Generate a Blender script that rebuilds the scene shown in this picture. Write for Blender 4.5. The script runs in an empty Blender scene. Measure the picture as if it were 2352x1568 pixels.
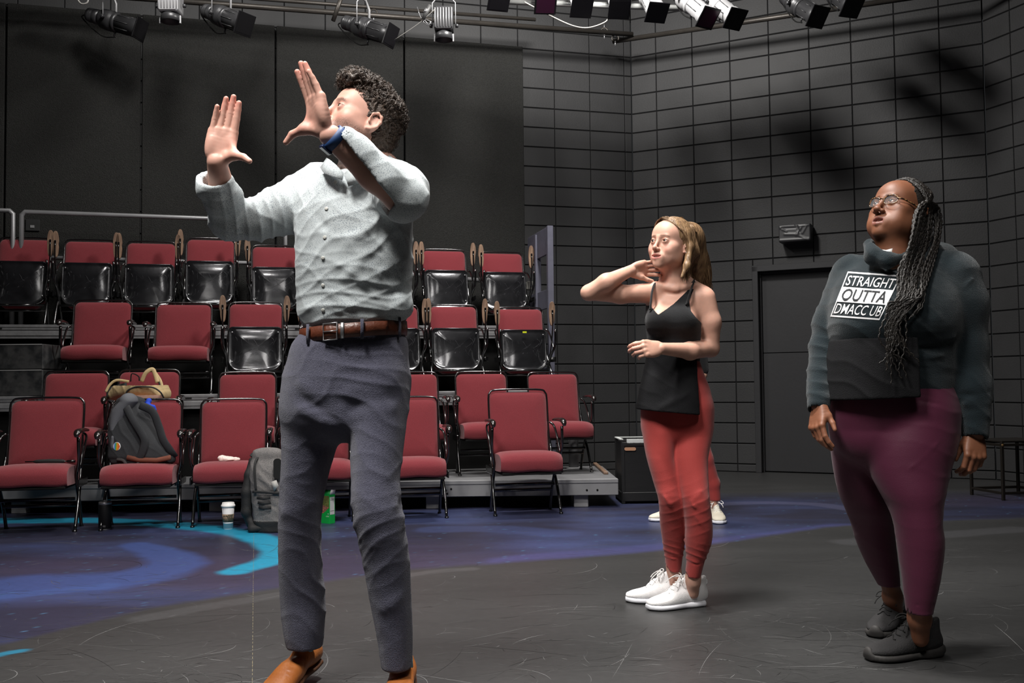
import bpy, math, random
import numpy as np
from mathutils import Vector, Matrix
from mathutils.bvhtree import BVHTree
S = bpy.context.scene
COL = S.collection
RND = random.Random(7)
PI = math.pi

# ---------------------------------------------------------------- camera, world, lights, exposure
F_PX, PITCH, ROLL, CAM_Z = 2287.0, 0.042, -0.0104, 0.95
_F = np.array([0, math.cos(PITCH), math.sin(PITCH)])
_R = np.array([1.0, 0, 0]); _U = np.cross(_R, _F)
R2 = math.cos(ROLL)*_R + math.sin(ROLL)*_U
U2 = -math.sin(ROLL)*_R + math.cos(ROLL)*_U
cam_d = bpy.data.cameras.new('camera'); cam = bpy.data.objects.new('camera', cam_d); COL.objects.link(cam)
cam_d.sensor_width = 36.0; cam_d.lens = F_PX*36.0/2352.0; cam_d.clip_end = 60
cam.matrix_world = Matrix(((R2[0], U2[0], -_F[0], 0), (R2[1], U2[1], -_F[1], 0), (R2[2], U2[2], -_F[2], CAM_Z), (0, 0, 0, 1)))
S.camera = cam
S.view_settings.view_transform = 'Standard'; S.view_settings.look = 'None'
S.view_settings.gamma = 1; S.view_settings.use_curve_mapping = False
S.view_settings.exposure = 0.0
w = bpy.data.worlds.new('world'); S.world = w; w.use_nodes = True
w.node_tree.nodes['Background'].inputs[0].default_value = (0.9, 0.95, 1, 1)
w.node_tree.nodes['Background'].inputs[1].default_value = 0.02

def area(name, loc, target, size, power, color=(1, .97, .93), sy=None, spread=None):
    d = bpy.data.lights.new(name, 'AREA'); d.energy = power; d.color = color; d.size = size
    if sy: d.shape = 'RECTANGLE'; d.size_y = sy
    if spread: d.spread = spread
    o = bpy.data.objects.new(name, d); COL.objects.link(o); o.location = loc
    o.rotation_euler = (Vector(target)-Vector(loc)).to_track_quat('-Z', 'Y').to_euler()
    return o
area('work_or_fill_light', (-1.5, 1.0, 5.4), (-.3, 3.3, 1.0), 1.1, 92, spread=1.55)
area('work_or_fill_light', (1.0, .2, 5.4), (-.3, 3.1, 1.0), 1.1, 26, spread=1.6)  # added fill from the front right to brighten the man, not a room lamp
area('work_or_fill_light', (-.1, 3.7, 5.4), (-.1, 3.8, 0), .5, 150, spread=2.0)
area('work_or_fill_light', (-1.6, 4.9, 5.4), (-1.5, 5.4, 0), .35, 45)
area('work_or_fill_light', (0.5, 7.5, 5.2), (0.75, 9.4, 2.8), .6, 225)
area('work_or_fill_light', (-2.4, 7.2, 5.3), (-2.6, 9.0, 2.0), .5, 65)

def cam_ray(px, py):
    u, v = (px-1176)/F_PX, (784-py)/F_PX
    return _F + u*R2 + v*U2
def at(px, py, Y):
    "the point on the photo's line of sight (px, py) that lies Y metres in front"
    d = cam_ray(px, py); return np.array([0, 0, CAM_Z]) + d*(Y/d[1])
def at_z(px, py, z):
    d = cam_ray(px, py); return np.array([0, 0, CAM_Z]) + d*((z-CAM_Z)/d[2])
def at_plane(px, py, p0, n):
    d = cam_ray(px, py); o = np.array([0, 0, CAM_Z])
    return o + d*(np.dot(np.array(p0)-o, n)/np.dot(d, n))

# ---------------------------------------------------------------- materials
MATS = {}
def lin(c):
    return tuple(((x/255)/12.92 if x/255 <= .04045 else ((x/255+.055)/1.055)**2.4) for x in c)
def mat(name, color, rough=.6, metal=0.0, spec=.5, bump=0, bscale=60, var=0, vscale=8, attr=None, sheen=0, coat=0, sss=0, color2=None, detail=4, stretch=None, alpha=None, trans=0, emit=0):
    "procedural material: base colour, noise variation and noise bump"
    if name in MATS: return MATS[name]
    m = bpy.data.materials.new(name); m.use_nodes = True; nt = m.node_tree; N = nt.nodes; L = nt.links
    b = N['Principled BSDF']; b.inputs['Roughness'].default_value = rough; b.inputs['Metallic'].default_value = metal
    b.inputs['Specular IOR Level'].default_value = spec
    if sheen: b.inputs['Sheen Weight'].default_value = sheen; b.inputs['Sheen Roughness'].default_value = .5
    if coat: b.inputs['Coat Weight'].default_value = coat; b.inputs['Coat Roughness'].default_value = .12
    if sss:
        b.inputs['Subsurface Weight'].default_value = sss; b.inputs['Subsurface Scale'].default_value = .01
        b.inputs['Subsurface Radius'].default_value = (1, .35, .2)
    if trans: b.inputs['Transmission Weight'].default_value = trans
    if emit: b.inputs['Emission Color'].default_value = (*color, 1); b.inputs['Emission Strength'].default_value = emit
    if alpha is not None: b.inputs['Alpha'].default_value = alpha
    tc = N.new('ShaderNodeTexCoord'); vec = tc.outputs['Object']
    if stretch:
        mp = N.new('ShaderNodeMapping'); mp.inputs['Scale'].default_value = stretch; L.new(vec, mp.inputs[0]); vec = mp.outputs[0]
    if attr:
        a = N.new('ShaderNodeAttribute'); a.attribute_name = attr; csock = a.outputs['Color']
    else:
        r = N.new('ShaderNodeRGB'); r.outputs[0].default_value = (*color, 1); csock = r.outputs[0]
    if var or color2:
        n = N.new('ShaderNodeTexNoise'); n.inputs['Scale'].default_value = vscale; n.inputs['Detail'].default_value = detail; L.new(vec, n.inputs['Vector'])
        if color2:
            cr = N.new('ShaderNodeValToRGB'); cr.color_ramp.elements[0].position = .5-var/2; cr.color_ramp.elements[1].position = .5+var/2
            L.new(n.outputs['Fac'], cr.inputs[0]); mx = N.new('ShaderNodeMix'); mx.data_type = 'RGBA'
            L.new(cr.outputs[0], mx.inputs['Factor']); L.new(csock, mx.inputs['A']); mx.inputs['B'].default_value = (*color2, 1); csock = mx.outputs['Result']
        else:
            mr = N.new('ShaderNodeMapRange'); mr.inputs['From Min'].default_value = .25; mr.inputs['From Max'].default_value = .75
            mr.inputs['To Min'].default_value = 1-var; mr.inputs['To Max'].default_value = 1+var; L.new(n.outputs['Fac'], mr.inputs[0])
            mx = N.new('ShaderNodeVectorMath'); mx.operation = 'SCALE'; L.new(csock, mx.inputs[0]); L.new(mr.outputs[0], mx.inputs['Scale']); csock = mx.outputs[0]
    L.new(csock, b.inputs['Base Color'])
    if bump:
        n = N.new('ShaderNodeTexNoise'); n.inputs['Scale'].default_value = bscale; n.inputs['Detail'].default_value = 3; L.new(vec, n.inputs['Vector'])
        bp = N.new('ShaderNodeBump'); bp.inputs['Strength'].default_value = bump; bp.inputs['Distance'].default_value = .01
        L.new(n.outputs['Fac'], bp.inputs['Height']); L.new(bp.outputs[0], b.inputs['Normal'])
    MATS[name] = m
    return m

# ---------------------------------------------------------------- mesh builder
def V3(p): return np.array(p, float)
def norm(v):
    v = np.array(v, float); n = np.linalg.norm(v); return v/n if n > 1e-12 else v
class MB:
    "collects shapes; build() links them as ONE mesh object"
    def __init__(s): s.v = []; s.f = []; s.sm = []; s.mi = []; s.cur = 0
    def add(s, vs, fs, smooth=False):
        o = len(s.v); s.v.extend([tuple(float(c) for c in v) for v in vs])
        for f in fs: s.f.append(tuple(i+o for i in f)); s.sm.append(smooth); s.mi.append(s.cur)
        return s
    def box(s, a, b, M=None, bev=0):
        x0, y0, z0 = [min(a[i], b[i]) for i in range(3)]; x1, y1, z1 = [max(a[i], b[i]) for i in range(3)]
        bev = min(bev, (x1-x0)*.49, (y1-y0)*.49, (z1-z0)*.49)
        if bev <= 0:
            vs = [(x, y, z) for x in (x0, x1) for y in (y0, y1) for z in (z0, z1)]
            fs = [(0, 1, 3, 2), (4, 6, 7, 5), (0, 4, 5, 1), (2, 3, 7, 6), (0, 2, 6, 4), (1, 5, 7, 3)]
        else:
            vs = []; idx = {}
            c = [(x0, x1), (y0, y1), (z0, z1)]
            for i in (0, 1):
                for j in (0, 1):
                    for k in (0, 1):
                        for ax in range(3):
                            p = [c[0][i], c[1][j], c[2][k]]
                            for q, bit in enumerate((i, j, k)):
                                if q != ax: p[q] += bev*(1 if bit == 0 else -1)
                            idx[i, j, k, ax] = len(vs); vs.append(tuple(p))
            fs = []
            for ax in range(3):
                o1, o2 = [q for q in range(3) if q != ax]
                for bit in (0, 1):
                    loop = []
                    for e1, e2 in ((0, 0), (1, 0), (1, 1), (0, 1)):
                        k = [0, 0, 0]; k[ax] = bit; k[o1] = e1; k[o2] = e2; loop.append(idx[(*k, ax)])
                    fs.append(tuple(loop))
                for e1 in (0, 1):
                    for e2 in (0, 1):
                        k0 = [0, 0, 0]; k0[o1] = e1; k0[o2] = e2; k1 = list(k0); k1[ax] = 1
                        fs.append((idx[(*k0, o1)], idx[(*k1, o1)], idx[(*k1, o2)], idx[(*k0, o2)]))
            for i in (0, 1):
                for j in (0, 1):
                    for k in (0, 1): fs.append(tuple(idx[i, j, k, a] for a in range(3)))
        if M is not None: vs = [tuple(M @ Vector(v)) for v in vs]
        return s.add(vs, fs)
    def tube(s, pts, r, n=8, closed=False, caps=True, smooth=True, flat=None, up=(0, 0, 1)):
        pts = [V3(p) for p in pts]; m = len(pts); rs = r if hasattr(r, '__len__') else [r]*m
        vs = []; prev = None
        for i, p in enumerate(pts):
            if closed: t = norm(norm(pts[(i+1) % m]-p)+norm(p-pts[i-1]))
            elif i == 0: t = norm(pts[1]-p)
            elif i == m-1: t = norm(p-pts[-2])
            else: t = norm(norm(pts[i+1]-p)+norm(p-pts[i-1]))
            if prev is None:
                a = np.cross(t, V3(up)); a = norm(a) if np.linalg.norm(a) > 1e-3 else norm(np.cross(t, V3((1, .1, 0))))
            else:
                a = prev - t*np.dot(prev, t); a = norm(a)
            prev = a; b = np.cross(t, a)
            ra = rs[i]; rb = rs[i]*(flat if flat else 1)
            for k in range(n):
                q = 2*PI*k/n; vs.append(p + a*ra*math.cos(q) + b*rb*math.sin(q))
        fs = []
        for i in range(m if closed else m-1):
            j = (i+1) % m
            for k in range(n): fs.append((i*n+k, i*n+(k+1) % n, j*n+(k+1) % n, j*n+k))
        if not closed and caps: fs += [tuple(range(n))[::-1], tuple((m-1)*n+k for k in range(n))]
        return s.add(vs, fs, smooth)
    def lathe(s, prof, M=None, n=24, axis=None, base=None, smooth=True):
        "prof: (r, h) pairs; turned about local z, placed by M or by base + axis"
        if M is None:
            base = V3(base if base is not None else (0, 0, 0)); ax = norm(axis if axis is not None else (0, 0, 1))
            a = norm(np.cross(ax, (0.02, 1, .01))); b = np.cross(ax, a)
        vs = []
        for r, h in prof:
            for k in range(n):
                q = 2*PI*k/n
                if M is None: vs.append(base+ax*h+a*r*math.cos(q)+b*r*math.sin(q))
                else: vs.append(tuple(M @ Vector((r*math.cos(q), r*math.sin(q), h))))
        fs = []
        for i in range(len(prof)-1):
            for k in range(n): fs.append((i*n+k, i*n+(k+1) % n, (i+1)*n+(k+1) % n, (i+1)*n+k))
        fs += [tuple(range(n))[::-1], tuple((len(prof)-1)*n+k for k in range(n))]
        return s.add(vs, fs, smooth)
    def prism(s, poly, d, M=None, smooth=False, inset=0):
        "extrude a 2-D outline (local x,z) along local y by d (pair y0,y1); inset rounds the rims"
        y0, y1 = d; n = len(poly); c = np.mean(np.array(poly), 0)
        def ins(p, k): p = np.array(p); q = c-p; L = np.linalg.norm(q); return p+q/L*k if L > 0 else p
        rings = [(y0, inset), (y0+inset*(1 if y1 > y0 else -1), 0), (y1-inset*(1 if y1 > y0 else -1), 0), (y1, inset)] if inset else [(y0, 0), (y1, 0)]
        vs = []
        for y, k in rings:
            for p in poly:
                q = ins(p, k); vs.append((q[0], y, q[1]))
        fs = [tuple(range(n)), tuple((len(rings)-1)*n+k for k in range(n))[::-1]]
        for i in range(len(rings)-1):
            for k in range(n): fs.append((i*n+k, (i+1)*n+k, (i+1)*n+(k+1) % n, i*n+(k+1) % n))
        if M is not None: vs = [tuple(M @ Vector(v)) for v in vs]
        return s.add(vs, fs, smooth)
    def sheet(s, grid, smooth=True, M=None, thick=0):
        "grid: rows of points; thick gives it a back side"
        nr, nc = len(grid), len(grid[0]); G = np.array(grid, float)
        fs = [(i*nc+j, i*nc+j+1, (i+1)*nc+j+1, (i+1)*nc+j) for i in range(nr-1) for j in range(nc-1)]
        vs = list(G.reshape(-1, 3))
        if thick:
            du = np.gradient(G, axis=1); dv = np.gradient(G, axis=0); nn = np.cross(du, dv); nn /= (np.linalg.norm(nn, axis=2, keepdims=True)+1e-9)
            vs += list((G-nn*thick).reshape(-1, 3)); o = nr*nc
            fs += [tuple(q+o for q in f)[::-1] for f in fs]
            rim = [(0, j) for j in range(nc)]+[(i, nc-1) for i in range(1, nr)]+[(nr-1, j) for j in range(nc-2, -1, -1)]+[(i, 0) for i in range(nr-2, 0, -1)]
            for k in range(len(rim)):
                a = rim[k][0]*nc+rim[k][1]; b = rim[(k+1) % len(rim)]; b = b[0]*nc+b[1]; fs.append((b, a, a+o, b+o))
        if M is not None: vs = [tuple(M @ Vector(v)) for v in vs]
        return s.add(vs, fs, smooth)
    def build(s, name, m, parent=None, loc=None):
        me = bpy.data.meshes.new(name); me.from_pydata(s.v, [], s.f); me.update()
        for q in (m if isinstance(m, (list, tuple)) else [m]): me.materials.append(q)
        me.polygons.foreach_set('use_smooth', s.sm); me.polygons.foreach_set('material_index', s.mi)
        o = bpy.data.objects.new(name, me); COL.objects.link(o)
        if parent is not None: o.parent = parent
        if loc is not None: o.location = loc
        return o
def tag(o, label=None, cat=None, group=None, kind=None):
    if label: o['label'] = label
    if cat: o['category'] = cat
    if group: o['group'] = group
    if kind: o['kind'] = kind
    return o
def thing(name, label, cat, loc=(0, 0, 0), rz=0, group=None):
    o = bpy.data.objects.new(name, None); COL.objects.link(o); o.empty_display_size = .1
    o.location = tuple(float(c) for c in loc); o.rotation_euler = (0, 0, rz); return tag(o, label, cat, group)
def struct(o): o['kind'] = 'structure'; return o
def copy_tree(o, parent=None):
    c = o.copy(); COL.objects.link(c); c.parent = parent
    for ch in [x for x in bpy.data.objects if x.parent == o]: copy_tree(ch, c)
    return c
def rrect(x0, z0, x1, z1, r, n=6):
    "rounded rectangle outline; r is one radius or four (bl, br, tr, tl)"
    rs = r if hasattr(r, '__len__') else [r]*4; out = []
    for (cx, cz, a0), q in zip(((x0, z0, 180), (x1, z0, 270), (x1, z1, 0), (x0, z1, 90)), rs):
        sx = 1 if cx == x0 else -1; sz = 1 if cz == z0 else -1
        for k in range(n+1):
            a = math.radians(a0+90*k/n); out.append((cx+sx*q+q*math.cos(a), cz+sz*q+q*math.sin(a)))
    return out
def bez(pts, n=8):
    "Catmull-Rom through points"
    P = [V3(p) for p in pts]; P = [2*P[0]-P[1]]+P+[2*P[-1]-P[-2]]; out = []
    for i in range(1, len(P)-2):
        for k in range(n):
            t = k/n; a, b, c, d = P[i-1], P[i], P[i+1], P[i+2]
            out.append(.5*((2*b)+(-a+c)*t+(2*a-5*b+4*c-d)*t*t+(-a+3*b-3*c+d)*t**3))
    out.append(P[-2]); return out
def T(loc=(0, 0, 0), rx=0, ry=0, rz=0, s=1):
    return Matrix.Translation(Vector([float(c) for c in loc])) @ Matrix.Rotation(rz, 4, 'Z') @ Matrix.Rotation(ry, 4, 'Y') @ Matrix.Rotation(rx, 4, 'X') @ Matrix.Scale(s, 4)
def vnoise(p, scale=1.0, seed=0):
    "smooth value noise on an (n,3) array"
    p = np.asarray(p, float)*scale+seed*17.3; i = np.floor(p).astype(np.int64); f = p-i; f = f*f*(3-2*f)
    def h(ix, iy, iz):
        n = (ix*374761393+iy*668265263+iz*2147483647+seed*1013) & 0xffffffff
        n = ((n ^ (n >> 13))*1274126177) & 0xffffffff; return ((n ^ (n >> 16)) & 0xffff)/65535.0
    r = 0
    for a in (0, 1):
        for b in (0, 1):
            for c in (0, 1):
                r = r+h(i[..., 0]+a, i[..., 1]+b, i[..., 2]+c)*(f[..., 0] if a else 1-f[..., 0])*(f[..., 1] if b else 1-f[..., 1])*(f[..., 2] if c else 1-f[..., 2])
    return r
def fbm(p, scale, oct=4, seed=0):
    r = 0; a = .5; t = 0
    for k in range(oct): r = r+a*vnoise(p, scale*2**k, seed+k); t += a; a *= .5
    return r/t
# ---------------------------------------------------------------- implicit surfaces (bodies, cloth, bags)
def basis(d, up=(0, 0, 1)):
    d = norm(d); a = np.cross(d, V3(up)); a = norm(a) if np.linalg.norm(a) > 1e-4 else norm(np.cross(d, V3((1, .01, 0)))); return a, np.cross(a, d), d
RES = 1.0
class SDF:
    "ordered list of soft-blended shapes, turned into one closed mesh by surface nets"
    def __init__(s): s.ops = []
    def _op(s, fn, c, r, k, mode): s.ops.append((fn, np.array(c, float), float(r), k, mode)); return s
    def ell(s, c, r, R=None, k=.02, mode='u'):
        c = V3(c); r = V3(r); Rm = np.eye(3) if R is None else np.array(R)[:3, :3]
        def fn(p):
            q = (p-c)@Rm; a = np.sqrt(((q/r)**2).sum(1)); b = np.sqrt(((q/r**2)**2).sum(1))+1e-9; return a*(a-1)/b
        return s._op(fn, c, r.max(), k, mode)
    def cone(s, a, b, ra, rb, k=.02, mode='u', flat=1.0, up=(0, 0, 1)):
        "round cone a->b; flat<1 squashes along the 'up'-ish side axis"
        a = V3(a); b = V3(b); ab = b-a; L2 = ab@ab+1e-12; e1, e2, _ = basis(ab, up)
        def fn(p):
            q = p-a; t = np.clip((q@ab)/L2, 0, 1); w = q-t[:, None]*ab
            if flat != 1.0:
                u = w@e2; w = w+np.outer(u*(1/flat-1), e2)
                return (np.sqrt((w*w).sum(1))-(ra+(rb-ra)*t))*(flat if flat < 1 else 1)
            return np.sqrt((w*w).sum(1))-(ra+(rb-ra)*t)
        return s._op(fn, (a+b)/2, np.sqrt(L2)/2+max(ra, rb)*max(1, flat), k, mode)
    def path(s, pts, rs, k=.02, kj=None, **kw):
        for i in range(len(pts)-1): s.cone(pts[i], pts[i+1], rs[i], rs[i+1], k if i == 0 or kj is None else kj, **kw)
        return s
    def tube(s, secs, k=.02, mode='u', n=3, power=2.0, cap=True):
        "secs: rows (centre, axis_u (3, with length = half width), axis_v (3, half depth)); swept section, blended to a smooth solid"
        C = np.array([q[0] for q in secs], float); U = np.array([q[1] for q in secs], float); Vv = np.array([q[2] for q in secs], float)
        if n > 1:
            def cr(A): return np.array(bez(list(A), n))
            C, U, Vv = cr(C), cr(U), cr(Vv)
        zc = C[:, 2]; dz = np.diff(zc)
        if (np.abs(U[:, 2]).max() < .15*np.linalg.norm(U, axis=1).min() and np.abs(Vv[:, 2]).max() < .15*np.linalg.norm(Vv, axis=1).min() and (np.all(dz > 1e-5) or np.all(dz < -1e-5)) and abs(zc[-1]-zc[0]) > .04 and np.abs(U[:, 1]).max() < .35*np.abs(U[:, 0]).min()):
            o = np.argsort(zc); Z = zc[o]; q5 = [C[o, 0], C[o, 1], np.linalg.norm(U, axis=1)[o], np.abs(Vv[o, 1]), U[o, 1]/U[o, 0]]; cc = C.mean(0)
            R = np.sqrt(((C-cc)**2).sum(1)).max()+max(np.linalg.norm(U, axis=1).max(), np.linalg.norm(Vv, axis=1).max())
            def fst(p):
                z = np.clip(p[:, 2], Z[0], Z[-1]); cx, cy, rx, ry, sh = [np.interp(z, Z, a_) for a_ in q5]
                x = p[:, 0]-cx; y = p[:, 1]-cy-sh*x; a_ = np.abs(x/rx); b_ = np.abs(y/ry)
                m = np.minimum(rx, ry); e = np.maximum(np.maximum(Z[0]-p[:, 2], p[:, 2]-Z[-1]), 0)/m
                g = np.sqrt(a_*a_+b_*b_+e*e) if power == 2.0 else (a_**power+b_**power+e**power+1e-12)**(1/power)
                gr = np.sqrt((a_/rx)**2+(b_/ry)**2+(e/m)**2)/np.maximum(np.sqrt(a_*a_+b_*b_+e*e), 1e-6)
                return (g-1)/np.maximum(gr, 1/np.maximum(rx, ry))*.94
            return s._op(fst, cc, R, k, mode)
        D = C[1:]-C[:-1]; L2 = (D*D).sum(1)+1e-12; cc = C.mean(0); R = np.sqrt(((C-cc)**2).sum(1)).max()+max(np.linalg.norm(U, axis=1).max(), np.linalg.norm(Vv, axis=1).max())
        dU = U[1:]-U[:-1]; dV = Vv[1:]-Vv[:-1]; dt = lambda a_, b_: (a_*b_).sum(1)
        M4 = np.stack([D, U[:-1], dU, Vv[:-1], dV], 2).astype(np.float32); C4 = C.astype(np.float32)
        K4 = np.stack([L2, dt(D, U[:-1]), dt(D, dU), dt(D, Vv[:-1]), dt(D, dV), dt(U[:-1], U[:-1]), 2*dt(U[:-1], dU), dt(dU, dU), dt(Vv[:-1], Vv[:-1]), 2*dt(Vv[:-1], dV), dt(dV, dV)], 1).astype(np.float32)
        CM = (C[1:]+C[:-1])/2; SR = np.sqrt(L2)/2+np.maximum(np.linalg.norm(U, axis=1), np.linalg.norm(Vv, axis=1))[1:]*1.3+.02
        def fn(p):
            best = np.full(len(p), 9.0); pc = p[len(p)//2]; pr = max(np.linalg.norm(p[0]-pc), np.linalg.norm(p[-1]-pc)); dm = np.linalg.norm(CM-pc, axis=1); ok = dm-SR-pr <= (dm+pr).min()
            p4 = p.astype(np.float32)
            for i in range(len(D)):
                if not ok[i]: continue
                q = p4-C4[i]; X = q@M4[i]; k_ = K4[i]; t = np.clip(X[:, 0]/k_[0], 0, 1)
                wu = X[:, 1]+t*(X[:, 2]-k_[1]-t*k_[2]); wv = X[:, 3]+t*(X[:, 4]-k_[3]-t*k_[4])
                lu2 = k_[5]+t*(k_[6]+t*k_[7]); lv2 = k_[8]+t*(k_[9]+t*k_[10]); m2 = np.minimum(lu2, lv2)
                a2 = wu*wu/lu2; b2 = wv*wv/lv2; c2 = np.maximum(np.einsum('ij,ij->i', q, q)-2*t*X[:, 0]+t*t*k_[0]-a2-b2, 0)
                A_ = a2/lu2; B_ = b2/lv2; C_ = c2/m2
                if power == 2.0: g = np.sqrt(A_+B_+C_)
                else: g = (A_**(power/2)+B_**(power/2)+C_**(power/2))**(1/power)
                gr = np.sqrt(A_/lu2+B_/lv2+C_/m2)/np.maximum(g, 1e-6)
                best = np.minimum(best, (g-1)/np.maximum(gr, 1/np.sqrt(np.maximum(lu2, lv2))))
            return best
        return s._op(fn, cc, R, k, mode)
    def box(s, c, h, R=None, r=.01, k=.02, mode='u'):
        c = V3(c); h = V3(h)-r; Rm = np.eye(3) if R is None else np.array(R)[:3, :3]
        def fn(p): q = np.abs((p-c)@Rm)-h; return np.sqrt((np.maximum(q, 0)**2).sum(1))+np.minimum(q.max(1), 0)-r
        return s._op(fn, c, np.linalg.norm(h)+r, k, mode)
    def plane(s, c, n, k=.005, mode='i'):
        c = V3(c); n = norm(n); return s._op(lambda p: (p-c)@n, c, 1e3, k, mode)
    def bump(s, a, b, w, amp, mode='f'):
        "raises (amp>0) or presses (amp<0) the surface along a line a-b: folds and creases"
        a = V3(a); b = V3(b); ab = b-a; L2 = ab@ab+1e-12
        def fn(p):
            q = p-a; t = np.clip((q@ab)/L2, 0, 1); d2 = ((q-t[:, None]*ab)**2).sum(1); return -amp*np.exp(-d2/(w*w))
        return s._op(fn, (a+b)/2, np.sqrt(L2)/2+2.4*w, 0, 'f')
    def field(s, fn, c, r): return s._op(fn, c, r, 0, 'f')
    def ev(s, p, c=None, R=None):
        d = np.full(len(p), 1.0)
        for fn, oc, r, k, mode in s.ops:
            if c is not None and r < 100 and np.linalg.norm(oc-c) > r+R+(k if mode != 'f' else 0)+.012: continue
            e = fn(p)
            if mode == 'f': d = d+e
            elif mode == 'u':
                if k > 0: h = np.clip(.5+.5*(d-e)/k, 0, 1); d = d+(e-d)*h-k*h*(1-h)
                else: d = np.minimum(d, e)
            elif mode == 's':
                h = np.clip(.5-.5*(d+e)/k, 0, 1); d = d+(-e-d)*h+k*h*(1-h)
            else:
                h = np.clip(.5-.5*(e-d)/k, 0, 1); d = d*(1-h)*0+(e+(d-e)*h)+k*h*(1-h)
        return d
    def mesh(s, lo, hi, h, B=12):
        h = h*RES
        lo = V3(lo)-h*2; n = np.ceil((V3(hi)+h*2-lo)/h).astype(int)+1; n = ((n+B-1)//B)*B
        D = np.full(n, 1.0, np.float32); g = np.stack(np.meshgrid(*[np.arange(B)]*3, indexing='ij'), -1).reshape(-1, 3)*h
        nb = n//B; R = h*B*.87; cs = np.stack(np.meshgrid(*[np.arange(q) for q in nb], indexing='ij'), -1).reshape(-1, 3)
        cen = lo+(cs+.5)*B*h; cand = np.zeros(len(cs), bool)
        for fn, oc, r, k, mode in s.ops:
            if mode != 'u': continue
            cand |= np.linalg.norm(cen-oc, axis=1) < r+R+k+.03
        idx = np.where(cand)[0]
        dc = s.ev(cen[idx]) if len(idx) < 400000 else None
        for j, i in enumerate(idx):
            b = cs[i]*B
            if abs(dc[j]) > R*1.3+.016: D[b[0]:b[0]+B, b[1]:b[1]+B, b[2]:b[2]+B] = np.sign(dc[j]); continue
            D[b[0]:b[0]+B, b[1]:b[1]+B, b[2]:b[2]+B] = s.ev(lo+b*h+g, cen[i], R).reshape(B, B, B)
        return nets(D, lo, h)
def nets(D, lo, h):
    "surface nets: one vertex per crossed cell, one quad per crossed edge"
    I = D < 0; c = I[:-1, :-1, :-1].astype(np.int8)
    for a in (0, 1):
        for b in (0, 1):
            for e in (0, 1):
                if a+b+e: c = c+I[a:D.shape[0]-1+a, b:D.shape[1]-1+b, e:D.shape[2]-1+e]
    cell = (c > 0) & (c < 8); ij = np.argwhere(cell); ids = np.full(cell.shape, -1, np.int64); ids[cell] = np.arange(len(ij))
    acc = np.zeros((len(ij), 3)); cnt = np.zeros(len(ij))
    for ax in range(3):
        o = [q for q in range(3) if q != ax]
        for a in (0, 1):
            for b in (0, 1):
                p = ij.copy(); p[:, o[0]] += a; p[:, o[1]] += b; q = p.copy(); q[:, ax] += 1
                d0 = D[tuple(p.T)].astype(float); d1 = D[tuple(q.T)].astype(float); m = (d0 < 0) != (d1 < 0)
                t = np.where(m, d0/np.where(m, d0-d1, 1), 0); pos = p-ij; pos = pos.astype(float); pos[:, ax] += t
                acc += pos*m[:, None]; cnt += m
    V = lo+(ij+acc/np.maximum(cnt, 1)[:, None])*h; F = []
    for ax in range(3):
        o = [q for q in range(3) if q != ax]
        sl0 = [slice(None)]*3; sl1 = [slice(None)]*3; sl0[ax] = slice(0, -1); sl1[ax] = slice(1, None)
        e = I[tuple(sl0)] != I[tuple(sl1)]; e = np.argwhere(e)
        e = e[(e[:, o[0]] > 0) & (e[:, o[1]] > 0) & (e[:, o[0]] < ids.shape[o[0]]) & (e[:, o[1]] < ids.shape[o[1]])]
        if not len(e): continue
        q = []
        for a, b in ((0, 0), (1, 0), (1, 1), (0, 1)):
            p = e.copy(); p[:, o[0]] -= a; p[:, o[1]] -= b; q.append(ids[tuple(p.T)])
        q = np.stack(q, 1); ins = I[tuple(e.T)]; flip = ins if ax != 1 else ~ins
        q[~flip] = q[~flip][:, ::-1]; F.append(q[(q >= 0).all(1)])
    return V, (np.concatenate(F) if F else np.zeros((0, 4), int))
def relax(V, F, it=1, lam=.5):
    if not len(V): return V
    e = np.concatenate([F[:, [0, 1]], F[:, [1, 2]], F[:, [2, 3]], F[:, [3, 0]]])
    for _ in range(it):
        S_ = np.zeros_like(V); n = np.zeros(len(V))
        np.add.at(S_, e[:, 0], V[e[:, 1]]); np.add.at(n, e[:, 0], 1); np.add.at(S_, e[:, 1], V[e[:, 0]]); np.add.at(n, e[:, 1], 1)
        V = V+lam*(S_/np.maximum(n, 1)[:, None]-V)
    return V
def npmesh(name, V, F, mats, parent=None, col=None, loc=None, mi=None):
    me = bpy.data.meshes.new(name); me.vertices.add(len(V)); me.vertices.foreach_set('co', np.asarray(V, np.float32).ravel())
    me.loops.add(F.size); me.loops.foreach_set('vertex_index', F.astype(np.int32).ravel()); me.polygons.add(len(F))
    me.polygons.foreach_set('loop_start', np.arange(len(F), dtype=np.int32)*F.shape[1])
    me.update(calc_edges=True); me.validate()
    for q in (mats if isinstance(mats, (list, tuple)) else [mats]): me.materials.append(q)
    me.polygons.foreach_set('use_smooth', [True]*len(me.polygons))
    if mi is not None and len(mi) == len(me.polygons): me.polygons.foreach_set('material_index', mi.astype(np.int32))
    if col is not None and len(me.vertices) == len(V):
        a = me.color_attributes.new('tint', 'FLOAT_COLOR', 'POINT'); q = np.ones((len(V), 4)); q[:, :3] = col; a.data.foreach_set('color', q.astype(np.float32).ravel())
    o = bpy.data.objects.new(name, me); COL.objects.link(o)
    if parent is not None: o.parent = parent
    if loc is not None: o.location = loc
    return o
def sdf_obj(s, name, lo, hi, h, m, parent=None, org=(0, 0, 0), it=1, paint=None, tri=None, mi=None):
    "mesh the field in world space, store it relative to org (the thing's base)"
    V, F = s.mesh(lo, hi, h); V = relax(V, F, it, .5)
    c = paint(V) if paint else None; k = mi(V, F) if mi else None
    return npmesh(name, V-V3(org), F, m, parent, c, mi=k), V, F
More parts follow.
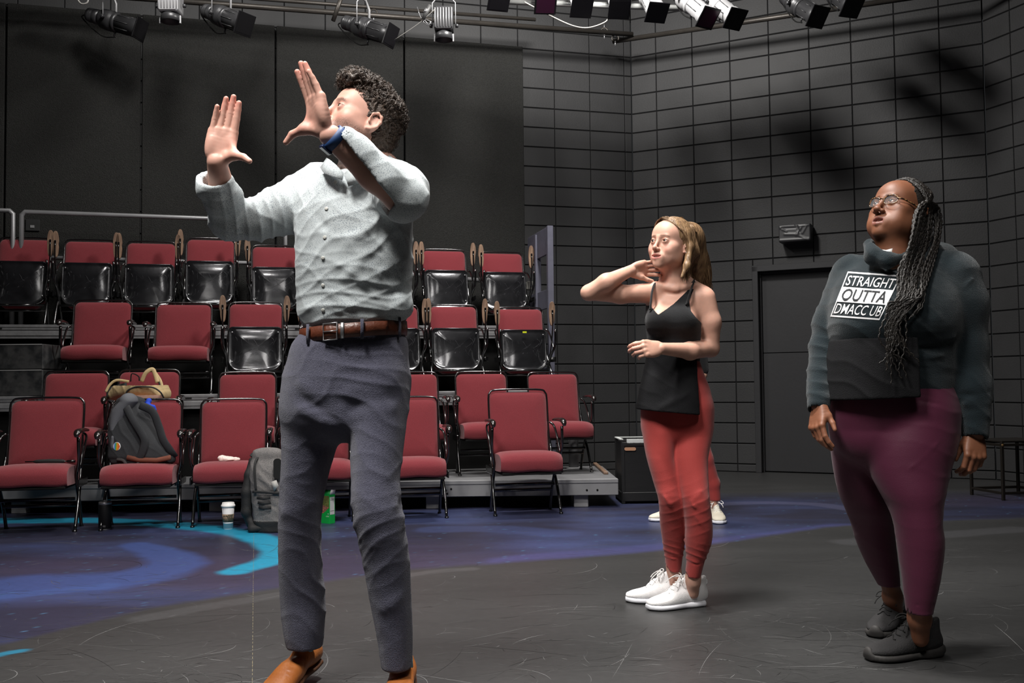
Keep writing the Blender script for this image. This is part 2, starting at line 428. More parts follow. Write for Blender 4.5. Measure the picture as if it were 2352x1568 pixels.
# ================================================================ the room
HC, WB = 0.2135, 0.4104
CO = V3((1.3591, 10.9702, 0)); aL, aR, a3 = .2751, .4682, 1.2
dL = V3((-math.cos(aL), -math.sin(aL), 0)); dR = V3((math.cos(aR), -math.sin(aR), 0))
nL = V3((math.sin(aL), -math.cos(aL), 0)); nR = V3((-math.sin(aR), -math.cos(aR), 0))
CO2 = CO+dR*(.2893+7*WB+.3802); d3 = V3((math.cos(a3), -math.sin(a3), 0)); n3 = V3((-math.sin(a3), -math.cos(a3), 0))
Z21 = CAM_Z-.867; ZTOP = 5.7
M_block = mat('painted_block', lin((50, 50, 51)), .6, spec=.35, bump=.14, bscale=70, var=.12, vscale=3)
M_joint = mat('joint', lin((18, 18, 19)), .8, spec=.15)
def block_wall(name, o, d, n, s0, s1, phase, holes=()):
    "painted concrete blocks in stack bond; every block stands 9 mm proud of its joint"
    mb = MB(); P = lambda s, z, out=0: o+d*s+n*out+V3((0, 0, z))
    mb.cur = 1; mb.add([P(s0, -.05, -.009), P(s1, -.05, -.009), P(s1, ZTOP, -.009), P(s0, ZTOP, -.009)], [(0, 1, 2, 3)]) if not holes else None
    xs = [s0]+[x for x in (phase+WB*k for k in range(-40, 60)) if s0+.02 < x < s1-.02]+[s1]
    zs = [0.0]+[z for z in (Z21+HC*k for k in range(-2, 40)) if .02 < z < ZTOP]+[ZTOP]
    g = .0055; r = .004
    for i in range(len(xs)-1):
        for j in range(len(zs)-1):
            a, b, c, e = xs[i], xs[i+1], zs[j], zs[j+1]
            cells = [(a, b, c, e)]
            for hx0, hx1, hz0, hz1 in holes:
                nc = []
                for (p, q, u, v) in cells:
                    if q <= hx0 or p >= hx1 or v <= hz0 or u >= hz1: nc.append((p, q, u, v)); continue
                    if p < hx0: nc.append((p, hx0, u, v))
                    if q > hx1: nc.append((hx1, q, u, v))
                    if v > hz1: nc.append((max(p, hx0), min(q, hx1), hz1, v))
                cells = nc
            for (p, q, u, v) in cells:
                if holes: mb.cur = 1; mb.add([P(p, u, -.009), P(q, u, -.009), P(q, v, -.009), P(p, v, -.009)], [(0, 1, 2, 3)])
                mb.cur = 0
                w1 = .7 if q-p > .3 else .7
                ring = [[P(p+g*w1, u+g, -.009), P(q-g*w1, u+g, -.009), P(q-g*w1, v-g, -.009), P(p+g*w1, v-g, -.009)],
                        [P(p+g*w1, u+g, -r), P(q-g*w1, u+g, -r), P(q-g*w1, v-g, -r), P(p+g*w1, v-g, -r)],
                        [P(p+g*w1+r, u+g+r), P(q-g*w1-r, u+g+r), P(q-g*w1-r, v-g-r), P(p+g*w1+r, v-g-r)]]
                mb.add(ring[0]+ring[1]+ring[2], [(k, (k+1) % 4, (k+1) % 4+4, k+4) for k in range(4)]+[(k+4, (k+1) % 4+4, (k+1) % 4+8, k+8) for k in range(4)]+[(8, 9, 10, 11)])
    return struct(mb.build(name, [M_block, M_joint]))
block_wall('wall_left', CO, dL, nL, 0, 9.6, .4927)
# door hole, measured on the right wall
def on_right(px, py, out=0):
    p = at_plane(px, py, CO+nR*out, nR); return float(np.dot(p-CO, dR)), float(p[2])
ds0, dz1 = on_right(1727, 613); ds0b, _ = on_right(1741, 1096)
dsl = (ds0+ds0b)/2; DW = 1.02
block_wall('wall_right', CO, dR, nR, 0, float(np.linalg.norm(CO2-CO)), .2893, holes=[(dsl, dsl+DW, -.1, dz1)])
block_wall('wall_side', CO2, d3, n3, 0, 6.5, .31)
FR = Matrix(((dR[0], -nR[0], 0, CO[0]), (dR[1], -nR[1], 0, CO[1]), (0, 0, 1, 0), (0, 0, 0, 1)))   # local x along right wall, -y out of it
M_door = mat('door_paint', lin((46, 46, 48)), .5, spec=.4, bump=.05, bscale=30, var=.1, vscale=2)
fr = MB(); t = .055
for (a, b) in (((dsl-.005, -.025, 0), (dsl+t, .12, dz1)), ((dsl+DW-t, -.025, 0), (dsl+DW+.005, .12, dz1)), ((dsl-.005, -.025, dz1-t), (dsl+DW+.005, .12, dz1+.01))): fr.box(a, b, FR, .004)
for (a, b) in (((dsl+t, .05, 0), (dsl+t+.016, .12, dz1-t)), ((dsl+t, .05, dz1-t-.016), (dsl+DW-t, .12, dz1-t))): fr.box(a, b, FR, .002)
dframe = struct(fr.build('trim_1', M_door))
dd = MB(); dd.box((dsl+t+.004, .085, .01), (dsl+DW-t-.004, .13, 1.235), FR, .003); dd.box((dsl+t+.004, .085, 1.241), (dsl+DW-t-.004, .13, dz1-t-.004), FR, .003)
dd.cur = 1; dd.box((dsl+t, .125, 0), (dsl+DW-t, .135, dz1-t), FR)
door = struct(dd.build('door_1', [M_door, M_joint]))
hb = MB(); hb.lathe([(.028, 0), (.028, .012), (.012, .02), (.012, .05), (.026, .062), (.028, .08), (.018, .095), (.001, .097)], base=CO+dR*(dsl+DW-.13)-nR*.083+V3((0, 0, 1.0)), axis=nR)
hb.build('door_knob', mat('black_metal', lin((30, 30, 32)), .3, .6), door)
# acoustic panels in front of the left wall
M_acou = mat('acoustic_panel', lin((46, 46, 45)), .95, spec=.15, bump=1.0, bscale=130, var=.25, vscale=90)
pz = 4.56; cuts = []
for px in (-330, 12, 324, 633, 929, 1204):
    p = at_plane(px, 300, CO+nL*.06, nL); cuts.append(float(np.dot(p-CO, dL)))
FL = Matrix(((-dL[0], -nL[0], 0, CO[0]), (-dL[1], -nL[1], 0, CO[1]), (0, 0, 1, 0), (0, 0, 0, 1)))
for k, nm in zip(range(len(cuts)-1), ('at the far left edge', 'at left, nearest the guard rail post', 'between the first and second seams', 'behind the man with raised hands', 'at the right, ending at the bare block wall')):
    b = MB(); b.box((-cuts[k]+.009, -.075, .05), (-cuts[k+1]-.009, -.004, pz), FL, .006)
    o = b.build('acoustic_panel', M_acou); tag(o, 'tall dark grey fuzzy acoustic wall panel '+nm, 'wall panel', 'acoustic panels along the back wall')
# ceiling
b = MB(); b.add([(-9, -3, ZTOP), (7, -3, ZTOP), (7, 13, ZTOP), (-9, 13, ZTOP)], [(0, 3, 2, 1)])
struct(b.build('ceiling', mat('ceiling_paint', lin((34, 34, 36)), .8, bump=.3, bscale=10)))
# unseen walls behind the camera keep the light in
b = MB(); M_plain = mat('dark_wall', lin((44, 44, 46)), .7, bump=.2, bscale=30)
p9 = CO+dL*9.6; pA = CO2+d3*6.5
b.add([(p9[0], p9[1], 0), (p9[0], -3, 0), (p9[0], -3, ZTOP), (p9[0], p9[1], ZTOP)], [(0, 1, 2, 3)])
struct(b.build('wall_west', M_plain))
b = MB(); b.add([(p9[0], -3, 0), (pA[0], -3, 0), (pA[0], -3, ZTOP), (p9[0], -3, ZTOP)], [(0, 1, 2, 3)])
struct(b.build('wall_rear', M_plain))
b = MB(); b.add([(pA[0], -3, 0), (pA[0], pA[1], 0), (pA[0], pA[1], ZTOP), (pA[0], -3, ZTOP)], [(0, 1, 2, 3)])
struct(b.build('wall_east', M_plain))

# ---------------------------------------------------------------- floor with the painted mural and scuffs
def floor_obj():
    "one mesh: fine grid where the mural is, coarse beyond, plus hair-thin scuff ribbons lying on it"
    x0, x1, y0, y1, st = -4.2, 4.4, 2.6, 9.4, .017
    xs = np.arange(x0, x1, st); ys = np.arange(y0, y1, st)
    X, Y = np.meshgrid(xs, ys); n = X.size
    P = np.stack([X.ravel(), Y.ravel(), np.zeros(n)], 1)
    wob = (fbm(P, .9, 4, 3)-.5); fine = fbm(P, 6, 4, 9); streak = fbm(P*[.35, 1.6, 1], 4, 4, 21)
    stage = np.array(lin((58, 58, 58))); C = np.tile(stage, (n, 1))
    C *= (.62+.76*fbm(P*[.4, 1.4, 1], 2.2, 4, 40))[:, None]
    def F(px, py): q = at_z(px, py, 0); return q[:2]
    # near boundary of the mural
    edge = np.array([F(*q) for q in ((-300, 1520), (0, 1485), (180, 1440), (330, 1405), (520, 1375), (780, 1335), (940, 1312), (1300, 1286), (1500, 1268), (1700, 1243), (1900, 1213), (2100, 1200), (2352, 1190), (2600, 1180))])
    o = np.argsort(edge[:, 0]); eb = np.interp(P[:, 0], edge[o, 0], edge[o, 1])
    m = np.clip((P[:, 1]-eb+.10*wob+.05*(fine-.5))/.10, 0, 1)
    far = np.clip((8.6-P[:, 1]+.8*wob)/.8, 0, 1); m = m*far
    ind = np.array(lin((46, 46, 66))); blu = np.array(lin((70, 82, 128))); pur = np.array(lin((60, 56, 78))); vio = np.array(lin((92, 94, 160)))
    a = np.clip((fbm(P*[.5, 1, 1], 1.6, 4, 5)-.42)*4, 0, 1)[:, None]; b2 = np.clip((fbm(P*[.4, 1, 1], 1.1, 4, 11)-.5)*5, 0, 1)[:, None]
    G = ind*(1-a)+blu*a*.75+ind*a*.25; G = G*(1-b2)+(pur)*b2
    G *= (.7+.6*streak)[:, None]
    def stroke(pts, w, col, k, G, ws=None):
        Q = np.array([F(*q) for q in pts]); 
        Q = np.array([[p[0], p[1]] for p in bez([(q[0], q[1], 0) for q in Q], 10)])
        d = np.full(n, 9.0)
        for i in range(len(Q)-1):
            A, B = Q[i], Q[i+1]; ww = (ws[0]+(ws[1]-ws[0])*i/len(Q)) if ws else w
            e = B-A; t = np.clip(((P[:, :2]-A)@e)/(e@e+1e-9), 0, 1); dd = np.linalg.norm(P[:, :2]-A-t[:, None]*e, axis=1)/ww
            d = np.minimum(d, dd)
        f = np.clip((1.1-d+.5*(fine-.5))*2.2, 0, 1)*k; return G*(1-f[:, None])+np.array(col)*f[:, None]
    # pale violet band along the near edge at the right, and the far arc
    G = stroke([(1180, 1290), (1400, 1270), (1560, 1258), (1760, 1236), (1950, 1212)], .20, vio, .34, G)
    G = stroke([(1560, 1165), (1700, 1155), (1860, 1157), (1960, 1170)], .10, lin((95, 95, 125)), .5, G)
    G = stroke([(1000, 1215), (1160, 1215), (1280, 1225)], .16, blu, .45, G)
    # blue swirl in the ring
    G = stroke([(-60, 1358), (80, 1343), (230, 1335), (340, 1318), (400, 1292), (370, 1268), (310, 1250)], .2, lin((66, 84, 140)), .85, G, ws=(.34, .10))
    G = stroke([(-60, 1375), (100, 1360), (240, 1345)], .08, lin((70, 92, 150)), .6, G)
    # cyan ring
    G = stroke([(-80, 1196), (90, 1195), (250, 1196), (420, 1207), (540, 1222), (610, 1240), (640, 1262), (622, 1285), (540, 1312)], .1, lin((34, 150, 186)), .97, G, ws=(.15, .10))
    G = stroke([(-40, 1500), (15, 1496), (45, 1492)], .05, lin((30, 128, 160)), .8, G)
    C = C*(1-m[:, None])+G*m[:, None]
    C = stroke([(-40, 1512), (15, 1500), (50, 1494)], .03, lin((40, 128, 160)), .8, C)
    # pale dusty wipes
    C = stroke([(880, 1330), (1000, 1312), (1080, 1306)], .05, lin((100, 98, 100)), .35, C)
    C = stroke([(330, 1420), (480, 1392), (640, 1365)], .07, lin((92, 92, 94)), .3, C)
    C = stroke([(1950, 1245), (2200, 1225), (2340, 1215)], .12, lin((96, 96, 100)), .35, C)
    ps = RND.Random if 0 else random.Random(5); sp = np.random.RandomState(3)
    dots = sp.rand(n) < .006*m; C[dots] = C[dots]*.4+np.array(lin((90, 140, 180)))*.6*(.4+.6*sp.rand(dots.sum(), 1))
    C = np.clip(C, 0, 1)
    nx, ny = len(xs), len(ys)
    ii = (np.arange(ny-1)[:, None]*nx+np.arange(nx-1)[None]).ravel()
    faces = np.stack([ii, ii+1, ii+nx+1, ii+nx], 1)
    C = C*.72; stage = stage*.72; V = P.tolist(); Fc = faces.tolist(); cols = C.tolist(); X1, Y1 = xs[-1], ys[-1]
    def quad(a, b, c, d, col=stage):
        o = len(V); V.extend([[a, b, 0], [c, b, 0], [c, d, 0], [a, d, 0]]); Fc.append([o, o+1, o+2, o+3]); cols.extend([list(col)]*4)
    quad(-9, -3, 7, y0); quad(-9, y0, x0, 13); quad(X1, y0, 7, 13); quad(x0, Y1, X1, 13)
    # scuffs
    rs = random.Random(12)
    def ribbon(pts, w, col):
        o = len(V); k = len(pts)
        for i, p in enumerate(pts):
            t = norm(V3(pts[min(i+1, k-1)])-V3(pts[max(i-1, 0)])); s = V3((-t[1], t[0], 0)); ww = w*math.sin(PI*(i+.35)/(k-.3))
            V.append([p[0]+s[0]*ww, p[1]+s[1]*ww, .0004]); V.append([p[0]-s[0]*ww, p[1]-s[1]*ww, .0004]); cols.extend([list(col)]*2)
        for i in range(k-1): Fc.append([o+2*i, o+2*i+1, o+2*i+3, o+2*i+2])
    for k in range(1700):
        px, py = rs.uniform(-50, 2400), 1100+480*rs.random()**.8
        c = F(px, py); Lr = rs.choice([.03, .05, .05, .08, .12, .12, .2, .45]); a = rs.gauss(.05, .55) if rs.random() < .75 else rs.uniform(0, PI); cu = rs.gauss(0, 3.0 if Lr < .3 else 1)
        pts = []; x, y = c; 
        for i in range(9): pts.append((x, y, 0)); x += math.cos(a)*Lr/8; y += math.sin(a)*Lr/8; a += cu*Lr/8*2
        g = rs.choice([56, 62, 68, 76, 88, 110]) if rs.random() < .88 else 30
        ribbon(pts, rs.uniform(.0006, .0018), lin((g, g, g*1.0)))
    # the taped seam running towards the camera
    s0, s1 = F(583, 1216), F(579, 1600); q = [s0+(s1-s0)*k/8 for k in range(9)]
    for k in range(0, 70):
        a = s0+(s1-s0)*(k/70); b_ = s0+(s1-s0)*((k+rs.uniform(.4, .95))/70); ribbon([(a[0], a[1], 0), ((a[0]+b_[0])/2, (a[1]+b_[1])/2, 0), (b_[0], b_[1], 0)], .0012, lin((120, 112, 90)))
    me = bpy.data.meshes.new('floor'); me.from_pydata(V, [], Fc); me.update()
    ca = me.color_attributes.new('paint', 'FLOAT_COLOR', 'POINT'); flat = np.ones((len(V), 4)); flat[:, :3] = np.array(cols); ca.data.foreach_set('color', flat.ravel())
    me.materials.append(mat('stage_floor', (0, 0, 0), .42, spec=.45, attr='paint', bump=.12, bscale=9, var=.10, vscale=30))
    f = bpy.data.objects.new('floor', me); COL.objects.link(f); return struct(f)
floor_obj()
# ================================================================ seating risers
M_alu = mat('worn_aluminium', lin((150, 150, 152)), .45, .55, bump=.1, bscale=40, var=.15, vscale=20)
M_deck = mat('grey_deck_paint', lin((112, 112, 114)), .6, bump=.15, bscale=25, var=.15, vscale=6)
M_fascia = mat('grey_fascia', lin((128, 128, 130)), .55, bump=.1, bscale=20, var=.1, vscale=5)
M_frame = mat('gloss_black_tube', lin((14, 14, 15)), .17, spec=.8, coat=.6, bump=.05, bscale=30)
M_under = mat('matte_black', lin((12, 12, 12)), .8, spec=.2)
M_red = mat('red_upholstery', lin((126, 46, 53)), .9, spec=.2, sheen=.25, bump=.5, bscale=420, var=.16, vscale=260)
M_pan = mat('black_seat_pan', lin((46, 46, 49)), .20, .6, spec=.9, coat=.5, bump=.25, bscale=7, var=.3, vscale=12)
M_wood = mat('worn_wood', lin((150, 122, 100)), .5, bump=.15, bscale=30, color2=lin((112, 88, 72)), var=.3, vscale=7, stretch=(9, 9, 1.2))
M_armblk = mat('dark_plastic', lin((26, 20, 19)), .25, spec=.7, coat=.4)
M_steel = mat('bright_steel', lin((170, 170, 172)), .3, .8)
M_scr = mat('scratch_mark', lin((74, 74, 78)), .45, .3)

def line3(a, b):
    "frame along a->b on the floor plan: x along, -y towards the audience's front"
    a = V3(a); b = V3(b); d = norm((b-a)*[1, 1, 0]); n = V3((d[1], -d[0], 0))
    return Matrix(((d[0], -n[0], 0, a[0]), (d[1], -n[1], 0, a[1]), (0, 0, 1, 0), (0, 0, 0, 1))), float(np.linalg.norm((b-a)[:2])), d, n
D1, D2, D3 = .215, .885, 1.49
r1a, r1b = at_z(-160, 1117, D1), at_z(1419, 1099, D1)
r2a, r2b = at(-260, 905, 7.70), at(1255, 900, 8.72)
r3a, r3b = at(-300, 729, 8.24), at(1225, 752, 9.45)
def riser(label, a, b, depth, z, th, profile=True, legs=(), extra=None):
    F, L, d, n = line3(a, b); t = thing('seating_riser', label, 'platform', (a[0], a[1], 0), 0, None)
    off = V3((a[0], a[1], 0)); Fm = Matrix.Translation(Vector(tuple(-off))) @ F
    m = MB(); m.box((0, .0, z-.018), (L, depth, z), Fm, .003); m.build('deck', M_deck, t)
    m = MB()
    if profile:      # ribbed aluminium extrusion
        for k, (q, yy) in enumerate(((0, .0), (.028, .006), (.058, .0), (.095, .006))):
            m.box((0, -.022+yy, z-th+ (th-.02)*(3-k)/4+.004), (L, .02, z-.004-(th-.02)*k/4), Fm, .002)
        m.box((0, -.026, z-.02), (L, .03, z+.003), Fm, .002)
        m.build('edge_beam', M_alu, t)
        for x in np.arange(.35, L, .62): m = MB(); m.box((x, -.0255, z-.034), (x+.05, -.02, z-.024), Fm); m.build('slot', M_under, t)
    else:
        m.box((0, -.03, z-th), (L, .01, z-.026), Fm, .004); m.box((0, -.036, z-.028), (L, .03, z+.002), Fm, .003)
        m.box((L-.03, 0, z-th), (L, depth, z-.02), Fm, .004); m.build('fascia', M_fascia, t)
        for x, zz in ((L-.16, .07), (L-.24, .07), (L-1.27, .05), (L-1.3, .085), (L-1.34, .1), (L-1.31, .06)): m = MB(); m.lathe([(.008, 0), (.008, .003)], base=(Fm @ Vector((x, -.031, z-zz-.01))), axis=n, n=10); m.build('bolt_hole', M_under, t)
    for x, y, w_ in legs:
        m = MB(); m.box((x, y, 0), (x+w_, y+w_, z-th if y < .1 else z-.02), Fm, .004); m.build('leg', M_fascia if not profile else M_alu, t)
    return t, Fm, L
t1, F1, L1 = riser('low grey riser under the second row of red seats', r1a, r1b, 1.18, D1, .12, False, legs=((.6, .02, .11), (2.1, .02, .11), (3.75, .02, .11), (4.88, .02, .11)))
m = MB(); m.box((0, .10, 0), (L1-.35, .12, D1-.13), F1); m.build('skirt', M_under, t1)
m = MB(); m.box((L1-.07, .35, D1), (L1-.035, 1.3, D1+.022), F1, .004); o = m.build('edge_batten', M_wood, t1); o['label'] = 'thin wooden strip along the right edge'
t2, F2, L2 = riser('middle grey riser with a ribbed aluminium edge under the third row', r2a, r2b, .70, D2, .12, True, legs=((1.2, .6, .06), (2.9, .6, .06), (4.9, .6, .06)))
m = MB(); m.box((0, .06, .22), (L2-.02, .09, D2-.12), F2); m.build('skirt', M_under, t2)
t3, F3, L3 = riser('top grey riser with a ribbed aluminium edge under the back row', r3a, r3b, .74, D3, .12, True, legs=((1.3, .66, .06), (1.9, .66, .06), (3.4, .66, .06), (5.5, .66, .06)))
m = MB(); m.box((0, .06, D2), (L3-.02, .09, D3-.12), F3); m.build('skirt', M_under, t3)
# grey post standing on the low riser, seen past the last seat
m = MB(); p = at(1318, 1082, 8.55); m.tube([(0, 0, 0), (0, 0, .30)], .042, 18); m.tube([(0, 0, .30), (0, 0, .66)], .038, 18); m.lathe([(.07, 0), (.07, .01), (.05, .014)], n=18)
o = m.build('riser_post', M_fascia, loc=(p[0], p[1], D1)); tag(o, 'short round grey post on the low riser behind the last seat', 'post')

# ---------------------------------------------------------------- chairs
CW = .46
def chair_frame(t, folded, H=.85):
    for s in (-1, 1):
        x = s*(CW/2+.012); xa = s*(CW/2+.040)
        m = MB(); m.tube(bez([(x, .045, H-.30), (x, -.045, .45), (x, -.10, .33), (x+s*.01, -.20, .19), (x+s*.012, -.31, .0)], 5), .0115, 8)
        m.tube([(x+s*.012, -.31, 0), (x+s*.012, -.311, .012)], .016, 8); m.build('leg', M_frame, t)
        m = MB(); m.tube(bez([(xa, -.30, .60), (xa, -.285, .45), (x, -.22, .33), (x-s*.004, -.10, .16), (x-s*.006, -.03, 0)], 5), .0115, 8)
        m.tube([(x-s*.006, -.03, 0), (x-s*.006, -.029, .012)], .015, 8); m.build('leg', M_frame, t)
        m = MB(); m.tube([(x, -.10, .335), (x, .0, .31), (x, -.20, .29)], .012, 8); m.tube(bez([(x, -.03, .62), (xa, -.06, .59), (xa, -.17, .50), (xa, -.24, .40)], 4), .009, 8)
        m.box((xa-.006, -.30, .28), (xa+.006, -.04, .33), bev=.003); m.build('side_bracket', M_frame, t)
    # hoop round the back
    a = CW/2+.006; m = MB(); hoop = [(-a, -.05, .42), (-a, .0, .62), (-a, .035, H-.06), (-a+.012, .042, H-.02), (-a+.05, .046, H), (0, .046, H+.004), (a-.05, .046, H), (a-.012, .042, H-.02), (a, .035, H-.06), (a, .0, .62), (a, -.05, .42)]
    m.tube(bez(hoop, 4), .0075, 8); m.build('back_frame', M_frame, t)
    m = MB(); m.tube([(-CW/2, -.20, .20), (CW/2, -.20, .20)], .011, 8); m.tube([(-CW/2, -.13, .155), (CW/2, -.13, .155)], .011, 8); m.build('stretcher', M_frame, t)
def cushion(w, h, th, rtop, rbot, bulge=.012, nx=14, nz=14):
    "padded slab in the x,z plane, front towards -y, rounded corners"
    out = rrect(-w/2, 0, w/2, h, [rbot, rbot, rtop, rtop], 6); n = len(out); c = (0, h/2); vs = []; fs = []
    rings = [(1.0, th), (1.0, th*.35), (.985, th*.12), (.95, .0), (.85, -bulge*.6), (.6, -bulge), (.3, -bulge*1.15)]
    for k, y in rings:
        for p in out: vs.append((c[0]+(p[0]-c[0])*k, y, c[1]+(p[1]-c[1])*k))
    for i in range(len(rings)-1):
        for k in range(n): fs.append((i*n+k, i*n+(k+1) % n, (i+1)*n+(k+1) % n, (i+1)*n+k))
    vs.append((0, -bulge*1.2, h/2)); q = len(vs)-1
    for k in range(n): fs.append(((len(rings)-1)*n+k, (len(rings)-1)*n+(k+1) % n, q))
    fs.append(tuple(range(n))[::-1]); return vs, fs
def make_chair(folded, H=.85):
    t = thing('theatre_seat', 'red seat', 'seat'); chair_frame(t, folded, H)
    vs, fs = cushion(CW, H-.405, .045, .05, .02)
    m = MB(); A = T((0, -.045, .40), rx=-.19); m.add([tuple(A @ Vector(v)) for v in vs], fs, True); m.build('backrest', M_red, t)
    if not folded:
        # seat pad: rounded in plan, thick front lip that folds over
        W = CW+.01; rows = []; prof = [(-.10, .345, 0), (-.10, .405, 0), (-.20, .428, 1), (-.34, .432, 1), (-.43, .425, 1), (-.468, .405, 1), (-.478, .37, 1), (-.475, .325, 1), (-.462, .305, 1), (-.25, .30, 1), (-.10, .305, 0)]
        m = MB(); nc = 22
        for (y, z, k) in prof:
            row = []
            for j in range(nc+1):
                u = -1+2*j/nc; e = abs(u)**7; xx = u*W/2*(1-.0*k)
                yy = y+(.028*abs(u)**5 if y < -.4 else 0); zz = z-(.014*e+.0)*(1 if z > .40 else -.0) + (.006*(1-u*u) if z > .40 else 0) + .003*math.sin(u*5+1)*(1 if .3 < z < .34 and y < -.4 else 0)
                row.append((xx, yy, zz))
            rows.append(row)
        m.sheet(rows); 
        for side in (0, nc): m.add([r[side] for r in rows], [tuple(range(len(rows)))[::(1 if side == 0 else -1)]], False)
        m.build('seat', M_red, t)
        m = MB(); m.box((-W/2+.01, -.455, .285), (W/2-.01, -.11, .302), bev=.004); m.build('seat_pan', M_under, t)
        for s in (-1, 1):
            x = s*(CW/2+.042); m = MB()
            prof = [(.0, .0, .008), (-.03, .004, .016), (-.10, .010, .020), (-.20, .012, .022), (-.275, .010, .025), (-.315, .004, .024), (-.338, -.010, .02), (-.345, -.028, .012)]
            m.tube([(x, -.02+a, .632+b) for a, b, r in prof], [r for a, b, r in prof], 10, flat=.62, up=(0, 0, 1)); m.build('armrest', M_armblk, t)
    else:
        # tipped-up seat: padding behind, shiny pan in front
        B = T((0, -.165, .20), rx=-.13)
        m = MB(); vs, fs = cushion(CW-.02, .43, .07, .03, .13, .0); m.add([tuple(B @ Vector((v[0], v[1]+.03, v[2]-.025))) for v in vs], fs, True); m.build('seat', M_red, t)
        w_, h_ = CW+.005, .415; out = rrect(-w_/2, 0, w_/2, h_, [.11, .11, .04, .04], 8); n = len(out)
        m = MB(); vs = []; fs = []
        rings = [(1, .03), (1, .006), (.992, .001), (.975, .0), (.955, .0025), (.93, .006), (.8, .004), (.6, -.001), (.35, -.005), (.12, -.006)]
        for k, y in rings:
            for p in out:
                zz = h_/2+(p[1]-h_/2)*k; xx = p[0]*k; bowl = .012*math.sin(PI*min(1, max(0, (zz-.29)/.05)))*(abs(zz-.315) < .025)
                # pressed ridge near the top edge
                yy = y-.030*max(0, 1-zz/.22)**2*(1-.5*(xx/.2)**2)+.018*(xx/.23)**4-(.010*math.exp(-((zz-.30-.035*(1-(xx/.2)**2))/.022)**2) if k < .96 else 0)
                vs.append((xx, yy, zz))
        for i in range(len(rings)-1):
            for k in range(n): fs.append((i*n+k, i*n+(k+1) % n, (i+1)*n+(k+1) % n, (i+1)*n+k))
        fs.append(tuple((len(rings)-1)*n+k for k in range(n)))
        m.add([tuple(B @ Vector(v)) for v in vs], fs, True); pan = m.build('seat_pan', M_pan, t)
        for x, z in ((-.2, .09), (.2, .09), (-.2, .36), (.2, .36), (-.13, .03), (.13, .03)): m = MB(); m.lathe([(.008, 0), (.007, .003), (.003, .005), (.0005, .0055)], base=B @ Vector((x*.99, .0015, z)), axis=(0, -1, 0), n=10); m.build('rivet', M_steel, pan)
        m = MB(); r = random.Random(5)
        for k in range(26):
            x, z, a = r.uniform(-.17, .17), r.uniform(.06, .28), r.uniform(0, PI); L = r.uniform(.01, .09); pts = []
            for i in range(6): pts.append(B @ Vector((x, -.0072, z))); x += math.cos(a)*L/5; z += math.sin(a)*L/5; a += r.gauss(0, .25)
            m.tube(pts, .0006 if r.random() < .7 else .0011, 4)
        o_ = m.build('scratches', M_scr, pan); o_['kind'] = 'stuff'
        for s in (-1, 1):
            x = s*(CW/2+.045); m = MB(); out = []
            for k in range(28):
                q = 2*PI*k/28; zz = .122*math.sin(q); ww = (.031 if zz > 0 else .026)*1.0
                out.append((x+ww*math.copysign(abs(math.cos(q))**.75, math.cos(q))+s*(-.004 if zz < 0 else 0), .765+zz))
            m.prism(out, (-.185, -.163), inset=.004); arm = m.build('armrest', M_wood, t)
            m = MB(); m.box((x-.009, -.197, .755), (x+.009, -.185, .80), bev=.003); m.tube(bez([(x, -.196, .775), (x, -.198, .66), (x-s*.008, -.185, .50), (x-s*.014, -.15, .38), (x-s*.02, -.11, .33)], 5), .007, 8); m.build('arm_bracket', M_frame, arm)
    return t
seat_down = make_chair(False); seat_up = make_chair(True, .84)
used = set()
def place(kind, px0, px1, top, row, zf, label, group, dz=0):
    "backrest spans px0..px1 in the photo; row = (Y at x=0, slope); top = pixel row of the backrest's top"
    Y0, k = row; pc = (px0+px1)/2; d = cam_ray(pc, top); tt = Y0/(d[1]-k*d[0]); x, y = d[0]*tt, d[1]*tt
    w_ = (px1-px0)/F_PX*y; s = min(1.12, max(.93, w_/(CW+.03)/math.cos(math.atan(k)*.3)))
    src = seat_up if kind else seat_down
    o = src if kind not in used else copy_tree(src); used.add(kind)
    ztop = CAM_Z+d[2]*tt; h = (ztop-zf-dz)/(.854 if not kind else .844)
    o.location = (x, y, zf+dz); o.rotation_euler = (0, 0, math.atan(k)+.0); o.scale = (s, 1.0, h)
    tag(o, label, 'seat', group); return o
G1, G2, G3, G4 = 'red seats standing on the floor', 'red seats in the second row', 'red seats in the third row', 'tipped-up seats in the back row'
R1, R2_, R3, R4 = (7.52, .20), (8.40, .20), (9.14, .22), (10.02, .24)
ch = {}
for key, px0, px1, top, lab in (('A', 24, 189, 913, 'red padded seat on the floor at far left holding a folded umbrella'), ('B', 262, 416, 917, 'red padded seat on the floor with the charcoal backpack leaning in it'),
        ('C', 461, 612, 916, 'red padded seat on the floor with crumpled white tissue on it'), ('D', 660, 803, 912, 'red padded floor seat glimpsed between the trouser legs of the man'),
        ('E', 868, 1009, 911, 'red padded floor seat just right of the man in the patterned shirt'), ('F', 1120, 1262, 894, 'red padded floor seat farthest right, standing alone before the grey riser')):
    ch[key] = place(0, px0, px1, top, R1, 0, lab, G1)
for px0, px1, top, lab in ((102, 247, 851, 'red padded second-row seat farthest left, below the black cases'), (272, 412, 848, 'red padded second-row seat with the tan backpack on it'),
        (502, 635, 854, 'red padded second-row seat left of the man, above the white tissue'), (700, 828, 853, 'red padded second-row seat hidden behind the waist of the man'), (880, 1009, 854, 'red padded second-row seat half covered by the right hip of the man'),
        (1045, 1168, 853, 'red padded second-row seat, second from the right end'), (1210, 1333, 854, 'red padded second-row seat at the right end of the riser')):
    ch[(px0)] = place(0, px0, px1, top, R2_, D1, lab, G2)
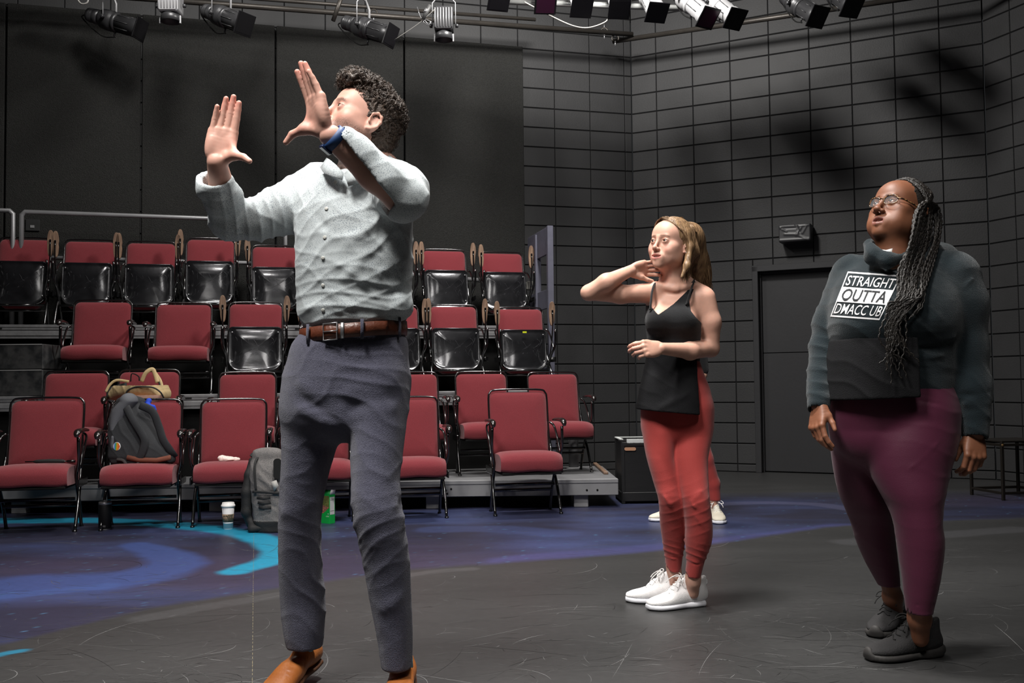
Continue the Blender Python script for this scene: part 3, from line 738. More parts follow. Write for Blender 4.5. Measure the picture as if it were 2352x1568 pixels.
for kd, px0, px1, top, lab in ((0, 170, 301, 688, 'open red third-row seat farthest left, nearest the black cases'), (0, 358, 486, 694, 'open red third-row seat, second from the left'),
        (1, 525, 650, 693, 'tipped-up third-row seat left of the man with scratched dull black pan'), (1, 700, 812, 695, 'tipped-up third-row seat hidden behind the torso of the man'),
        (1, 852, 958, 699, 'tipped-up third-row seat half hidden by the right side of the man'), (1, 985, 1099, 699, 'tipped-up third-row seat, second from the right, with bright glare low on its pan'),
        (1, 1139, 1251, 705, 'tipped-up third-row seat farthest right with a yellow tape mark on its pan')):
    ch['r3', px0] = place(kd, px0, px1, top, R3, D2, lab, G3)
for px0, px1, top, lab, dz in ((0, 112, 544, 'tipped-up back-row seat cut by the left edge', 0), (150, 262, 549, 'tipped-up back-row seat, second from the left, with a dark pan', 0), (292, 402, 553, 'tipped-up back-row seat, third from the left', 0),
        (430, 537, 545, 'tipped-up back-row seat fourth from the left, standing a little higher', .02), (578, 688, 562, 'tipped-up back-row seat under the raised elbow of the man', 0), (712, 812, 565, 'tipped-up back-row seat hidden behind the chest of the man', 0),
        (842, 938, 568, 'tipped-up back-row seat mostly behind the left arm of the man', 0), (970, 1071, 571, 'tipped-up back-row seat, second from the right end', 0), (1105, 1202, 577, 'tipped-up back-row seat at the right end beside the grey wooden frame', 0)):
    ch['r4', px0] = place(1, px0, px1, top, R4, D3, lab, G4, dz)
# yellow tape on one pan
o3 = ch['r3', 1139]; m = MB(); m.box((-.018, -.1585, .572), (.022, -.1570, .588)); tp = m.build('tape_mark', mat('yellow_tape', lin((205, 215, 30)), .5), o3); tp['label'] = 'small yellow tape mark'

# ---------------------------------------------------------------- rails and frames
M_rail = mat('rail_pipe', lin((150, 150, 152)), .4, .4, var=.1, vscale=9)
def rail(name, label, pts, r, extra=(), mt=None):
    t = thing(name, label, 'railing', pts[0]); b = V3(pts[0]); m = MB(); m.tube([V3(p)-b for p in pts], r, 12); m.build('top_rail', mt or M_rail, t)
    for nm, e in extra: m = MB(); m.tube([V3(p)-b for p in e], r if nm == 'post' else r*.85, 12); m.build(nm, mt or M_rail, t)
    return t
def onrow(px, py, Y0, k): d = cam_ray(px, py); tt = Y0/(d[1]-k*d[0]); return V3((0, 0, CAM_Z))+d*tt
RB = (10.13, .258)
a, b = onrow(50, 486, *RB), onrow(655, 508, *RB); lo, hi = onrow(50, 590, *RB), onrow(655, 606, *RB)
rail('guard_rail', 'pale metal guard rail behind the back row, ending at the man', [(a[0], a[1], D3), a+[0, 0, -.03], a+[.03, .007, 0], b-[.03, .007, 0], b-[0, 0, .03], (b[0], b[1], D3)], .022, [('lower_rail', [lo, hi])])
a2, b2 = onrow(-260, 476, *RB), onrow(30, 484, *RB)
rail('guard_rail', 'short stretch of pale guard rail cut by the left edge', [(a2[0], a2[1], D3), a2, b2-[.03, .007, 0], b2-[0, 0, .03], (b2[0], b2[1], D3)], .022, [('lower_rail', [onrow(-260, 578, *RB), onrow(30, 588, *RB)])])
c, d_ = onrow(690, 608, *RB), onrow(1236, 655, 10.15, .24)
m = MB(); m.tube([V3((0, 0, 0)), d_-c], .022, 12); o = m.build('back_bar', M_rail, loc=c); tag(o, 'pale horizontal bar running behind the right half of the back row', 'bar')
m = MB(); m.box((-.035, -.03, -.045), (.04, .04, .045), bev=.01); o = m.build('bar_end_box', mat('off_white_paint', lin((150, 148, 142)), .6, var=.1), loc=onrow(1217, 656, 10.02, .24)); tag(o, 'small off-white block at the end of the back bar', 'bracket')
# grey painted timber ladder frame at the riser end
M_timber = mat('grey_timber', lin((88, 88, 102)), .65, bump=.15, bscale=20, var=.1)
A = onrow(1264, 518, 9.35, 0); Bk = onrow(1214, 517, 10.15, 0)
t = thing('timber_frame', 'grey painted timber side frame at the right end of the risers', 'frame', (A[0], A[1], 0))
zt = A[2]; dv = (Bk-A)*[1, 1, 0]; L_ = float(np.linalg.norm(dv)); dd_ = dv/L_; Ft = Matrix(((dd_[0], -dd_[1], 0, 0), (dd_[1], dd_[0], 0, 0), (0, 0, 1, 0), (0, 0, 0, 1)))
for (x0, x1, z0, z1) in ((0, .05, 0, zt), (L_*.55, L_*.55+.05, 0, zt-.02)): m = MB(); m.box((x0, -.028, z0), (x1, .028, z1), Ft, .003); m.build('upright', M_timber, t)
for z0, z1 in ((zt-.26, zt), (1.66, 1.84), (.95, 1.1)): m = MB(); m.box((.05, -.012, z0), (L_, .012, z1), Ft, .003); m.build('cross_board', M_timber, t)
# small plate on the panel behind the rail
p = at_plane(75, 517, CO+nL*.08, nL); FLp = Matrix(((-dL[0], -nL[0], 0, 0), (-dL[1], -nL[1], 0, 0), (0, 0, 1, 0), (0, 0, 0, 1)))
t = thing('wall_plate', 'small dark wall outlet plate behind the guard rail at left', 'outlet', p); m = MB(); m.box((-.06, -.008, -.055), (.06, .004, .055), FLp, .003); m.build('plate', mat('plate_black', lin((36, 36, 37)), .5), t)
m = MB(); m.box((-.02, -.014, -.028), (.016, -.006, -.002), FLp, .002); m.build('socket', mat('pale_plastic', lin((128, 128, 130)), .5), t)
# ================================================================ figures: shared anatomy
def sub(dst, src, c, R, s=1.0):
    "place a local field (columns of R = local axes in the world) into dst"
    c = V3(c); R = np.array(R, float)[:3, :3]
    for fn, oc, r, k, mode in src.ops:
        dst._op((lambda f: (lambda p: f((p-c)@R/s)*s))(fn), c+R@(oc*s), r*s, k*s, mode)
def frame_from(y, z=None, x=None):
    "columns x,y,z; y kept, z or x made perpendicular (left-handed frames allowed when both x and z are given)"
    y = norm(y)
    if z is not None: z = norm(V3(z)-y*np.dot(z, y))
    if x is not None:
        x = V3(x)-y*np.dot(x, y)
        if z is not None: x = x-z*np.dot(x, z)
        x = norm(x)
        if z is None: z = np.cross(x, y)
    else: x = np.cross(y, z)
    return np.stack([x, y, z], 1)
def head_sdf(jaw=1.0, full=0.0, nose=1.0, nosew=1.0, lip=1.0, smile=0.0, opn=0.0, brow=1.0, neck=.052, lid=1.0):
    "face towards -y, up z, own left +x; chin about z=-.112, crown z=+.118"
    s = SDF(); J = opn
    s.ell((0, .014, .034), (.076, .096, .084), k=.0)
    s.ell((0, -.030, -.020), (.061+.006*full, .058, .082), k=.03)
    s.ell((0, -.046, .040), (.054, .042, .046), k=.03)
    s.ell((0, -.034, -.070-J), ((.050+.010*full)*jaw, .050, .036), k=.035)
    s.ell((0, -.0745, -.0975-J), (.021*jaw, .0165, .0155), k=.022)
    for q in (-1, 1):
        s.ell((q*(.046), -.050, -.022), (.021+.004*full, .024, .020), k=.022)
        s.ell((q*.0500, -.030, -.045), (.015, .030, .030), k=.03)
        if full: s.ell((q*.040, -.048, -.060-J*.6), (.026, .030, .028), k=.025)
        s.ell((q*.0555*jaw, -.004, -.058-J*.5), (.014, .022, .026), k=.03)
    s.cone((-.036, -.0805, .0175), (-.008, -.0875, .0145), .0075*brow, .0065*brow, k=.016); s.cone((.008, -.0875, .0145), (.036, -.0805, .0175), .0065*brow, .0075*brow, k=.016)
    for q in (-1, 1): s.ell((q*.0315, -.0990, -.0005), (.0180, .0165, .0110), k=.020, mode='s')
    s.cone((0, -.0855, .012), (0, -.1035*1.0-.003*nose, -.030), .0060, .0080*nose, k=.014)
    s.ell((0, -.1065-.003*nose, -.0355), (.0108*nosew, .0105*nose, .0092), k=.008)
    for q in (-1, 1):
        s.ell((q*.0122*nosew, -.0975, -.0400), (.0074*nosew, .0092, .0070), k=.007)
        s.ell((q*.0062*nosew, -.1030, -.0468), (.0034*nosew, .0052, .0034), k=.003, mode='s')
    z0 = -.0670; sm = smile
    s.ell((0, -.0800, z0-J*.5), (.030, .0125, .019+J*.5), k=.018)
    w = .0235+.004*sm; zc = z0+.004*sm
    up = [(-w, -.0800+.001*sm, zc), (-w*.55, -.0895, z0+.0035), (-.0035, -.0935, z0+.0055), (0, -.0930, z0+.0045), (.0035, -.0935, z0+.0055), (w*.55, -.0895, z0+.0035), (w, -.0800+.001*sm, zc)]
    lo = [(-w*.95, -.0800, zc-.0015), (-w*.5, -.0885, z0-.0060-J), (0, -.0920, z0-.0085-J), (w*.5, -.0885, z0-.0060-J), (w*.95, -.0800, zc-.0015)]
    gap = .0012+J*.95
    s.ell((0, -.092, z0-J*.5-.001+.002*sm), (w*.88, .016 if J > .003 else .006, gap), k=.0025, mode='s')
    s.path(up, [.0022, .0040*lip, .0044*lip, .0040*lip, .0044*lip, .0040*lip, .0022], k=.0035)
    s.path(lo, [.0022, .0047*lip, .0056*lip, .0047*lip, .0022], k=.0035)
    s.bump((-.012, -.094, -.054), (.012, -.094, -.054), .006, -.0006)
    if sm:
        for q in (-1, 1): s.bump((q*.020, -.091, -.038), (q*.034, -.078, -.066), .004, -.0012*sm); s.ell((q*.040, -.064, -.040), (.017, .014, .014), k=.014)
    else:
        for q in (-1, 1): s.bump((q*.019, -.090, -.042), (q*.029, -.080, -.062), .0045, -.0012)
    for q in (-1, 1):   # lids: a shell over the eyeball with an almond opening
        s.ell((q*.0313, -.0768, -.0008), (.0150, .0136, .0134), k=.007)
        s.bump((q*.020, -.088, .0078), (q*.043, -.085, .0070), .0022, -.0012)
        s.ell((q*.0315, -.0925, .0000), (.0148, .0085, .0049*lid), k=.0012, mode='s')
        u_ = [(.0185, -.0850, .0020), (.0240, -.0890, .0050), (.0315, -.0905, .0058), (.0395, -.0880, .0046), (.0450, -.0825, .0012)]
        s.path([(q*x, y, z*(.5+.5*lid)) for x, y, z in u_], [.0009, .0013, .0014, .0013, .0009], k=.002)
    for q in (-1, 1):   # ears
        s.ell((q*.0760, .018, -.012), (.0060, .017, .030), R=np.array(Matrix.Rotation(q*-.35, 3, 'Z') @ Matrix.Rotation(-.15, 3, 'X')), k=.008)
        rim = [(.0765, .000, -.004), (.0800, .004, .014), (.0850, .016, .0205), (.0890, .029, .013), (.0880, .033, -.003), (.0840, .028, -.019), (.0800, .014, -.032), (.0765, .004, -.034)]
        s.path([(q*x, y, z) for x, y, z in rim], [.0026, .0034, .0038, .0038, .0036, .0034, .0052, .0040], k=.005)
        s.ell((q*.0860, .011, -.009), (.0075, .0075, .0125), k=.006, mode='s')
        s.ell((q*.0800, .001, -.012), (.0030, .0035, .0055), k=.005)
    return s
def hand_sdf(curl=((.1, .1, .1),)*4, spread=(.08, .02, -.04, -.11), tdir=(.75, .6, -.25), tbend=.3, th=1.0, lens=1.0, fat=1.0):
    "x to the thumb side, y to the fingertips, z to the back of the hand; returns field + nail spots"
    s = SDF(); nails = []
    s.tube([((0, .004, 0), (.0270, 0, 0), (0, 0, .0190)), ((.001, .030, -.001), (.0345, 0, 0), (0, 0, .0175)), ((.0, .062, -.001), (.0415, 0, 0), (0, 0, .0150)), ((-.001, .088, 0), (.0405, .002, 0), (0, 0, .0120))], k=.0, power=2.5)
    s.ell((-.025, .040, -.008), (.012, .028, .0115), k=.016)
    base = ((.0300, .0900, 0), (.0100, .0950, .001), (-.0105, .0915, .0), (-.0295, .0830, -.001)); Ls = ((.042, .025, .020), (.046, .029, .021), (.042, .027, .021), (.033, .020, .018)); rr = ((.0098, .0090, .0080, .0066), (.0100, .0091, .0081, .0067), (.0095, .0086, .0077, .0064), (.0084, .0076, .0068, .0057))
    for f in range(4):
        p = V3(base[f]); a = spread[f]; q = 0; pts = [p-V3((math.sin(a)*.012, .012, 0))]; pts.append(p)
        for j in range(3):
            q += curl[f if len(curl) > 1 else 0][j]; d = V3((math.sin(a)*math.cos(q), math.cos(a)*math.cos(q), -math.sin(q))); p = p+d*Ls[f][j]*lens; pts.append(p)
        r = [q_*fat for q_ in rr[f]]; s.path(pts, [r[0]*.95, r[0], r[1], r[2], r[3]], k=.007, kj=.0022)
        s.ell(pts[1]+V3((0, 0, .0035)), (.0085, .009, .0085), k=.008)
        zz = V3((math.sin(a)*math.sin(q), math.cos(a)*math.sin(q), math.cos(q))); nails.append((pts[-1]-d*.004+zz*r[3]*.8, .0062))
        for j in (2, 3): s.bump(pts[j]-zz*r[1]-V3((.006, 0, 0)), pts[j]-zz*r[1]+V3((.006, 0, 0)), .0018, -.0009)
    t = norm(tdir); p0 = V3((.020, .012, -.006)); p1 = p0+norm(t+V3((.1, .5, -.2)))*.040*lens; p2 = p1+t*.033*lens; t3 = norm(t+V3((-.1, tbend, 0))*1.0); p3 = p2+t3*.027*lens
    s.cone(p0, p1, .0150*th, .0135*th, k=.016); s.cone(p1, p2, .0125*th, .0102*th, k=.006); s.cone(p2, p3, .0102*th, .0076*th, k=.003)
    s.cone(p1, (.028, .070, -.002), .0075, .0075, k=.016)
    s.bump((.012, .02, -.02), (.004, .07, -.018), .006, -.0018); s.bump((-.03, .072, -.018), (.02, .078, -.018), .003, -.0010)
    nails.append((p3-t3*.003+V3((0, .0, .005)), .0068))
    s.tips = pts; s.thumb = p3
    return s, nails
def shoe_sdf(kind, L=.285, W=.098, toe_up=0.0):
    "heel at y=0, toe +y, sole on z=0; returns upper, sole, opening centre"
    u = SDF(); so = SDF(); k = L/.285
    def pl(y): return 0
    hs = {'loafer': .062, 'runner': .078, 'chunky': .080}[kind]; st = {'loafer': .020, 'runner': .026, 'chunky': .028}[kind]
    secs = [((0, .014*k, st+.022), (.026, 0, 0), (0, 0, .030)), ((0, .05*k, st+.026), (.033, 0, 0), (0, 0, hs-.030)), ((0, .10*k, st+.024), (.035, 0, 0), (0, 0, hs-.036)), ((-.002, .15*k, st+.016), (.040, 0, 0), (0, 0, .036)), ((-.002, .20*k, st+.008), (.0445, 0, 0), (0, 0, .027)), ((0, .24*k, st+.004), (.040, 0, 0), (0, 0, .021)), ((.002, .268*k, st+.001), (.026, 0, 0), (0, 0, .014))]
    secs = [(a, (b[0]*W/.094, 0, 0), c) for a, b, c in secs]; u.tube(secs, k=0, power=2.3)
    u.cone((0, .030*k, st+.03), (0, .026*k, hs+st-.006), .031, .027, k=.02); u.cone((0, .06*k, st+.03), (0, .075*k, hs+st-.014), .032, .026, k=.02)
    if kind != 'loafer': u.cone((0, .155*k, st+.045), (0, .088*k, hs+st+.012), .020, .019, k=.015); u.cone((0, .006, st+.03), (0, -.002, hs+st+.012), .012, .010, k=.015)
    u.plane((0, 0, st-.004), (0, 0, -1), k=.006)
    u.ell((0, .052*k, hs+st+.010), (.023, .036, .042), k=.008, mode='s')
    n = 14; 
    for (y, w_) in ((.028, .034), (.06, .034), (.11, .034), (.155, .041), (.20, .046), (.238, .040), (.262, .026)): pass
    so.tube([((0, .016*k, st*.5), (.031*W/.094, 0, 0), (0, 0, st*.56)), ((0, .06*k, st*.5), (.037*W/.094, 0, 0), (0, 0, st*.56)), ((0, .11*k, st*.5), (.036*W/.094, 0, 0), (0, 0, st*.54)), ((-.002, .16*k, st*.5), (.044*W/.094, 0, 0), (0, 0, st*.52)), ((-.002, .205*k, st*.5), (.049*W/.094, 0, 0), (0, 0, st*.5)), ((0, .245*k, st*.5), (.043*W/.094, 0, 0), (0, 0, st*.5)), ((.002, .272*k, st*.55), (.026*W/.094, 0, 0), (0, 0, st*.45))], k=0, power=3.2)
    if kind == 'chunky': so.cone((0, .0, .02), (0, .05, .012), .030, .034, k=.02, flat=.8); so.ell((0, .278*k, .030), (.020, .012, .018), k=.012)
    so.plane((0, 0, 0), (0, 0, -1), k=.003)
    return u, so
def pix(V):
    d = np.asarray(V, float)-[0, 0, CAM_Z]; w_ = d@_F; return 1176+F_PX*(d@R2)/w_, 784-F_PX*(d@U2)/w_
def inpoly(x, y, P_):
    r = np.zeros(len(x), bool); n = len(P_)
    for i in range(n):
        (x0, y0), (x1, y1) = P_[i], P_[(i+1) % n]
        if y0 != y1: r ^= ((y0 > y) != (y1 > y)) & (x < (x1-x0)*(y-y0)/(y1-y0)+x0)
    return r
def vnormals(V, F):
    a = V[F[:, 2]]-V[F[:, 0]]; b = V[F[:, 3]]-V[F[:, 1]]; n = np.cross(a, b); N = np.zeros_like(V)
    for j in range(4): np.add.at(N, F[:, j], n)
    return N/(np.linalg.norm(N, axis=1, keepdims=True)+1e-12)
def ridged(V, d, freq, warp, seed, sharp=2.0):
    "long folds running across direction d"
    d = norm(d); n = fbm(V, 5.0, 2, seed)-.5; m = fbm(V, 2.6, 2, seed+5)
    r = 1-np.abs(np.sin(freq*(V@d)+warp*n*2*PI)); return (r**sharp)*np.clip((m-.30)*2.6, 0, 1)
def smooth_rim(V, F, it):
    "irons out the stair steps along a cut edge"
    e = np.concatenate([F[:, [0, 1]], F[:, [1, 2]], F[:, [2, 3]], F[:, [3, 0]]]); k = np.sort(e, 1); q, idx, cnt = np.unique(k[:, 0]*10**7+k[:, 1], return_index=True, return_counts=True); b = k[idx[cnt == 1]]
    for _ in range(it):
        A = np.zeros_like(V); n = np.zeros(len(V))
        for i, j in ((0, 1), (1, 0)): np.add.at(A, b[:, i], V[b[:, j]]); np.add.at(n, b[:, i], 1)
        m = n >= 2; V = V.copy(); V[m] = V[m]*.4+.6*A[m]/n[m][:, None]
    return V
def multi(s, lo, hi, h, fines, it=1):
    V, F = s.mesh(lo, hi, h); V = relax(V, F, it, .3); cen = V[F].mean(1); keep = np.ones(len(F), bool)
    for c, r, hf in fines: keep &= np.linalg.norm(cen-V3(c), axis=1) > r-h*RES
    Vs, Fs = [V], [F[keep]]; o = len(V)
    for i, (c, r, hf) in enumerate(fines):
        c = V3(c); v, f = s.mesh(c-r-.01, c+r+.01, hf); v = relax(v, f, 1, .4); ce = v[f].mean(1); k = np.linalg.norm(ce-c, axis=1) < r+h*.8
        for c2, r2, _ in fines[:i]: k &= np.linalg.norm(ce-V3(c2), axis=1) > r2
        Vs.append(v); Fs.append(f[k]+o); o += len(v)
    V = np.concatenate(Vs); F = np.concatenate(Fs); u = np.unique(F); m = np.full(len(V), -1); m[u] = np.arange(len(u)); return V[u], m[F]
def rows(L):
    out = []
    for (py, xl, xr, Y, hd) in L:
        a, b = at(xl, py, Y), at(xr, py, Y); c = (a+b)/2; out.append((c, (b-a)/2, V3((0, hd, 0))))
    return out
def pts(*L): return [at(a, b, c) for a, b, c in L]
class Person:
    def __init__(s, label, px, py, Y, cat='person'):
        p = at(px, py, Y); s.org = V3((p[0], p[1], 0)); s.root = thing('person', label, cat, s.org)
    def cloth(s, name, f, lo, hi, h, m, wr=(), it=2, parent=None, paint=None, label=None, disp=None, drop=None):
        V, F = f.mesh(lo, hi, h); V = relax(V, F, it)
        if drop is not None: F = F[~drop(V[F].mean(1))]; u_ = np.unique(F); m_ = np.full(len(V), -1); m_[u_] = np.arange(len(u_)); V = V[u_]; F = m_[F]; V = smooth_rim(V, F, 12)
        N = vnormals(V, F); d = np.zeros(len(V))
        for (dr, fr, wp, sd, amp, fn) in wr: d += amp*ridged(V, dr, fr, wp, sd)*(fn(V) if fn else 1)
        if disp is not None: d += disp(V, N)
        V = V+N*d[:, None]; V = relax(V, F, 1, .3)
        o = npmesh(name, V-s.org, F, m, parent or s.root, paint(V) if paint else None); 
        if label: o['label'] = label
        return o, V, F
    def add(s, mb, name, m, parent=None, label=None):
        mb.v = [tuple(np.array(v)-s.org) for v in mb.v]; o = mb.build(name, m, parent or s.root)
        if label: o['label'] = label
        return o
    def eyes(s, c, R, sc, body, iris=(70, 50, 36), look=(0, 0)):
        for q in (-1, 1):
            e = c+R@(V3((q*.0313, -.0765, -.0008))*sc); lk = norm(R@norm(V3((look[0], -1, look[1]))))
            m = MB(); r = .0120*sc; m.lathe([(r*math.sin(a), -r*math.cos(a)) for a in np.linspace(.02, PI-.02, 14)], base=e, axis=lk, n=20); eb = s.add(m, 'eye', mat('eye_white', lin((205, 198, 192)), .15, spec=.6), body)
            m = MB(); m.lathe([(.0062*sc*math.cos(a), r*.86+.0022*sc*math.sin(a)) for a in np.linspace(0, PI/2-.05, 6)], base=e, axis=lk, n=18); m.build
            s.add(m, 'iris', mat('iris_%d' % iris[0], lin(iris), .1, spec=.8), eb)
            m = MB(); m.lathe([(.0030*sc, r*.99+.0008*sc), (.0026*sc, r*1.0+.0012*sc), (.0001, r*1.0+.0013*sc)], base=e, axis=lk, n=14); s.add(m, 'pupil', mat('pupil', (.002, .002, .002), .05, spec=1), eb)
def head_paint(V, C, c, R, sc, lipc, lipk=.8, browc=None, brow_w=1.0, brow_k=.8, stub=None, cheek=None, z0=-.067, opn=0, shade=None):
    L = (V-c)@R/sc; x, y, z = L[:, 0], L[:, 1], L[:, 2]; ax = np.abs(x); near = (np.linalg.norm(L, axis=1) < .16)
    def mix(f, col): 
        f = np.clip(f, 0, 1)*near; C[:] = C*(1-f[:, None])+np.array(lin(col))*f[:, None]
    if cheek: mix(np.exp(-((ax-.042)**2+(z+.032)**2)/.016**2)*(y < -.03)*cheek[1], cheek[0])
    zt = z0+.0095-.25*ax; zb = z0-.0135-opn*1.05+.30*ax; f = np.clip((zt-z)/.0015, 0, 1)*np.clip((z-zb)/.0015, 0, 1)*np.clip((.0255-ax)/.002, 0, 1)*(y < -.0795)
    mix(f*lipk, lipc)
    if browc:
        zc = .0200+.010*np.clip(ax-.012, 0, .03)-.26*np.clip(ax-.038, 0, 1); w = (.0042-.045*np.clip(ax-.030, 0, 1))*brow_w
        nz = .6+.4*np.sin(x*2600+z*900); f = np.clip(1.25-np.abs(z-zc)/w, 0, 1)*np.clip((ax-.010)/.003, 0, 1)*np.clip((.050-ax)/.004, 0, 1)*(y < -.05); mix(f*brow_k*nz, browc)
    for q in (-1, 1):   # lash line
        d = np.abs(np.hypot((ax-.0315)/.0150, (z-.000)/.0056)-1); f = np.clip(1-d/.16, 0, 1)*(z > .0005)*(y < -.075); mix(f*.75, (40, 26, 22))
    if stub:
        n = vnoise(L, 900, 3); f = np.clip((-.030-z)/.02, 0, 1)*np.clip((ax*.9-.5*z-.038+.02*(z < -.085))/.018, 0, 1)+np.clip((-.078-z)/.01, 0, 1); f = f*(z > -.14)*(y < .03); mix(np.clip(f, 0, 1)*stub[1]*(.4+.9*n), stub[0])
    if shade: shade(L, mix)
    return C
# ================================================================ the man with raised hands
M_skin = mat('skin', (0, 0, 0), .5, spec=.4, attr='tint', sss=.12, bump=.05, bscale=500, var=.06, vscale=40)
def pattern_mat(name, base, dot, scale, thr, rough=.85):
    m = mat(name, base, rough, spec=.2, sheen=.15, bump=.12, bscale=500); nt = m.node_tree; N = nt.nodes; L = nt.links; b = N['Principled BSDF']
    tc = N.new('ShaderNodeTexCoord'); v = N.new('ShaderNodeTexVoronoi'); v.inputs['Scale'].default_value = scale; L.new(tc.outputs['Object'], v.inputs['Vector'])
    cr = N.new('ShaderNodeValToRGB'); cr.color_ramp.elements[0].position = thr; cr.color_ramp.elements[1].position = thr+.08; cr.color_ramp.elements[0].color = (1, 1, 1, 1); cr.color_ramp.elements[1].color = (0, 0, 0, 1); L.new(v.outputs['Distance'], cr.inputs[0])
    n = N.new('ShaderNodeTexNoise'); n.inputs['Scale'].default_value = 9; L.new(tc.outputs['Object'], n.inputs['Vector'])
    mu = N.new('ShaderNodeMath'); mu.operation = 'MULTIPLY'; L.new(cr.outputs[0], mu.inputs[0]); L.new(n.outputs['Fac'], mu.inputs[1])
    ad = N.new('ShaderNodeMath'); ad.operation = 'MULTIPLY'; L.new(mu.outputs[0], ad.inputs[0]); ad.inputs[1].default_value = 1.5; ad.use_clamp = True
    mx = N.new('ShaderNodeMix'); mx.data_type = 'RGBA'; L.new(ad.outputs[0], mx.inputs['Factor']); mx.inputs['A'].default_value = (*base, 1); mx.inputs['B'].default_value = (*dot, 1); L.new(mx.outputs['Result'], b.inputs['Base Color']); return m
M_shirt = pattern_mat('speckled_shirt', lin((184, 191, 193)), lin((98, 108, 120)), 300, .27)
M_trouser = mat('blue_grey_twill', lin((92, 92, 108)), .9, spec=.15, sheen=.2, bump=.5, bscale=600, color2=lin((78, 78, 94)), var=.5, vscale=160, stretch=(1, 1, .4))
def build_man():
    P = Person('man in speckled pale shirt and grey trousers framing the view with raised hands', 812, 1500, 3.0)
    hc, yaw, pit = at(828, 283, 2.96), math.radians(-60), math.radians(25)
    R = np.array(Matrix.Rotation(yaw, 3, 'Z') @ Matrix.Rotation(-pit, 3, 'X')); sc = 1.0
    b = SDF(); sub(b, head_sdf(jaw=1.03, nose=1.1, brow=1.15, opn=.002), hc, R, sc)
    b.cone(hc+R@V3((0, .030, -.05)), at(862, 395, 2.99), .056, .060, k=.03); b.cone(hc+R@V3((0, -.01, -.07)), at(845, 395, 2.95), .040, .050, k=.03)
    # trunk and legs under the clothes
    b.tube(rows([(400, 770, 925, 3.0, .075), (440, 705, 935, 3.0, .09), (520, 700, 930, 3.0, .10), (640, 705, 925, 3.0, .095), (760, 705, 918, 3.0, .095), (850, 690, 915, 3.0, .10), (900, 700, 910, 3.0, .09)]), k=.03)
    b.path(pts((725, 880, 3.02), (702, 1160, 3.06), (703, 1350, 3.14), (702, 1470, 3.16)), [.065, .036, .032, .028], k=.04)
    b.path(pts((870, 880, 2.97), (868, 1160, 2.90), (893, 1350, 2.95), (905, 1520, 2.98)), [.068, .04, .034, .028], k=.04)
    # image-left arm (his right)
    eR, wR = at(524, 508, 2.95), at(498, 372, 2.80)
    b.path([at(715, 450, 3.06), eR], [.050, .038], k=.03); b.path([eR, eR*.55+wR*.45, wR], [.038, .040, .0275], k=.02)
    yd = norm(at(531, 215, 2.80)-wR)
    RR = frame_from(yd, z=(-.12, .99, 0), x=(1, 0, 0)); h1, n1 = hand_sdf(curl=((.06, .05, .05), (.05, .05, .06), (.03, .08, .08), (.10, .12, .10)), spread=(-.02, .0, .015, .03), tdir=(.90, -.10, -.55), tbend=-.25, fat=1.16)
    h1s = 1.0; sub(b, h1, wR, RR, h1s)
    # image-right arm (his left)
    eL, wL = at(924, 456, 2.66), at(760, 312, 2.56)
    b.path([at(905, 430, 2.98), eL], [.055, .042], k=.03); b.path([eL, eL*.6+wL*.4, wL], [.042, .043, .0290], k=.02)
    y2 = norm(at(698, 145, 2.56)-at(746, 306, 2.56)); nrm = V3((-.80, -.60, 0.05))
    RL = frame_from(y2, z=-nrm, x=(-.7, .7, 0)); h2, n2 = hand_sdf(curl=((.10, .06, .05), (.04, .04, .03), (.03, .05, .05), (.10, .10, .10)), spread=(-.04, -.02, .0, .02), tdir=(.92, -.05, -.75), tbend=-.55, fat=1.16)
    sub(b, h2, wL+y2*.012+V3((-.012, 0, 0)), RL, 1.0)
    lo, hi = V3((-1.05, 2.45, .05)), V3((.45, 3.35, 1.98))
    hd1, hd2 = wR+yd*.085, wL+y2*.095
    V, F = multi(b, lo, hi, .006, [(hc, .155, .0021), (hd1+[.02, 0, -.01], .14, .0024), (hd2+[-.02, 0, -.01], .14, .0024)])
    C = np.tile(np.array(lin((208, 160, 143))), (len(V), 1)); n = fbm(V, 30, 3, 4)[:, None]; C *= .93+.14*n
    C = head_paint(V, C, hc, R, sc, (160, 92, 84), .55, (40, 27, 20), 1.5, 1.0, stub=((88, 66, 58), .75), cheek=((205, 128, 112), .35))
    for w_, A, H_, nn in ((wR, RR, h1, n1), (wL+y2*.012, RL, h2, n2)):
        L = (V-w_)@A; red = np.clip((L[:, 1]-.135)/.05, 0, 1)*(np.linalg.norm(L-[0, .09, 0], axis=1) < .14); f = np.clip(red*.55+.35*np.exp(-((L[:, 0]-.06)**2+(L[:, 1]-.05)**2)/.035**2)*(np.linalg.norm(L, axis=1) < .2), 0, .6)[:, None]; C = C*(1-f)+np.array(lin((205, 122, 108)))*f
    body = npmesh('body', V-P.org, F, M_skin, P.root, C)
    P.eyes(hc, R, sc, body, (74, 56, 40), (-.15, .05))
    # hair: dark curls, shorter at the sides
    Mh = mat('dark_brown_hair', lin((44, 34, 28)), .5, spec=.5, bump=.6, bscale=220, color2=lin((76, 60, 48)), var=.5, vscale=60)
    g = SDF(); Q = lambda x, y, z: hc+R@(V3((x, y, z))*sc)
    g.ell(Q(0, .026, .038), (.084, .098, .090), R=R, k=0); g.ell(Q(0, .060, -.03), (.070, .058, .060), R=R, k=.03); g.ell(Q(0, -.030, .104), (.062, .066, .032), R=R, k=.03); g.ell(Q(0, -.075, .098), (.048, .034, .024), R=R, k=.025)
    g.ell(Q(0, -.082, .012), (.085, .055, .066), R=R, k=.012, mode='s'); g.ell(Q(.085, .0, -.045), (.030, .030, .046), R=R, k=.012, mode='s'); g.ell(Q(-.085, .0, -.045), (.030, .030, .046), R=R, k=.012, mode='s'); g.ell(Q(.085, -.038, .0), (.030, .028, .05), R=R, k=.012, mode='s')
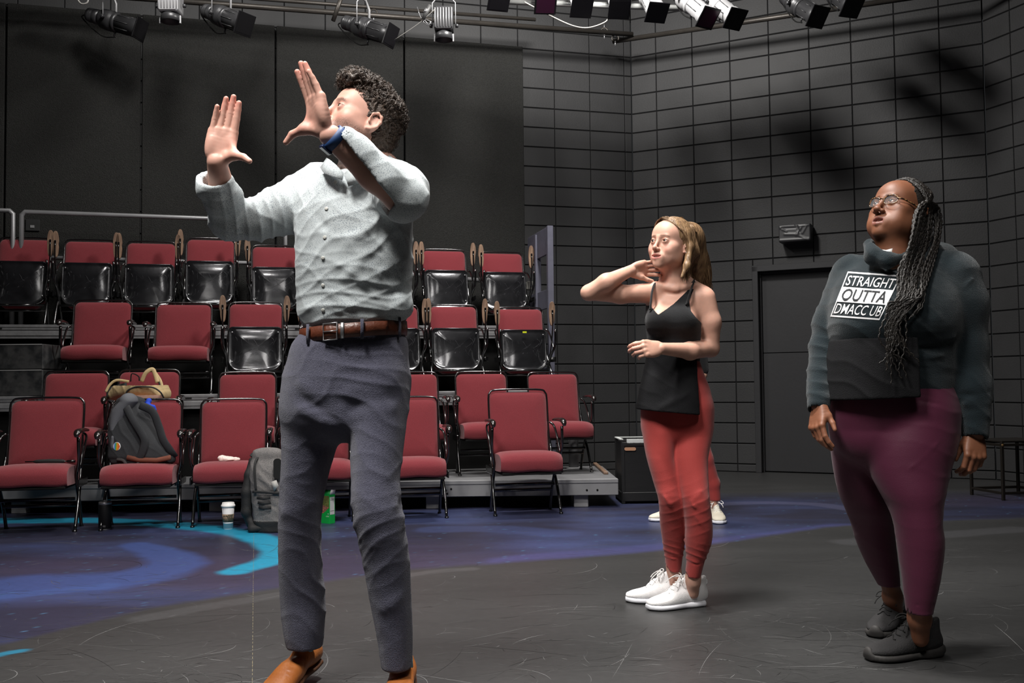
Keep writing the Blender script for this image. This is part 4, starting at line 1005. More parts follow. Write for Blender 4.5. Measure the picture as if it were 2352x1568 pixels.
    g.ell(Q(0, -.02, -.10), (.075, .075, .062), R=R, k=.01, mode='s')
    def hd(V_, N_): 
        L = (V_-hc)@R; top = np.clip((L[:, 2]-.02)/.06, 0, 1); return (.006+.010*top)*(np.abs(np.sin(fbm(V_, 30, 2, 8)*26))-.35)
    o, Vh, Fh = P.cloth('hair', g, hc-.14, hc+.14, .0035, Mh, it=1, parent=body, disp=hd)
    m = MB(); r = random.Random(4); N_ = vnormals(Vh, Fh)
    cand = [i for i in range(0, len(Vh))]; r.shuffle(cand); k_ = 0
    for i in cand:
        L = R.T@(Vh[i]-hc)
        if N_[i]@(Vh[i]-hc) < 0 or L[2] < -.03 or (L[2] < .05 and r.random() < .72) or (L[1] < .045 and L[2] < .03): continue
        c = Vh[i]; n_ = N_[i]; a, b_, _ = basis(n_, (r.gauss(0, 1), r.gauss(0, 1), r.gauss(0, 1))); rad = r.uniform(.004, .0085) if L[2] > .05 else r.uniform(.003, .005); tn = r.uniform(1.2, 2.0); pp = []
        for q in range(11):
            t = q/10*tn*2*PI; pp.append(c+a*rad*math.cos(t)+b_*rad*math.sin(t)*.9+n_*(.001+.006*q/10)+a*.003*q/10)
        m.tube(pp, [.0013*(1-.6*q/10) for q in range(11)], 4, caps=False); k_ += 1
        if k_ > 900: break
    P.add(m, 'curls', Mh, o)
    # ---- shirt
    s = SDF()
    s.tube(rows([(392, 800, 905, 3.0, .075), (410, 735, 935, 3.0, .10), (440, 697, 948, 3.0, .118), (500, 683, 948, 2.99, .132), (560, 681, 946, 2.99, .135), (620, 682, 947, 2.99, .132), (680, 684, 943, 3.0, .130), (712, 686, 942, 3.0, .132), (735, 692, 932, 3.0, .124), (750, 702, 920, 3.0, .110)]), k=0, n=4, power=2.35)
    s.path([at(735, 432, 3.05), at(640, 485, 3.0), at(590, 503, 2.97), at(527, 508, 2.955)], [.078, .070, .060, .052], k=.035, kj=.02); s.path([at(527, 508, 2.955), at(510, 455, 2.88), at(492, 418, 2.84)], [.052, .051, .050], k=.03, kj=.02)
    s.cone(at(492, 418, 2.84), at(468, 437, 2.83), .040, .018, k=.02)                      # flared cuff corner
    ax = norm(at(498, 372, 2.80)-at(510, 455, 2.88)); cu = at(496, 417, 2.84); s.plane(cu, norm(ax*1.0+V3((-.30, 0, -.10))), k=.004) if 0 else None
    sL = [at(900, 428, 2.95), at(922, 440, 2.80), at(926, 455, 2.67), at(880, 418, 2.63), at(815, 362, 2.60), at(785, 333, 2.58)]
    s.path(sL[:3], [.080, .072, .060], k=.04, kj=.03); s.path(sL[2:], [.060, .059, .054, .049], k=.03, kj=.02)
    s.ell(at(922, 700, 2.95), (.032, .05, .03), k=.03)
    # cut the cuffs open
    s.box(cu+ax*.072, (.09, .09, .060), np.stack(basis(ax), 1), r=.002, k=.002, mode='s'); s.cone(cu-ax*.035, cu+ax*.03, .033, .041, k=.004, mode='s')
    a2 = norm(sL[5]-sL[4]); c2 = at(785, 331, 2.58); s.cone(at(872, 411, 2.62), c2+a2*.03, .045, .037, k=.003, mode='s')
    nc = norm((-.80, .10, -.60)); e1 = norm(np.cross(nc, (0, 0, 1))); s.box(at(818, 352, 2.58)+nc*.12, (.12, .13, .16), np.stack([nc, e1, np.cross(nc, e1)], 1), r=.002, k=.002, mode='s')
    # collar opening
    s.cone(at(842, 350, 2.93), at(842, 400, 2.95), .06, .052, k=.01, mode='s')
    # placket, pocket, seams and the big folds
    fY = 2.86
    for a, b_ in (((763, 405), (752, 500)), ((752, 500), (748, 600)), ((748, 600), (748, 735))): 
        for dx in (-9, 9): s.bump(at(a[0]+dx, a[1], fY), at(b_[0]+dx, b_[1], fY), .0035, .0018)
    for a, b_ in (((790, 500), (868, 490)), ((868, 490), (862, 545)), ((862, 545), (828, 562)), ((828, 562), (795, 552)), ((795, 552), (790, 500))): s.bump(at(*a, fY), at(*b_, fY), .004, .0016)
    for a, b_, w_, am in (((700, 455), (745, 520), .010, -.006), ((905, 480), (800, 560), .014, .006), ((930, 520), (840, 600), .012, -.006), ((935, 560), (870, 640), .013, .006), ((700, 640), (800, 700), .012, .005), ((690, 680), (780, 725), .010, -.005), ((860, 725), (935, 690), .014, .008), ((900, 735), (830, 715), .010, -.004), ((760, 640), (770, 730), .012, .004), ((812, 620), (900, 720), .012, .005), ((880, 560), (790, 640), .012, .005)):
        s.bump(at(*a, fY), at(*b_, fY), w_*1.25, am*.95)
    eCenter = at(527, 508, 2.955); e2 = at(926, 455, 2.67)
    fold = lambda c, r: (lambda V_: np.exp(-(((V_-V3(c))**2).sum(1))/r**2))
    wr = [((.3, 0, .95), 42, 1.6, 3, .0045, None), ((-.5, 0, .8), 60, 1.4, 33, .003, None), (norm(at(640, 485, 3.0)-eCenter), 100, .9, 7, .010, fold(at(570, 500, 2.96), .14)), (norm(at(510, 455, 2.88)-eCenter), 120, .7, 9, .004, fold(at(512, 460, 2.88), .09)),
          (norm(sL[3]-sL[4]), 95, .9, 12, .010, fold(at(880, 425, 2.64), .13)), ((0, 0, 1), 80, .8, 15, .006, fold(at(812, 730, 2.9), .16)), ((.7, 0, .7), 60, 1.0, 19, .006, fold(at(900, 560, 2.9), .16))]
    so, Vs, Fs = P.cloth('shirt', s, V3((-1.0, 2.48, 1.02)), V3((.40, 3.25, 1.66)), .0042, M_shirt, wr)
    bv = BVHTree.FromPolygons([tuple(v) for v in Vs], [tuple(int(i) for i in f) for f in Fs])
    def hit(px, py, off=0, bvh=bv):
        d = cam_ray(px, py); h = bvh.ray_cast(Vector((0, 0, CAM_Z)), Vector(d).normalized()); 
        return (V3(h[0])+V3(h[1])*off, V3(h[1])) if h[0] is not None else None
    for px, py in ((771, 418), (750, 479), (746, 545), (742, 592), (742, 655), (742, 712)):
        q = hit(px, py, .0)
        if q: m = MB(); m.lathe([(.0055, 0), (.0055, .0022), (.004, .003), (.0001, .0026)], base=q[0], axis=q[1], n=12); P.add(m, 'button', mat('pearl_button', lin((196, 196, 190)), .3), so)
    # collar: two wings lying from the neck onto the chest
    for L in ([(838, 372, 2.90), (800, 380, 2.87), (768, 372, 2.865), (748, 365, 2.885), (748, 352, 2.93)],):
        pass
    m = MB(); c0 = [(905, 378, 3.04), (880, 360, 2.93), (840, 368, 2.885), (805, 385, 2.868), (790, 398, 2.858)]; c1 = [(925, 392, 3.05), (898, 400, 2.89), (860, 408, 2.85), (828, 420, 2.842), (800, 428, 2.842)]
    G_ = [[at(*q) for q in c0], [at((a[0]+b_[0])/2, (a[1]+b_[1])/2, min(a[2], b_[2])-.004) for a, b_ in zip(c0, c1)], [at(*q) for q in c1]]; m.sheet(G_, thick=.003)
    c0 = [(790, 398, 2.858), (772, 378, 2.87), (757, 366, 2.89), (750, 362, 2.93)]; c1 = [(786, 412, 2.845), (762, 404, 2.85), (742, 396, 2.87), (735, 384, 2.93)]
    G_ = [[at(*q) for q in c0], [at(*q) for q in c1]]; m.sheet(G_, thick=.003); P.add(m, 'collar', M_shirt, so)
    # ---- trousers
    t = SDF()
    t.tube(rows([(752, 704, 920, 3.0, .112), (790, 672, 936, 3.0, .122), (840, 660, 938, 3.0, .128), (890, 652, 940, 3.0, .130), (925, 648, 936, 3.0, .120)]), k=0, power=2.2)
    t.tube(rows([(880, 652, 800, 3.02, .10), (950, 645, 795, 3.02, .098), (1020, 648, 775, 3.03, .085), (1100, 645, 752, 3.05, .078), (1180, 641, 738, 3.07, .070), (1280, 640, 738, 3.11, .066), (1380, 644, 747, 3.15, .066), (1440, 650, 745, 3.16, .064), (1490, 660, 740, 3.17, .060)]), k=.025, n=4)
    t.tube(rows([(870, 795, 938, 2.98, .105), (950, 800, 934, 2.97, .10), (1020, 805, 928, 2.95, .092), (1100, 808, 918, 2.92, .08), (1180, 812, 925, 2.90, .072), (1280, 832, 940, 2.93, .068), (1380, 850, 945, 2.96, .066), (1460, 866, 948, 2.98, .064), (1530, 876, 946, 2.99, .060)]), k=.022, n=4)
    t.plane(at(700, 1482, 3.17), norm(V3((.06, 0, -1))), k=.004) if 0 else None
    for c, r0 in ((at(700, 1500, 3.17), .047), (at(911, 1540, 2.99), .047)): t.cone(c+V3((0, 0, .035)), c+V3((0, 0, -.05)), .040, .046, k=.004, mode='s')
    t.plane(at(905, 1534, 2.99), (0, 0, -1), k=.003)
    t.box(at(700, 1515, 3.17), (.11, .13, .040), k=.003, mode='s', r=.002)
    f2 = 2.87
    for a, b_, w_, am in (((690, 880), (790, 935), .012, .006), ((668, 900), (770, 960), .010, -.007), ((660, 930), (760, 975), .012, .007), ((655, 975), (750, 1005), .012, .006), ((850, 880), (935, 850), .012, -.005), ((800, 900), (925, 860), .016, .008), ((805, 940), (920, 905), .014, -.006), ((815, 955), (930, 930), .014, .006), ((930, 780), (938, 860), .006, -.004),
                       ((650, 1180), (735, 1150), .012, .005), ((820, 1150), (918, 1120), .013, .008), ((820, 1175), (915, 1160), .011, -.007), ((830, 1205), (930, 1190), .014, .008), ((840, 1240), (935, 1225), .012, -.006), ((650, 1440), (740, 1380), .014, .008), ((655, 1400), (700, 1330), .014, -.008), ((880, 1400), (945, 1365), .014, .008), ((880, 1440), (940, 1480), .012, -.006), ((890, 1500), (940, 1505), .010, .005)):
        t.bump(at(a[0], a[1], f2+(.14 if a[0] < 760 and a[1] > 1100 else .02)), at(b_[0], b_[1], f2+(.14 if a[0] < 760 and a[1] > 1100 else .02)), w_*1.4, am*.6)
    hips = fold(at(790, 930, 2.9), .22); kn = fold(at(870, 1180, 2.86), .16); sh = fold(at(700, 1300, 3.05), .24)
    wr = [((.35, 0, .93), 62, 1.6, 31, .005, hips), ((-.35, 0, .93), 50, 1.8, 35, .005, kn), ((.6, 0, .8), 48, 1.8, 37, .006, sh), ((-.5, 0, .85), 45, 1.8, 39, .004, fold(at(905, 1400, 2.9), .22)), ((.2, .3, 1), 26, 2.2, 41, .003, None)]
    P.cloth('trousers', t, V3((-.74, 2.70, .08)), V3((-.20, 3.32, 1.16)), .005, M_trouser, wr)
    # ---- belt
    Mb = mat('brown_leather', lin((92, 48, 32)), .4, spec=.5, bump=.2, bscale=90, var=.15, vscale=20); bc = at(812, 763, 3.0); bw = at(927, 757, 3.0)[0]-bc[0]
    def ring(r0, z0, z1, a0=0, a1=2*PI, n=56, dz=lambda q: 0):
        G = []
        for z in (z0, (z0+z1)/2, z1): G.append([bc+V3(((bw+r0+(.0015 if z == (z0+z1)/2 else 0))*math.cos(q), (.126+r0)*math.sin(q), z+dz(q)+.012*math.cos(q))) for q in np.linspace(a0, a1, n)])
        return G
    m = MB(); m.sheet(ring(.006, -.022, .020), thick=-.004); belt = P.add(m, 'belt', Mb, label='brown leather belt')
    m = MB(); m.sheet(ring(.0115, -.021, .019, -1.98, -.80, 20), thick=-.0035); P.add(m, 'belt_tip', Mb, belt)
    Ms = M_steel
    def onb(q, r0, z): return bc+V3(((bw+r0)*math.cos(q), (.126+r0)*math.sin(q), z+.012*math.cos(q)))
    m = MB(); m.tube([onb(-1.98, .016, -.025), onb(-1.98, .016, .023), onb(-1.72, .018, .023), onb(-1.72, .018, -.025)], .0024, 8, closed=True); m.tube([onb(-1.98, .018, 0), onb(-1.72, .02, 0)], .0018, 6); P.add(m, 'buckle', Ms, belt)
    m = MB(); m.sheet(ring(.015, -.024, .022, -1.66, -1.60, 4), thick=-.003); P.add(m, 'keeper', Ms, belt)
    for q in (-2.35, -1.32, -.55): m = MB(); m.sheet(ring(.017, -.030, .028, q, q+.055, 4), thick=-.004); P.add(m, 'belt_loop', M_trouser, belt)
    # ---- watch
    m = MB(); wa = norm(wL-eL); wc = wL-wa*.012; a, b_, _ = basis(wa, (0, 1, 0)); pp = [wc+a*.0335*math.cos(q)+b_*.0335*math.sin(q) for q in np.linspace(0, 2*PI, 33)[:-1]]
    G_ = [[p_+wa*k*.012+norm(p_-wc)*(.0015 if k == 0 else 0) for p_ in pp+[pp[0]]] for k in (-1, 0, 1)]; m.sheet(G_, thick=.003); wt = P.add(m, 'watch_strap', mat('navy_rubber', lin((30, 62, 110)), .55), label='blue rubber watch strap')
    fd = norm(V3((-.62, -.2, -.75))-wa*np.dot(V3((-.62, -.2, -.75)), wa)); Mx = np.eye(4); Mx[:3, :3] = np.stack([wa, np.cross(fd, wa), fd], 1); Mx[:3, 3] = wc+fd*.034
    m = MB(); m.box((-.017, -.014, -.002), (.017, .014, .008), Matrix(Mx), .003); P.add(m, 'watch_case', mat('navy_glass', lin((24, 44, 84)), .2, spec=.7), wt)
    # ---- shoes and socks
    Ml = mat('tan_leather', lin((176, 108, 54)), .42, spec=.45, bump=.15, bscale=80, color2=lin((146, 82, 38)), var=.6, vscale=14); Mso = mat('brown_sole', lin((90, 56, 34)), .6)
    Msk = mat('pale_blue_sock', lin((110, 150, 164)), .9, bump=.5, bscale=400)
    for heel, toe, roll in ((at_z(728, 1552, .0), at_z(560, 1640, 0), 0), (at_z(934, 1592, .0), at_z(876, 1714, 0), 0)):
        hl = V3((heel[0], heel[1], .045)); d = norm((toe-heel)*[1, 1, 0]); yv = norm(d+V3((0, 0, -.17))); A = frame_from(yv, x=np.cross(yv, (0, 0, 1)))
        u, so_ = shoe_sdf('loafer', .30, .104); 
        U1, U2_ = SDF(), SDF(); sub(U1, u, hl, A); sub(U2_, so_, hl, A)
        for q in (-1, 1): U1.bump(hl+A@V3((q*.03, .09, .085)), hl+A@V3((q*.044, .15, .04)), .0028, -.0022)
        U1.bump(hl+A@V3((-.034, .150, .062)), hl+A@V3((.034, .150, .062)), .0028, .0018)
        ctr = hl+A@V3((0, .15, .05)); so1, _, _ = P.cloth('shoe', U1, ctr-.2, ctr+.2, .0035, Ml, it=1, label='tan leather slip-on shoe'); P.cloth('sole', U2_, ctr-.2, ctr+.2, .0035, Mso, it=1, parent=so1)
        m = MB(); ank = hl+A@V3((0, .058, .13)); m.lathe([(.034, -.085), (.031, -.04), (.030, -.01), (.029, .03)], base=ank, axis=(0, 0, 1), n=18); P.add(m, 'sock', Msk)
    return P
build_man()
# ================================================================ the woman in the black tank top and rust-red joggers
def build_girl():
    Y = 4.22; P = Person('smiling young woman in black tank top and rust-red joggers, hand behind her neck', 1565, 1360, Y)
    hc, yaw, pit = at(1540, 562, 4.20), math.radians(-45), math.radians(3); roll = math.radians(6)
    R = np.array(Matrix.Rotation(roll, 3, 'Y') @ Matrix.Rotation(yaw, 3, 'Z') @ Matrix.Rotation(-pit, 3, 'X')); sc = .97
    b = SDF(); sub(b, head_sdf(jaw=.93, nose=.85, nosew=.9, lip=1.15, smile=1, opn=.0055, brow=.5, lid=1.18), hc, R, sc)
    b.cone(hc+R@V3((0, .022, -.045)), at(1552, 662, 4.25), .044, .046, k=.03); b.cone(hc+R@V3((0, .005, -.075)), at(1545, 655, 4.21), .034, .042, k=.03)
    def trunk(b):
        b.tube([(at(1551, 638, 4.25), at(1588, 638, 4.25)-at(1551, 638, 4.25), V3((0, .045, 0))), (at(1554, 655, 4.25), at(1612, 655, 4.24)-at(1554, 655, 4.25), V3((0, .058, 0))), (at(1552, 672, 4.25), at(1618, 672, 4.24)-at(1552, 672, 4.25), V3((0, .070, 0)))]+rows([(700, 1486, 1612, 4.24, .090), (745, 1486, 1608, 4.22, .100), (780, 1490, 1606, 4.23, .088), (830, 1495, 1604, 4.24, .080), (862, 1492, 1604, 4.24, .085)]), k=.02)
        for px in (1514, 1568): b.ell(at(px, 735, 4.155), (.052, .052, .050), k=.04)
    trunk(b)
    b.tube(rows([(860, 1496, 1600, 4.24, .075), (925, 1500, 1610, 4.25, .070), (955, 1505, 1610, 4.25, .06)]), k=.02)
    for s_, x0, x1 in ((0, 1545, 1508), (0, 1555, 1600)): b.cone(at(x0, 664, 4.170), at(x1, 653, 4.19), .009, .009, k=.02)     # collar bones
    b.path(pts((1515, 960, 4.23), (1540, 1150, 4.19), (1548, 1310, 4.30)), [.050, .030, .026], k=.03); b.path(pts((1588, 960, 4.25), (1603, 1150, 4.14), (1593, 1335, 4.205)), [.052, .034, .027], k=.03)
    b.path([at(1547, 1300, 4.295), at(1554, 1354, 4.30)], [.030, .025], k=.02); b.path([at(1591, 1325, 4.205), at(1592, 1362, 4.228)], [.030, .024], k=.02)
    # image-left arm: upper arm out, forearm folded back to the nape
    sh, el, wr_ = at(1502, 672, 4.22), at(1352, 672, 4.12), at(1449, 621, 4.17)
    b.path([sh, at(1425, 676, 4.16), el], [.044, .037, .032], k=.03, kj=.02); b.path([el, at(1393, 648, 4.09), wr_], [.032, .034, .023], k=.012, kj=.02)
    yh = norm(at(1512, 612, 4.25)-wr_); RH = frame_from(yh, z=(.15, -.75, -.62), x=(.3, .1, 1)); ha, na = hand_sdf(curl=((.60, .65, .4), (.50, .6, .4), (.40, .5, .4), (.30, .45, .3)), spread=(.03, .0, -.02, -.05), tdir=(.5, .9, -.5), tbend=.3); 
    RH = frame_from(yh, z=(-.15, .9, .25), x=(.1, .2, -1)); sub(b, ha, wr_, RH, .88)
    # image-right arm: hanging to the elbow, forearm across the waist
    s2, e2, w2 = at(1618, 684, 4.22), at(1632, 800, 4.24), at(1518, 800, 4.02)
    b.path([s2, at(1632, 740, 4.22), e2], [.047, .043, .036], k=.035, kj=.02); b.path([e2, at(1585, 806, 4.13), w2], [.036, .035, .0235], k=.015, kj=.02)
    yb = norm(at(1452, 800, 3.96)-w2); RB_ = frame_from(yb, z=(-.1, -.85, .5), x=(0, -.3, -.9)); RB_ = frame_from(yb, z=(-.1, -.95, .25), x=(0, .2, 1))
    hb_, nb = hand_sdf(curl=((.60, .70, .45), (.70, .8, .5), (.80, .85, .5), (.9, .9, .5)), spread=(.0, .0, .0, .0), tdir=(.35, .9, -.55), tbend=.5); sub(b, hb_, w2, RB_, .88)
    h1, h2 = wr_+yh*.08, w2+yb*.075
    V, F = multi(b, V3((-.95+1.3-.2, 3.7, 0.03)), V3((1.05, 4.5, 1.72)), .006, [(hc, .140, .0021), (h1, .10, .0023), (h2, .095, .0023)])
    C = np.tile(np.array(lin((202, 156, 137))), (len(V), 1)); C *= .95+.10*fbm(V, 25, 3, 4)[:, None]
    C = head_paint(V, C, hc, R, sc, (190, 110, 104), .75, (92, 66, 50), .85, .9, cheek=((222, 140, 126), .45), opn=.0055)
    for w_, A, q in ((wr_, RH, .9), (w2, RB_, .88)):
        L = (V-w_)@A/q; f = (np.clip((L[:, 1]-.10)/.06, 0, 1)*(np.linalg.norm(L-[0, .09, 0], axis=1) < .13)*.35)[:, None]; C = C*(1-f)+np.array(lin((214, 130, 116)))*f
    body = npmesh('body', V-P.org, F, M_skin, P.root, C); P.eyes(hc, R, sc, body, (78, 66, 56), (-.12, .02))
    m = MB(); G = []; 
    for k in range(9): 
        x = -.017+.0043*k; G.append(hc+R@(V3((x, -.0885+18*x*x, -.0680+.0035*(x/.017)**2))*sc))
    m.tube(G, [.0018]+[.0027]*7+[.0018], 8); P.add(m, 'teeth', mat('teeth', lin((222, 214, 204)), .25, spec=.5), body)
    m = MB(); m.lathe([(.0022, 0), (.0022, .002), (.001, .003)], base=hc+R@(V3((.0835, .004, -.036))*sc), axis=R@V3((1, -.2, 0)), n=10); P.add(m, 'earring', M_steel, label='small stud earring')
    # hair
    Mh = mat('light_brown_hair', lin((148, 118, 86)), .45, spec=.5, bump=.5, bscale=40, color2=lin((98, 74, 52)), var=.35, vscale=26, stretch=(3, 3, .35))
    Qf = lambda x, y, z: hc+R@(V3((x, y, z))*sc)
    g = SDF(); g.ell(Qf(0, .020, .038), (.081, .098, .088), R=R, k=0)
    for c_, r_ in ((Qf(0, .075, .03), (.074, .050, .06)), (at(1588, 542, 4.27), (.052, .05, .06)), (at(1583, 560, 4.29), (.070, .050, .06)), (at(1589, 592, 4.30), (.068, .046, .06)), (at(1596, 620, 4.32), (.058, .040, .055)), (at(1604, 648, 4.335), (.044, .030, .05)), (at(1612, 675, 4.34), (.028, .018, .045)), (at(1617, 694, 4.34), (.014, .010, .035))): g.ell(c_, r_, k=.035)
    g.path([Qf(.070, .006, .045), Qf(.088, .020, -.010), at(1578, 610, 4.13), at(1566, 636, 4.12)], [.016, .017, .014, .006], k=.025, kj=.015)
    g.path([Qf(-.062, -.020, .06), Qf(-.080, .010, .0), Qf(-.078, .03, -.08)], [.014, .016, .014], k=.02)
    g.ell(Qf(.0, -.095, -.010), (.061, .060, .063), R=R, k=.012, mode='s'); g.ell(Qf(.083, -.028, -.022), (.022, .032, .040), R=R, k=.010, mode='s')
    hr, Vh, Fh = P.cloth('hair', g, hc-V3((.16, .2, .34)), hc+V3((.24, .26, .15)), .0035, Mh, wr=[((1, -.2, .05), 330, .10, 3, .0018, None)], it=1, parent=body)
    m = MB(); r = random.Random(8)
    def lock(p, w_, col=None): m.tube(bez(p, 5), [w_*(1-.75*abs(2*i/(5*(len(p)-1))-.9)**3) for i in range(5*(len(p)-1)+1)], 5, caps=False, flat=.5)
    for k in range(150):      # locks from the parting over crown and down the back
        u = r.random(); side = 1 if r.random() < .68 else -1; st = Qf(-.012+r.gauss(0, .003), -.070+.13*u, .098+.022*math.sin(PI*min(1, u*1.1+.1)))
        if side > 0:
            p2 = Qf(.052+.01*u, -.052+.10*u, .095-.02*(1-u)); p3 = Qf(.084, -.020+.085*u, .035); e_x = 1562+50*u+r.uniform(-6, 6); 
            lockp = [st, p2, p3, Qf(.092, .020+.075*u, -.030), at(1572+26*u, 618, 4.13+.2*u), at(e_x, 640+50*u*r.random()+10*r.random(), 4.12+.24*u)]
        else:
            lockp = [st, Qf(-.055, -.050+.10*u, .085), Qf(-.080, -.010+.08*u, .02), Qf(-.080, .03+.05*u, -.06), at(1560+30*u, 640, 4.33)]
        lock([q+V3((r.gauss(0, .002), r.gauss(0, .002), 0)) for q in lockp], r.uniform(.0018, .0045))
    for k in range(90):
        u = r.uniform(-1, 1); st = Qf(.06*u, .09, .07); a_ = at(1597+20*u, 575, 4.30+r.uniform(-.03, .05)); lock([Qf(.03*u, .02, .128), st, a_, at(1610+16*u+r.uniform(-8, 6), 620, 4.31+r.uniform(-.03, .05)), at(1618+12*u+r.uniform(-14, 10), 655+r.uniform(0, 30), 4.32)], r.uniform(.0015, .004))
    for k in range(130):      # surface locks of the fall of hair behind the shoulder
        u = 1-2*r.random(); dz = lambda w_: -w_*math.sqrt(max(0, 1-u*u))
        lock([Qf(.060+.02*u, .035+.03*abs(u), .07), at(1584+26*u, 545, 4.285+dz(.05)), at(1590+37*u, 585, 4.30+dz(.048)), at(1602+30*u+r.gauss(0, 2), 628, 4.33+dz(.038)), at(1612+20*u+r.gauss(0, 3), 660, 4.34+dz(.025)), at(1617+12*u+r.gauss(0, 4), 676+r.random()*24, 4.34+dz(.012))], r.uniform(.0016, .0036))
    P.add(m, 'hair_locks', Mh, hr)
    # ---- tank top
    Mt = mat('black_jersey', lin((17, 18, 21)), .85, spec=.25, sheen=.15, bump=.4, bscale=500, var=.1, vscale=20)
    t = SDF(); trunk(t); t.field(lambda p: np.full(len(p), -.0050), at(1550, 760, 4.24), 2.0); t.plane(at(1550, 640, 4.2), (0, 0, 1), k=.002)
    neck = [(1504, 600), (1505, 652), (1496, 680), (1496, 704), (1512, 723), (1548, 697), (1578, 668), (1588, 648), (1590, 600)]
    armL = [(1400, 600), (1497, 640), (1494, 655), (1484, 682), (1482, 720), (1400, 720)]; armR = [(1700, 600), (1600, 636), (1597, 656), (1583, 690), (1586, 712), (1597, 727), (1612, 742), (1700, 740)]
    def dr(c):
        x, y = pix(c); return (inpoly(x, y, neck) & (c[:, 1] < 4.27)) | inpoly(x, y, armL) | inpoly(x, y, armR) | ((c[:, 1] > 4.24) & (y < 690)) | (y < 646)
    tp, Vt, Ft = P.cloth('tank_top', t, V3((.45, 4.02, 1.0)), V3((.92, 4.42, 1.42)), .0026, Mt, wr=[((.1, 0, 1), 95, .9, 5, .003, lambda V_: np.clip((at(1550, 745, 4.2)[2]-V_[:, 2])/.1, 0, 1))], it=1, drop=dr)
    for S_ in ([(1493, 712, 4.130), (1495, 692, 4.134), (1498, 668, 4.150), (1503, 652, 4.178), (1508, 645, 4.22), (1514, 643, 4.27), (1518, 660, 4.32)], [(1576, 700, 4.128), (1582, 680, 4.136), (1588, 662, 4.160), (1593, 648, 4.19), (1592, 643, 4.23), (1588, 645, 4.28), (1584, 665, 4.32)]):
        m = MB(); m.tube(bez([at(*q) for q in S_], 5), .0062, 8, flat=.45); P.add(m, 'strap', Mt, tp)
    # ---- apron
    Ma = mat('black_apron', lin((24, 24, 26)), .9, spec=.15, bump=.4, bscale=450, var=.12, vscale=18)
    a = SDF(); a.tube(rows([(822, 1484, 1611, 4.24, .106), (850, 1479, 1608, 4.24, .112), (875, 1473, 1608, 4.23, .116), (915, 1465, 1612, 4.22, .128), (952, 1460, 1616, 4.215, .136)]), k=0, power=2.3)
    i_ = SDF(); i_.tube(rows([(810, 1490, 1605, 4.24, .092), (850, 1484, 1602, 4.24, .100), (875, 1477, 1604, 4.235, .108), (915, 1470, 1609, 4.235, .116), (962, 1467, 1613, 4.23, .122)]), k=0, power=2.3); fn, oc, rr_, k_, md = i_.ops[0]; a._op(fn, oc, rr_, .003, 's')
    a.plane(at(1550, 948, 4.1), norm(V3((-.10, 0, -1))), k=.003); a.box(at(1640, 900, 4.25), (.085, .3, .35), k=.004, mode='s', r=.002); a.box(at(1550, 905, 4.34), (.3, .06, .3), k=.004, mode='s', r=.002)
    fa = 4.09; a.bump(at(1470, 872, fa), at(1530, 876, fa), .004, .0025); a.bump(at(1530, 876, fa), at(1595, 866, fa), .004, .0025)
    for p_, q_, w_, am in (((1500, 900), (1560, 880), .012, .004), ((1520, 935), (1590, 900), .014, .005), ((1480, 890), (1490, 940), .010, .004), ((1500, 848), (1590, 842), .007, .003), ((1500, 836), (1560, 832), .006, -.003)): a.bump(at(*p_, fa), at(*q_, fa), w_, am)
    P.cloth('waist_apron', a, V3((.48, 3.98, .74)), V3((.90, 4.42, 1.10)), .0035, Ma, wr=[((.5, 0, .8), 50, .8, 9, .003, None)], it=1, label='short black waist apron with a pocket')
    # ---- joggers
    Mj = mat('rust_red_jersey', lin((156, 54, 50)), .75, spec=.3, sheen=.2, bump=.25, bscale=500, var=.06, vscale=14)
    j = SDF()
    j.tube(rows([(828, 1498, 1606, 4.24, .084), (862, 1488, 1618, 4.245, .094), (900, 1479, 1632, 4.25, .106), (940, 1475, 1637, 4.25, .110), (975, 1474, 1636, 4.25, .102)]), k=0)
    j.tube(rows([(940, 1474, 1560, 4.235, .092), (1000, 1477, 1553, 4.225, .085), (1050, 1485, 1548, 4.20, .076), (1110, 1502, 1560, 4.18, .064), (1150, 1513, 1567, 4.17, .060), (1200, 1516, 1576, 4.22, .060), (1245, 1522, 1573, 4.26, .054), (1275, 1527, 1568, 4.28, .046), (1305, 1529, 1565, 4.295, .041)]), k=.02, n=3)
    j.tube(rows([(940, 1552, 1638, 4.25, .095), (1000, 1548, 1636, 4.24, .09), (1050, 1546, 1626, 4.20, .082), (1110, 1558, 1627, 4.15, .072), (1150, 1567, 1630, 4.13, .068), (1205, 1575, 1636, 4.15, .068), (1245, 1574, 1634, 4.17, .064), (1285, 1577, 1619, 4.19, .050), (1328, 1572, 1608, 4.205, .042)]), k=.02, n=3)
    j.plane(at(1548, 1312, 4.295), norm(V3((-.1, 0, -1))), k=.003); j.box(at(1546, 1326, 4.30), (.055, .07, .022), k=.003, mode='s', r=.002)
    for c in (at(1547, 1312, 4.295), at(1590, 1333, 4.205)): j.cone(c+V3((0, 0, .02)), c+V3((0, 0, -.06)), .034, .036, k=.003, mode='s')
    for cx, cy, Yc in ((1548, 1276, 4.28), (1598, 1290, 4.19)):      # cuff seams
        c = at(cx, cy, Yc)
        for q in range(12):
            a0, a1 = 2*PI*q/12, 2*PI*(q+1)/12; j.bump(c+V3((.046*math.cos(a0), .048*math.sin(a0), 0)), c+V3((.046*math.cos(a1), .048*math.sin(a1), 0)), .004, -.0035)
